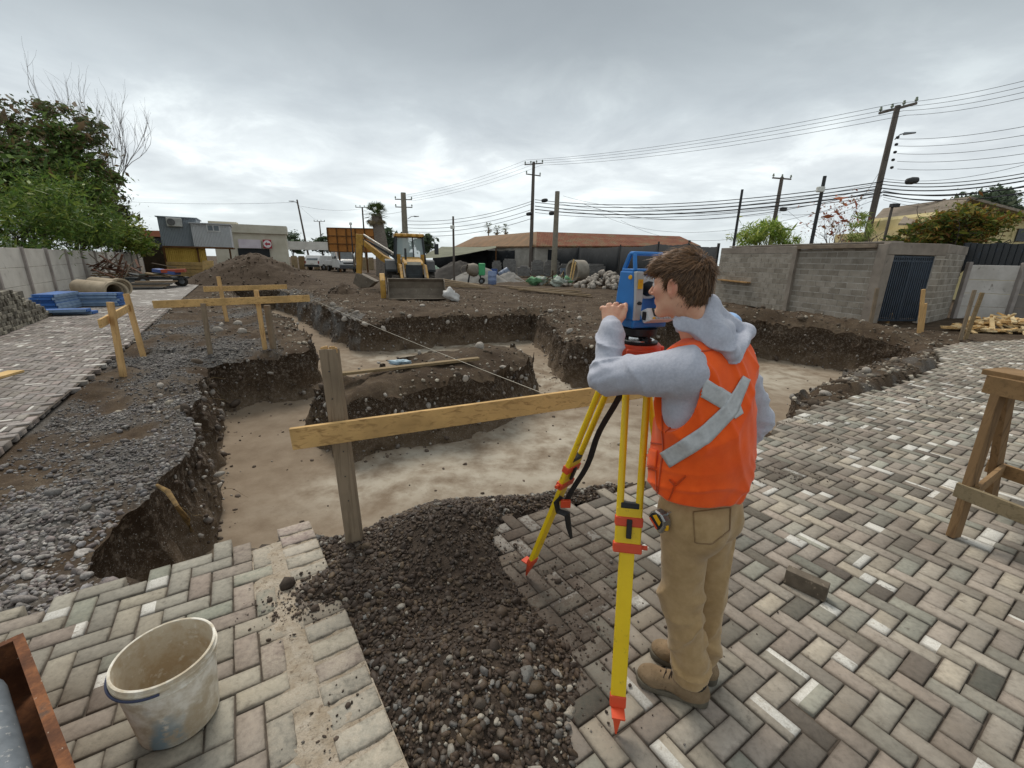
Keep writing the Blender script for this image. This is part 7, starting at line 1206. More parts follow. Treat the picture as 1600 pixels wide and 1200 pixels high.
for k in range(8): lpart('key', MB().box(kc + rr_ @ Vector((-.046 + k * .0125, -.0268, -.021)), (.009, .005, .008), rot=rr_), M_YLAB if k in (0, 7) else M_TSG, kp)
lpart('side_button', MB().box(kc + Vector((-.066, .0, .0)), (.006, .018, .04)), M_BK, kp, bevel=.002); lpart('yellow_label', MB().box((-.068, -.0655, zb + .175), (.022, .003, .045)), M_YLAB); lpart('label_spot', MB().lathe((-.068, -.0672, zb + .185), [(0, 0), (.003, 0), (0, .0008)], 8, (0, -1, 0)), M_OR)
lpart('clamp_knob', MB().lathe((-.066, -.066, zb + .085), [(.009, 0), (.008, .008), (0, .009)], 12, (0, -1, 0)), M_BK, smooth=True); lpart('focus_knob', MB().lathe((-.088, .02, zb + .06), [(.02, 0), (.02, .02), (.016, .024), (0, .024)], 18, (-1, 0, 0)), M_BK, smooth=True); lpart('round_mark', MB().lathe((-.0885, -.028, zb + .205), [(.0, 0), (.011, 0), (.010, .003), (.004, .003), (.0035, .0035), (0, .0035)], 18, (-1, 0, 0)), M_YLAB)
hz = zb + .235; lpart('handle', MB().beam((-.084, 0, hz + .003), (.084, 0, hz + .003), .075, .012), M_TSB, bevel=.004)
for sx in (-1, 1):
    for y0, y1 in ((-.034, -.012), (.036, .014)): lpart('handle_upright', MB().beam((sx * .074, y0, hz), (sx * .066, y1, hz + .078), .014, .016), M_TSB, bevel=.004)
lpart('handle_grip', MB().beam((-.074, 0, hz + .080), (.074, 0, hz + .080), .034, .02), M_TSB, bevel=.008)
# ================================================================ the surveyor
def surfnet(f, lo, hi, h):
    """closed surface f = 0 as a quad mesh (naive surface nets)"""
    lo = np.array(lo, float); n = np.ceil((np.array(hi) - lo) / h).astype(int) + 1
    K_ = 4; nb_ = (n - 1) // K_ + 1; cx = [lo[i] + h * (K_ * np.arange(nb_[i]) + (K_ - 1) / 2) for i in range(3)]; X, Y, Z = np.meshgrid(*cx, indexing='ij'); cv = f(X, Y, Z); band = np.abs(cv) < h * K_ * 1.5 + .012
    up = lambda A: A.repeat(K_, 0).repeat(K_, 1).repeat(K_, 2)[:n[0], :n[1], :n[2]]
    v = up(cv).astype(np.float32); ix = np.argwhere(up(band)); pts_ = lo + h * ix; v[tuple(ix.T)] = f(pts_[:, 0], pts_[:, 1], pts_[:, 2])
    s = v < 0; nc = n - 1; acc = np.zeros((*nc, 3), np.float32); cnt = np.zeros(nc, np.int16)
    sl = lambda o: tuple(slice(o[i], o[i] + nc[i]) for i in range(3))
    for a in range(3):
        for o1 in (0, 1):
            for o2 in (0, 1):
                b, c = [i for i in range(3) if i != a]; o = [0, 0, 0]; o[b] = o1; o[c] = o2; e = list(o); e[a] = 1
                v0, v1 = v[sl(o)], v[sl(e)]; m = s[sl(o)] != s[sl(e)]; t = np.where(m, v0 / np.where(m, v0 - v1, 1), 0)
                acc[..., a] += np.where(m, t, 0); acc[..., b] += m * o1; acc[..., c] += m * o2; cnt += m
    act = cnt > 0; idx = -np.ones(nc, np.int64); idx[act] = np.arange(act.sum()); ci = np.argwhere(act); V = lo + h * (ci + acc[act] / cnt[act][:, None]); Q = []
    for a in range(3):
        b, c = [i for i in range(3) if i != a]; o = [slice(0, n[i]) for i in range(3)]; p0, p1 = list(o), list(o); p0[a] = slice(0, n[a] - 1); p1[a] = slice(1, n[a]); m = s[tuple(p0)] != s[tuple(p1)]; k = np.argwhere(m)
        k = k[(k[:, b] > 0) & (k[:, c] > 0) & (k[:, b] < n[b] - 1) & (k[:, c] < n[c] - 1)]; fl = s[tuple(k.T)]
        def g(db, dc): q = k.copy(); q[:, b] -= db; q[:, c] -= dc; return idx[tuple(q.T)]
        q = np.stack([g(0, 0), g(1, 0), g(1, 1), g(0, 1)], 1); fl = fl if a != 1 else ~fl; q[fl] = q[fl][:, ::-1]; Q.append(q)
    Q = np.concatenate(Q); Q = Q[(Q >= 0).all(1)]
    return V, Q[:, ::-1]
def smin(a, b, k): h = np.clip(.5 + .5 * (b - a) / k, 0, 1); return b * (1 - h) + a * h - k * h * (1 - h)
def smax(a, b, k): return -smin(-a, -b, k)
def rcap(X, Y, Z, a, b, r1, r2):
    ax, ay, az = a; bx, by, bz = b[0] - ax, b[1] - ay, b[2] - az; t = np.clip(((X - ax) * bx + (Y - ay) * by + (Z - az) * bz) / (bx * bx + by * by + bz * bz), 0, 1)
    return np.sqrt((X - ax - t * bx) ** 2 + (Y - ay - t * by) ** 2 + (Z - az - t * bz) ** 2) - (r1 + (r2 - r1) * t)
def ell(X, Y, Z, c, M, r):
    dx, dy, dz = X - c[0], Y - c[1], Z - c[2]; p = [dx * m[0] + dy * m[1] + dz * m[2] for m in M]; k0 = np.sqrt(sum((q / s) ** 2 for q, s in zip(p, r))); k1 = np.sqrt(sum((q / s ** 2) ** 2 for q, s in zip(p, r))) + 1e-9; return k0 * (k0 - 1) / k1
V3 = lambda v: np.array([v[0], v[1], v[2]], float)
FW = np.array([-.64, .77, 0]); FW /= np.linalg.norm(FW); LF = np.array([-FW[1], FW[0], 0]); UP = np.array([0, 0, 1.0]); BODY = (FW, LF, UP)
LANK, RANK = np.array([.765, 1.37, .10]), np.array([.85, 1.475, .10])
PEL = V3(at(1092, 788, 1.45)); CH = V3(at(1098, 600, 1.45)); LSH = V3(at(1068, 580, 1.345)); RSH = CH * 0 + V3(at(1140, 560, 1.60)); NECKB = V3(at(1096, 527, 1.47)); LHIP, RHIP = PEL + LF * .085 - UP * .02, PEL - LF * .085 - UP * .02
LKN, RKN = V3(at(1064, 925, 1.405)), V3(at(1102, 925, 1.50)); LEL = V3(at(949, 589, 1.475)); LWR = V3(at(954, 508, 1.590)); REL = V3(at(1180, 655, 1.68)); RWR = V3(at(1140, 720, 1.66))
HC = V3(at(1062, 446, 1.455)); P_ROOT = Vector((.80, 1.42, 0)); per = empty('person', P_ROOT, 'young surveyor in orange vest, grey hoodie and khaki trousers bending to the instrument', 'person'); PR = np.array(P_ROOT)
M_SKIN = NT('skin'); _n = M_SKIN.noise(18, 4, .6); _n2 = M_SKIN.noise(220, 3, .6); _fl = M_SKIN.attr('flush').outputs['Fac']; M_SKIN.set(M_SKIN.mix(_fl, M_SKIN.mix(M_SKIN.mask(_n, .4, .7), lin('#d9a98c'), lin('#cd9276')), lin('#c26c58')), .5, 0, .4); M_SKIN.b.inputs['Subsurface Weight'].default_value = .12; M_SKIN.b.inputs['Subsurface Radius'].default_value = (.008, .004, .002); M_SKIN.bump(_n2, .12, .001); M_SKIN = M_SKIN.m
def smooth_mesh(name, VF, m_, parent=None):
    V, F_ = VF; off = PR
    me = mesh_np(name, V - off, F_, m_, True); o = obj(name, me, per if parent is None else parent); return o
def bvh(VF): return BVHTree.FromPolygons([tuple(p) for p in VF[0]], [tuple(map(int, q)) for q in VF[1]])
# head frame
YAW = math.atan2(.70, -.72); fh = np.array([-.72, .68, -.10]); fh /= np.linalg.norm(fh); lh = np.cross(UP, fh); lh /= np.linalg.norm(lh); uh = np.cross(fh, lh); HM = (fh, lh, uh)
HS = .88
def hl0(x, y, z): return HC + fh * x + lh * y + uh * z
def hl(x, y, z): return hl0(x * HS, y * HS, z * HS)
def head_sdf(X, Y, Z):
    X0, Y0, Z0 = X, Y, Z; X, Y, Z = HC[0] + (X - HC[0]) / HS, HC[1] + (Y - HC[1]) / HS, HC[2] + (Z - HC[2]) / HS
    E = lambda c, r: ell(X, Y, Z, hl0(*c), HM, r); C_ = lambda a, b, r1, r2: rcap(X, Y, Z, hl0(*a), hl0(*b), r1, r2)
    d = E((-.014, 0, .026), (.097, .075, .090)); d = smin(d, E((.034, 0, -.028), (.056, .056, .084)), .035)
    for s in (-1, 1):
        d = smin(d, C_((-.012, s * .052, -.040), (.066, s * .014, -.096), .020, .015), .028); d = smin(d, E((.052, s * .042, -.018), (.030, .020, .024)), .02); d = smin(d, C_((.080, s * .012, .024), (.066, s * .046, .022), .010, .009), .014)
    d = smin(d, E((.074, 0, -.098), (.018, .020, .015)), .016); d = smin(d, C_((.086, 0, .018), (.113, 0, -.020), .007, .0105), .011); d = smin(d, E((.100, .010, -.026), (.010, .007, .007)), .006); d = smin(d, E((.100, -.010, -.026), (.010, .007, .007)), .006)
    d = smin(d, E((.0835, 0, -.052), (.012, .018, .005)), .012); d = smin(d, E((.0820, 0, -.064), (.012, .016, .0055)), .012)
    for s in (-1, 1):
        d = smax(d, -E((.094, s * .032, .006), (.016, .017, .012)), .008); d = smin(d, E((.076, s * .032, .006), (.0125, .0125, .0125)), .003)
        ear = E((-.008, s * .080, -.008), (.020, .0105, .034)); ear = smax(ear, -E((-.001, s * .0915, -.004), (.0115, .0120, .022)), .003); ear = smin(ear, E((-.004, s * .076, -.034), (.009, .006, .009)), .006); d = smin(d, ear, .006)
    return smin(d * HS, rcap(X0, Y0, Z0, hl(-.026, 0, -.055), NECKB - UP * .02, .050, .057), .03)
lo, hi = HC - .17, HC + .15; lo[2] = HC[2] - .24
headVF = surfnet(head_sdf, lo, hi, .0030)
# left hand on the instrument
hu = V3(at(957, 463, 1.630)) - LWR; hu /= np.linalg.norm(hu); hs_ = V3(at(980, 470, 1.56)) - V3(at(930, 470, 1.60)); hs_ -= hu * (hs_ @ hu); hs_ /= np.linalg.norm(hs_); ha = np.cross(hu, hs_); ha = ha if ha[1] > 0 else -ha
def hp_(s, u, a): return LWR + hs_ * s + hu * u + ha * a
def hand_sdf(X, Y, Z):
    d = rcap(X, Y, Z, hp_(0, -.06, 0), hp_(0, .0, 0), .030, .0275)
    for s in (-.027, -.009, .009, .026): d = smin(d, rcap(X, Y, Z, hp_(s * .55, .005, .0), hp_(s, .068 - abs(s) * .25, .0), .0155, .0110), .009)
    out = d
    for i, (s, u, l) in enumerate(((-.035, .064, .8), (-.012, .075, .95), (.012, .077, 1.0), (.034, .070, .92))):
        k0, k1, k2, k3 = hp_(s, u, .0), hp_(s * 1.02, u + .012 * l, .036 * l), hp_(s * 1.0, u - .006, .060 * l), hp_(s * .98, u - .026 * l, .066 * l)
        fg = smin(smin(rcap(X, Y, Z, k0, k1, .0096, .0090), rcap(X, Y, Z, k1, k2, .0094, .0086), .002), rcap(X, Y, Z, k2, k3, .0086, .0078), .002); out = smin(out, fg, .0028)
    t0, t1, t2, t3 = hp_(.022, .012, .004), hp_(.040, .034, .006), hp_(.046, .060, .010), hp_(.047, .082, .022)
    th = smin(smin(rcap(X, Y, Z, t0, t1, .017, .0125), rcap(X, Y, Z, t1, t2, .0125, .0108), .004), rcap(X, Y, Z, t2, t3, .0108, .0088), .003); return smin(out, th, .006)
c = LWR + hu * .02 + ha * .03; handVF = surfnet(hand_sdf, c - .105, c + .125, .0024)
def core_sdf(X, Y, Z):
    d = rcap(X, Y, Z, PEL, CH, .10, .11)
    for a, b, r1, r2 in ((CH, NECKB, .10, .05), (LSH, LEL, .048, .04), (LEL, LWR, .040, .027), (RSH, REL, .048, .04), (REL, RWR, .040, .027), (LHIP, LKN, .08, .055), (LKN, LANK, .052, .036), (RHIP, RKN, .08, .055), (RKN, RANK, .052, .036), (CH, LSH, .09, .06), (CH, RSH, .09, .06)): d = smin(d, rcap(X, Y, Z, a, b, r1, r2), .03)
    # the hidden right hand, fingers half closed
    dr = (RWR - REL) / np.linalg.norm(RWR - REL); d = smin(d, rcap(X, Y, Z, RWR, RWR + dr * .08, .028, .03), .02)
    for s in (-.03, -.01, .01, .03): d = smin(d, rcap(X, Y, Z, RWR + dr * .08 + LF * s, RWR + dr * .13 + LF * s + FW * .02, .011, .009), .005)
    return smin(d, rcap(X, Y, Z, RWR + dr * .03, RWR + dr * .07 + FW * .05, .014, .01), .01)
coreVF = surfnet(core_sdf, (.20, 1.15, .03), (1.25, 1.85, 1.55), .016)
Vb = np.concatenate([coreVF[0], headVF[0], handVF[0]]); Fb = np.concatenate([coreVF[1], headVF[1] + len(coreVF[0]), handVF[1] + len(coreVF[0]) + len(headVF[0])]); body = smooth_mesh('body', (Vb, Fb), M_SKIN); _l = (Vb - HC) @ np.array([fh, lh, uh]).T; _g = lambda c, r: np.exp(-(((_l[:, 0] - c[0]) / r[0]) ** 2 + ((np.abs(_l[:, 1]) - c[1]) / r[1]) ** 2 + ((_l[:, 2] - c[2]) / r[2]) ** 2)); _a = body.data.attributes.new('flush', 'FLOAT', 'POINT'); _a.data.foreach_set('value', np.clip(.75 * _g((-.008, .084, -.008), (.03, .012, .04)) + .45 * _g((.055, .05, -.02), (.03, .03, .025)) + .5 * _g((.115, 0, -.02), (.015, .015, .02)) + .6 * _g((.09, 0, -.058), (.015, .02, .010)), 0, 1).astype(np.float32))
M_EYE = mat('eye_white', '#e0d8d0', '#d0c4bc', 9, .2); M_IRIS = mat('iris', '#4a3a2a', '#33281c', 9, .15); M_HAIR = NT('brown_hair'); _t = M_HAIR.attr('tone').outputs['Color']; M_HAIR.set(_t, .5, 0, .35); M_HAIR = M_HAIR.m
for s in (-1, 1):
    e_ = MB().lathe(tuple(hl(.0775, s * .032, .006)), [(0, -.0118), (.006, -.0105), (.0112, -.004), (.0118, 0), (.0112, .004), (.006, .0105), (0, .0118)], 14).build('eye', M_EYE, body, True); MB().lathe(tuple(hl(.0885, s * .032, .006)), [(0, 0), (.0055, 0), (.004, .0012), (0, .0016)], 12, tuple(fh)).build('iris', M_IRIS, e_, True)
    MB().tube([tuple(hl(.086 - .012 * k * k, s * (.014 + .034 * k), .0265 + .004 * math.sin(k * 3))) for k in np.linspace(0, 1, 6)], [.002, .0034, .0036, .003, .0024, .001], 6).build('eyebrow', mat('brow_hair', '#4d3524', '#3a281b', 20, .8), body)
# hair
def hair_sdf(X, Y, Z):
    X, Y, Z = HC[0] + (X - HC[0]) / HS, HC[1] + (Y - HC[1]) / HS, HC[2] + (Z - HC[2]) / HS
    dx, dy, dz = X - HC[0], Y - HC[1], Z - HC[2]; x = dx * fh[0] + dy * fh[1] + dz * fh[2]; y = np.abs(dx * lh[0] + dy * lh[1] + dz * lh[2]); z = dx * uh[0] + dy * uh[1] + dz * uh[2]
    d = ell(X, Y, Z, hl0(-.016, 0, .030), HM, (.1025, .0815, .0975)); d = smin(d, rcap(X, Y, Z, hl0(.055, -.03, .078), hl0(.055, .03, .078), .025, .025), .03); d = smin(d, rcap(X, Y, Z, hl0(.084, -.022, .064), hl0(.086, .028, .062), .013, .013), .02); d = smin(d, ell(X, Y, Z, hl0(-.055, 0, -.032), HM, (.046, .056, .052)), .03)
    line = np.where(x > .036, .048 - (x - .036) * .15, np.where(x > .012, -.018 + (x - .012) * 2.6, np.where(x > -.032, .026, -.082 - .10 * (x + .03))))
    earc = np.where((x < .014) & (x > -.032), .030 - 25 * (x + .010) ** 2, line)
    return HS * smax(d, earc - z, .010) + .004 * fbm(X * 55, Y * 55, Z * 26, 2, .5, 9)
hairVF = surfnet(hair_sdf, HC - .16, HC + .17, .0034); rg = np.random.default_rng(5)
HV = hairVF[0]; tn = np.tile([.062, .033, .0165, 1], (len(HV), 1)); loc_ = (HV - HC) @ np.array([fh, lh, uh]).T
hmesh = mesh_np('hair', HV - PR, hairVF[1], M_HAIR, True, {'tone': ('FLOAT_COLOR', tn)}); hair = obj('hair', hmesh, per)
nm_ = np.zeros_like(HV); q = hairVF[1]; fn = np.cross(HV[q[:, 1]] - HV[q[:, 0]], HV[q[:, 2]] - HV[q[:, 0]]); [np.add.at(nm_, q[:, k], fn) for k in range(4)]; nm_ /= np.linalg.norm(nm_, axis=1)[:, None] + 1e-9
cen = ((HV - HC) * nm_).sum(1); nm_ = nm_ if cen.mean() > 0 else -nm_
sv, sf, stn = [], [], []; whorl = np.array([-.075, 0, .095])
for k in rg.integers(0, len(HV), 9500):
    l = loc_[k]; n_ = nm_[k]
    if l[2] < -.06 and rg.uniform() < .5: continue
    w_ = l - whorl; w_[2] *= .35; dirl = w_ / (np.linalg.norm(w_) + 1e-6); side = abs(l[1]) > .05; dirl = dirl * np.array([1, .6, .3]) + np.array([.25 if not side else .25, 0, -.9 if l[2] < .05 else -.12])
    dw = dirl[0] * fh + dirl[1] * lh + dirl[2] * uh; dw -= n_ * (dw @ n_) * .9; dw = dw / (np.linalg.norm(dw) + 1e-9) + rg.normal(0, .16, 3); L_ = rg.uniform(.018, .038) * (1.2 if l[2] > .05 else .8); lift = rg.uniform(.02, .26) if l[2] > .04 else rg.uniform(.0, .12)
    p0 = HV[k] - n_ * .002; p1 = p0 + dw * L_ * .5 + n_ * L_ * lift; p2 = p0 + dw * L_ + n_ * L_ * lift * .7; sd = np.cross(dw, n_); sd /= np.linalg.norm(sd) + 1e-9; wd = rg.uniform(.0006, .0015); b0 = len(sv); sv += [p0 - sd * wd, p0 + sd * wd, p1 - sd * wd * .9 , p1 + sd * wd * .9, p1 + n_ * wd * .8, p2]
    sf += [(b0, b0 + 1, b0 + 3), (b0, b0 + 3, b0 + 2), (b0 + 2, b0 + 4, b0 + 5), (b0 + 4, b0 + 3, b0 + 5), (b0, b0 + 4, b0 + 2), (b0 + 1, b0 + 3, b0 + 4), (b0 + 2, b0 + 3, b0 + 5)]
    br = rg.uniform(.45, 1.6) * (1.35 if l[2] > .06 else 1.0) * (1.3 if l[0] > .05 else 1.0); stn += [[.125 * br, .067 * br, .032 * br, 1]] * 6  # crown and front strands lighter: light put into the uniform hair colour
st_o = obj('strands', mesh_np('strands', np.array(sv) - PR, np.array(sf), M_HAIR, False, {'tone': ('FLOAT_COLOR', np.array(stn))}), hair); st_o['kind'] = 'stuff'
# ---- clothes
def crease(X, Y, Z, u, fr, amp, seed, st=.35):
    """cloth creases: rounded ridges with sharp valleys, drawn out across the direction u"""
    u = np.array(u, float); u /= np.linalg.norm(u); t = X * u[0] + Y * u[1] + Z * u[2]; w_ = .35 * vnoise(X * 6, Y * 6, Z * 6, seed + 3); a = vnoise((X - t * u[0]) * fr * st + u[0] * (t + w_ * .2) * fr, (Y - t * u[1]) * fr * st + u[1] * (t + w_ * .2) * fr, (Z - t * u[2]) * fr * st + u[2] * (t + w_ * .2) * fr, seed); return amp * (np.clip(1 - np.abs(a) * 2.0, 0, 1) ** 1.6 - .25)
def torso(X, Y, Z, g):
    c1 = PEL * .12 + CH * .88 - FW * .005; c2 = PEL * .60 + CH * .40 - FW * .01; d = ell(X, Y, Z, c1, BODY, (.119 + g, .178 + g, .235)); d = smin(d, ell(X, Y, Z, c2, BODY, (.122 + g, .168 + g, .26)), .06); d = smin(d, rcap(X, Y, Z, CH + UP * .055 + LF * .10, CH + UP * .055 - LF * .12, .085 + g * .8, .085 + g * .8), .06); return d
def hoodie_sdf(X, Y, Z):
    d = torso(X, Y, Z, .002); d = smax(d, (PEL[2] + .10) - Z, .02)
    L1 = rcap(X, Y, Z, LSH, LEL, .078, .060); L2 = rcap(X, Y, Z, LEL, LWR - (LWR - LEL) * .16, .056, .047); cuff = rcap(X, Y, Z, LWR - (LWR - LEL) * .18, LWR - (LWR - LEL) * .0, .041, .036)
    el_ = np.sqrt((X - LEL[0]) ** 2 + (Y - LEL[1]) ** 2 + (Z - LEL[2]) ** 2); near = np.exp(-(el_ / .11) ** 2)
    L1 = L1 - crease(X, Y, Z, LEL - LSH, 13, .010, 11, .25); L2 = L2 - crease(X, Y, Z, (LWR - LEL) + .3 * (LSH - LEL), 17, .012, 12, .25)
    arm = smin(smin(L1, L2, .022), cuff, .008); arm = arm - near * crease(X, Y, Z, (LWR - LEL) - (LSH - LEL) * .5, 21, .014, 13, .22)
    R1 = rcap(X, Y, Z, RSH, REL, .080, .066) - crease(X, Y, Z, REL - RSH, 20, .011, 14); R2 = rcap(X, Y, Z, REL, RWR, .062, .045) - crease(X, Y, Z, RWR - REL, 22, .010, 15)
    d = smin(d, arm, .030); d = smin(d, smin(R1, R2, .03), .03)
    return d + .0012 * vnoise(X * 60, Y * 60, Z * 60, 5)
hoodVF0 = surfnet(hoodie_sdf, (.24, 1.16, PEL[2] + .05), (1.22, 1.86, 1.62), .0062)
def fabric(name, c1, c2, sc=30, bump=.25, rough=.95):
    t_ = NT(name); n = t_.noise(sc, 5, .7); n2 = t_.noise(700, 2, .5); n3 = t_.noise(5, 4, .6); c = t_.mix(t_.mask(n, .35, .7), lin(c1), lin(c2)); c = t_.mix(t_.math('MULTIPLY', t_.mask(n3, .5, .75), .35), c, tuple(x * .72 for x in lin(c1))); t_.set(c, rough, 0, .15); t_.b.inputs['Sheen Weight'].default_value = .2
    rn = t_.n('ShaderNodeTexNoise', noise_type='RIDGED_MULTIFRACTAL'); mp = t_.n('ShaderNodeMapping'); mp.inputs['Scale'].default_value = (1.0, 1.0, .55); mp.inputs['Rotation'].default_value = (.5, .3, .2); t_.L.new(t_.co, mp.inputs[0]); t_.L.new(mp.outputs[0], rn.inputs['Vector']); rn.inputs['Scale'].default_value = 9; rn.inputs['Detail'].default_value = 3; rn.inputs['Roughness'].default_value = .45; rn.inputs['Distortion'].default_value = .6
    b1 = t_.n('ShaderNodeBump'); b1.inputs['Strength'].default_value = .45; b1.inputs['Distance'].default_value = .012; t_.L.new(rn.outputs['Fac'], b1.inputs['Height']); b2 = t_.n('ShaderNodeBump'); b2.inputs['Strength'].default_value = bump; b2.inputs['Distance'].default_value = .003; t_.L.new(t_.math('ADD', t_.math('MULTIPLY', n2, .5), n), b2.inputs['Height']); t_.L.new(b1.outputs[0], b2.inputs['Normal']); t_.L.new(b2.outputs[0], t_.b.inputs['Normal']); return t_.m
M_HOOD = fabric('heather_grey', '#bcbec8', '#a9acb8', 120, .4); hoodie = smooth_mesh('hoodie', hoodVF0, M_HOOD)
# vest
def vest_sdf(X, Y, Z):
    d = torso(X, Y, Z, .026); hem = PEL[2] + .085; low = np.clip((CH[2] - .10 - Z) / .35, 0, 1); cx_ = PEL * .9 + CH * .1; flare = .030 * low; fwd = (X - CH[0]) * FW[0] + (Y - CH[1]) * FW[1]; lat = (X - CH[0]) * LF[0] + (Y - CH[1]) * LF[1]
    sk = ell(X, Y, Z, PEL * .62 + CH * .38 + FW * .012, BODY, (.155, .190, .40)); d = smin(d, sk, .05)
    d = d - crease(X, Y, Z, LF + .9 * UP - .6 * FW, 8, .011, 16, .22) - crease(X, Y, Z, LF - .5 * UP, 15, .008, 17, .22) - low * crease(X, Y, Z, UP + .3 * LF, 13, .010, 18, .22) + .006 * vnoise(X * 7, Y * 7, Z * 5, 7)
    d = smax(d, hem + .020 * np.sin(lat * 12 + 1) + .02 * fwd / .15 - Z, .012)
    for S, s in ((LSH, 1), (RSH, -1)):
        hole = ell(X, Y, Z, S + LF * s * .035 - UP * .055 + FW * .025, BODY, (.098, .11, .150)); d = smax(d, -hole, .006)
    neck = ell(X, Y, Z, NECKB + UP * .03, BODY, (.075, .075, .06)); d = smax(d, -neck, .008); return d
vestVF = surfnet(vest_sdf, CH - np.array([.36, .36, .48]), CH + np.array([.36, .36, .20]), .0058); M_VEST = fabric('orange_vest', '#fb6420', '#ee561a', 14, .2, .8); vest = smooth_mesh('vest', vestVF, M_VEST)
VB = bvh(vestVF)
def cast(B_, px, py):
    x, y, u = ray(px, py); d = Vector((x, y, u)).normalized(); h = B_.ray_cast(Vector((0, 0, EYE)), d); return (h[0], h[1] if h[1].dot(d) < 0 else -h[1]) if h[0] is not None else (None, None)
# hood: folded bag lying on the upper back, rolled around the neck
def on_back(px, py, off=.02, Y_=1.45):
    h, n_ = cast(VB, px, py); return V3(h + n_ * off) if h is not None else V3(at(px, py, Y_))
HL = V3(at(1062, 510, 1.41)); H1 = V3(at(1070, 503, 1.412)); H2 = V3(at(1106, 479, 1.455)); HV_ = on_back(1141, 556, .010); H3 = on_back(1098, 528, .012); H4 = on_back(1120, 536, .016); HT = on_back(1160, 528, .022) * .5 + V3(at(1166, 516, 1.47)) * .5; HR = V3(at(1124, 496, 1.60)); HF = V3(at(1062, 514, 1.56)); HB0 = (H2 + HV_ + HT + H3) / 4
def hood_sdf(X, Y, Z):
    d = rcap(X, Y, Z, HL, H1, .013, .019)
    for a, b, r1, r2 in ((H1, H2, .022, .024), (H1, H3, .024, .024), (H3, H4, .026, .026), (H4, HV_, .028, .020), (H2, HT, .026, .020), (HV_, HT, .022, .022), (H2, H4, .03, .03), (H2, HR, .024, .024), (HT, HR, .022, .024), (HR, HF, .024, .018)): d = smin(d, rcap(X, Y, Z, a, b, r1, r2), .024)
    d = smin(d, ell(X, Y, Z, HB0, BODY, (.035, .06, .04)), .03); cav = ell(X, Y, Z, V3(at(1132, 484, 1.52)), BODY, (.050, .048, .040)); d = smax(d, -cav, .008); neck = rcap(X, Y, Z, hl(-.026, 0, -.055), NECKB - UP * .02, .054, .060); d = smax(d, -neck, .004)
    return d - crease(X, Y, Z, UP * 1.0 + LF * .55 - FW * .3, 17, .011, 31, .2) + .0008 * vnoise(X * 60, Y * 60, Z * 60, 5)
hoodVF = surfnet(hood_sdf, np.minimum(HV_, HL) - .10, np.maximum(HT, HR) + .10, .0042); hood = smooth_mesh('hood', hoodVF, M_HOOD, hoodie); hood.location = (0, 0, 0)
lin_c = V3(at(1134, 501, 1.505)); linVF = surfnet(lambda X, Y, Z: ell(X, Y, Z, lin_c, BODY, (.050, .050, .028)) - crease(X, Y, Z, LF + UP, 30, .004, 33), lin_c - .08, lin_c + .08, .0045); smooth_mesh('hood_lining', linVF, fabric('pale_blue_lining', '#9fc0e6', '#88acd8', 60), hoodie).location = (0, 0, 0)
def ribbon(name, B_, line, widths, m_, parent, off=.003, na=40, nc=6):
    """a strip sewn on the cloth along a line seen in the photograph"""
    L_ = [Vector((*p, 0)) for p in line]; ds = [0]; [ds.append(ds[-1] + (L_[i + 1] - L_[i]).length) for i in range(len(L_) - 1)]; V, F_, ok = [], [], []
    for i in range(na + 1):
        s = ds[-1] * i / na; k = max(j for j in range(len(ds) - 1) if ds[j] <= s + 1e-6); t_ = (s - ds[k]) / (ds[k + 1] - ds[k]); p = L_[k].lerp(L_[k + 1], t_); w_ = widths[k] + (widths[k + 1] - widths[k]) * t_
        d0 = (L_[min(k + 1, len(L_) - 1)] - L_[k]).normalized(); n2 = Vector((-d0.y, d0.x, 0))
        for j in range(nc + 1):
            q_ = p + n2 * w_ * (j / nc - .5); h, n_ = cast(B_, q_.x, q_.y); ok.append(h is not None); V.append(tuple((h + n_ * off) - Vector(PR)) if h is not None else (0, 0, 0))
    for i in range(na):
        for j in range(nc):
            f = (i * (nc + 1) + j, i * (nc + 1) + j + 1, (i + 1) * (nc + 1) + j + 1, (i + 1) * (nc + 1) + j)
            if all(ok[a] for a in f) and max((Vector(V[f[0]]) - Vector(V[a])).length for a in f) < .04: F_.append(f)
    if not F_: return None
    us = sorted({a for f in F_ for a in f}); rm_ = {a: i for i, a in enumerate(us)}; me = bpy.data.meshes.new(name); me.from_pydata([V[a] for a in us], [], [tuple(rm_[a] for a in f) for f in F_]); me.materials.append(m_); [setattr(p, 'use_smooth', True) for p in me.polygons]; o = obj(name, me, parent); so = o.modifiers.new('s', 'SOLIDIFY'); so.thickness = .002; so.offset = 0; return o
M_REFL = mat('reflective_tape', '#c2c4c4', '#aeb0b1', 60, .4, 0, spec=.5)
ribbon('reflective_stripe', VB, [(1091, 601), (1140, 630), (1154, 650)], [29, 28, 16], M_REFL, vest); ribbon('reflective_stripe', VB, [(1040, 719), (1100, 680), (1140, 640), (1165, 590)], [27, 28, 24, 13], M_REFL, vest, .0045)
M_VESTD = fabric('vest_seam', '#c94812', '#b53f0e', 14, .1)
for ln in ([(1072, 556), (1095, 550), (1118, 546)], [(1088, 552), (1084, 610), (1076, 640), (1040, 676)], [(1006, 690), (1036, 694)], [(1034, 650), (1037, 700), (1028, 770)], [(1026, 735), (1026, 775)], [(1006, 730), (1027, 736)]): ribbon('seam', VB, ln, [2.2] * len(ln), M_VESTD, vest, .0022, 24, 1)
ribbon('pocket_flap', VB, [(1006, 714), (1028, 717)], [30, 28], M_VEST, vest, .006, 10, 6); ribbon('tie_strap', VB, [(1047, 748), (1056, 758), (1072, 742)], [3, 4, 3], M_VESTD, vest, .006, 16, 1); ribbon('tie_strap', VB, [(1055, 758), (1046, 780)], [3, 2.5], M_VESTD, vest, .006, 10, 1)
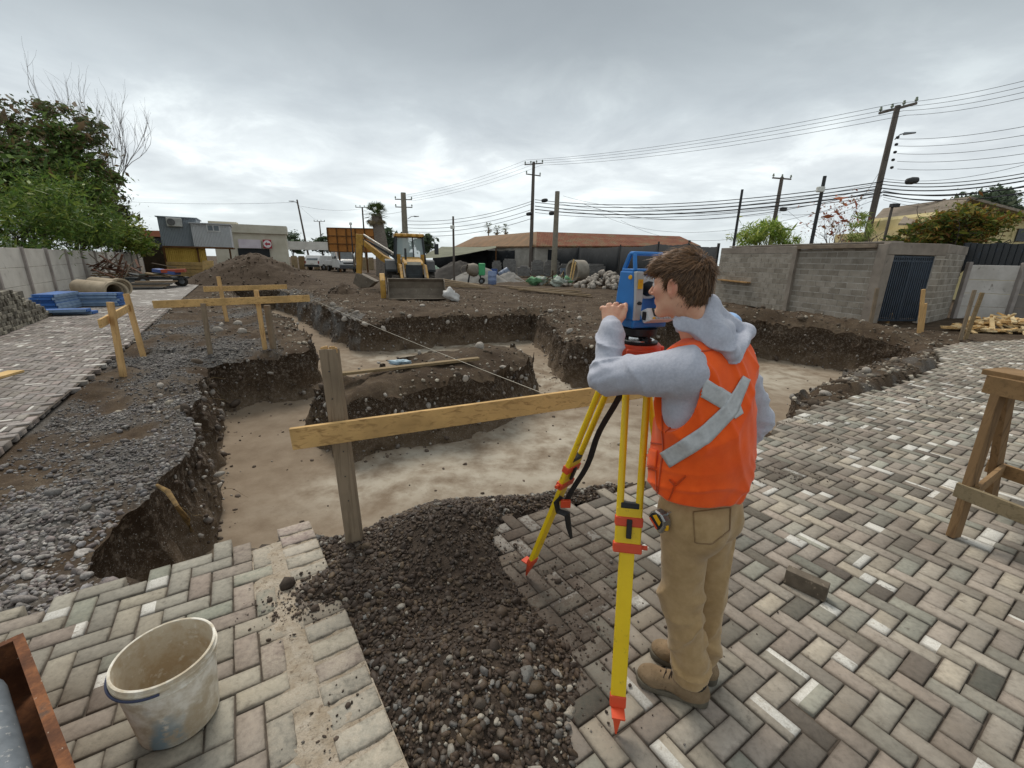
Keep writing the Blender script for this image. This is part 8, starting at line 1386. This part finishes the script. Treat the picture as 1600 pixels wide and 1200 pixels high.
# trousers
def trouser_sdf(X, Y, Z):
    d = ell(X, Y, Z, PEL + UP * .0, BODY, (.128, .168, .15)); d = smin(d, ell(X, Y, Z, PEL - FW * .045 - UP * .055 + LF * .065, BODY, (.095, .085, .10)), .04); d = smin(d, ell(X, Y, Z, PEL - FW * .045 - UP * .055 - LF * .065, BODY, (.095, .085, .10)), .04)
    out = None
    for H_, K_, A_, ph in ((LHIP, LKN, LANK, 0), (RHIP, RKN, RANK, 2)):
        l1 = rcap(X, Y, Z, H_, K_, .098, .076); l2 = rcap(X, Y, Z, K_, A_ + UP * .02, .076, .064); l3 = rcap(X, Y, Z, A_ + UP * .10, A_ + UP * .015 + FW * .02, .060, .066); kn = np.exp(-(((Z - K_[2] + .06) / .13) ** 2)); an = np.exp(-(((Z - A_[2] - .06) / .08) ** 2)); leg = smin(smin(l1, l2, .03), l3, .02)
        leg = leg - kn * crease(X, Y, Z, UP + .35 * FW - .3 * LF, 14, .017, 20 + ph, .25) - an * crease(X, Y, Z, UP - .3 * FW, 16, .020, 21 + ph, .25) - crease(X, Y, Z, LF + .5 * FW + .25 * UP, 9, .015, 22 + ph, .2); out = leg if out is None else smin(out, leg, .006)
    d = smin(d, out, .03); d = smax(d, Z - (PEL[2] + .12), .01); ff = (X - P_ROOT.x) * FW[0] + (Y - P_ROOT.y) * FW[1]; d = smax(d, .088 + .008 * np.sin(X * 40) - np.clip(ff, -.12, .12) * .22 - Z, .008); return d + .0018 * vnoise(X * 34, Y * 34, Z * 34, 5)
trVF = surfnet(trouser_sdf, (.48, 1.16, .05), (1.10, 1.76, PEL[2] + .16), .0062); M_KHAKI = fabric('khaki_twill', '#b0946c', '#9e825a', 20, .25); tr_o = smooth_mesh('trousers', trVF, M_KHAKI); TB = bvh(trVF); M_STITCH = fabric('khaki_stitch', '#8f7450', '#806644', 40)
for ln in ([(1083, 800), (1086, 848), (1112, 850), (1140, 828), (1141, 793)], [(1083, 800), (1141, 793)]): ribbon('pocket_seam', TB, ln, [1.6] * len(ln), M_STITCH, tr_o, .002, 40, 1)
# shoes
M_SHOE = mat('suede_boot', '#8d785e', '#75624a', 16, .95, bump=.3, bscale=90, c3='#5f4e3a'); M_SOLE = mat('boot_sole', '#6a6355', '#524c42', 20, .9, c3='#85806f'); M_LACE = mat('boot_lace', '#3d3026', '#2d231c', 40, .8); M_COLLAR = mat('boot_collar', '#26211e', '#1b1715', 30, .85)
for A_, toe, lab in ((LANK, np.array(gp(1003, 1052, .03)), 'near boot'), (RANK, np.array(gp(1014, 1006, .03)), 'far boot')):
    f_ = np.array([toe[0] - A_[0], toe[1] - A_[1], 0]); f_ /= np.linalg.norm(f_); l_ = np.array([-f_[1], f_[0], 0]); o_ = np.array([A_[0], A_[1], 0]); SM_ = (f_, l_, UP)
    def up_sdf(X, Y, Z, o_=o_, f_=f_, l_=l_, SM_=SM_):
        p = lambda a, b, z: o_ + f_ * a + l_ * b + UP * z; d = ell(X, Y, Z, p(-.025, 0, .050), SM_, (.055, .040, .050)); d = smin(d, rcap(X, Y, Z, p(-.01, 0, .10), p(.0, 0, .06), .046, .046), .03); d = smin(d, rcap(X, Y, Z, p(.03, 0, .062), p(.13, .0, .040), .044, .036), .04); d = smin(d, ell(X, Y, Z, p(.155, .0, .040), SM_, (.055, .046, .036)), .03); d = smax(d, .020 - Z, .004); return smax(d, Z - .125, .006) + .0012 * vnoise(X * 50, Y * 50, Z * 50, 4)
    def so_sdf(X, Y, Z, o_=o_, f_=f_, l_=l_, SM_=SM_):
        x = (X - o_[0]) * f_[0] + (Y - o_[1]) * f_[1]; y = (X - o_[0]) * l_[0] + (Y - o_[1]) * l_[1]; hw = .036 + .013 * np.clip((x - .04) / .09, 0, 1); c_ = np.clip(x, -.042, .165); d = np.sqrt((x - c_) ** 2 + y ** 2) - hw; top = .026 + .012 * np.exp(-((x + .06) / .04) ** 2) + .006 * np.exp(-((x - .2) / .04) ** 2); return smax(smax(d, Z - top, .004), .003 - Z, .003)
    lo, hi = np.minimum(o_ - f_ * .1, o_ + f_ * .24) - .08, np.maximum(o_ - f_ * .1, o_ + f_ * .24) + .08; lo[2], hi[2] = -.01, .145
    sh_o = smooth_mesh('shoe', surfnet(up_sdf, lo, hi, .0040), M_SHOE); hi[2] = .06; smooth_mesh('sole', surfnet(so_sdf, lo, hi, .0036), M_SOLE, sh_o).location = (0, 0, 0)
    cc = o_ + f_ * -.012; MB().lathe(tuple(cc + UP * .088), [(.040, 0), (.0475, .006), (.049, .03), (.044, .044), (.036, .044)], 20).build('collar', M_COLLAR, sh_o, True)
    for k in range(4):
        b_ = o_ + f_ * (.058 + .020 * k) + UP * (.104 - .0075 * k); MB().tube([tuple(b_ - l_ * .024 - UP * .012), tuple(b_ + UP * .003), tuple(b_ + l_ * .024 + f_ * .006 - UP * .012)], .0024, 6).build('lace', M_LACE, sh_o)
    b_ = o_ + f_ * .075 + UP * .108; MB().tube([tuple(b_), tuple(b_ + l_ * .022 + UP * .014), tuple(b_ + l_ * .034 - UP * .004), tuple(b_ + l_ * .01)], .0022, 6).build('lace', M_LACE, sh_o); MB().tube([tuple(b_), tuple(b_ - l_ * .022 + UP * .014), tuple(b_ - l_ * .036 - UP * .004), tuple(b_ - l_ * .01)], .0022, 6).build('lace', M_LACE, sh_o)
# tape measure clipped at the hip
h, n_ = cast(TB, 1042, 812)
if h is None: h, n_ = Vector(at(1040, 812, 1.33)), Vector((-.4, -.9, 0))
n_ = Vector((n_.x, n_.y, 0)).normalized(); sx = Vector((-n_.y, n_.x, 0)); sx = sx if sx.x > 0 else -sx; c = h + n_ * .022 - sx * .012; ta = empty('tape_measure', c, 'chrome and yellow tape measure clipped at the surveyor\'s hip', 'tape measure'); u_ = (sx * .85 - Vector((0, 0, .53))).normalized(); v_ = n_.cross(u_); v_ = v_ if v_.z > 0 else -v_
pr_ = [(-.036, -.022), (.034, -.030), (.040, -.02), (.036, .012), (.020, .030), (-.008, .036), (-.030, .024), (-.038, .004)]
MB().prism(pr_, n_ * .034, c - n_ * .017, u_, v_).build('case', mat('tape_chrome', '#b5b5b2', '#8e8e8c', 9, .25, .85), ta, bevel=.005); MB().prism([(a * .74 - .003, b * .74) for a, b in pr_], n_ * .003, c + n_ * .017, u_, v_).build('black_label', M_BK, ta, bevel=.001); MB().prism([(-.022, .004), (.018, .0), (.014, .016), (-.016, .020)], n_ * .002, c + n_ * .0202, u_, v_).build('yellow_label', M_YLAB, ta); MB().prism([(-.024, -.018), (.02, -.022), (.02, -.015), (-.024, -.012)], n_ * .002, c + n_ * .0202, u_, v_).build('orange_line', M_OR, ta); MB().box(c + u_ * .034 + v_ * .008 + n_ * .004, (.014, .014, .02)).build('lock_button', M_YLAB, ta, bevel=.003)
MB().tube([c + v_ * .045 - n_ * .02, c + v_ * .05 - n_ * .005, c + v_ * .03 - n_ * .016], .004, 6).build('belt_clip', M_CHR, ta)
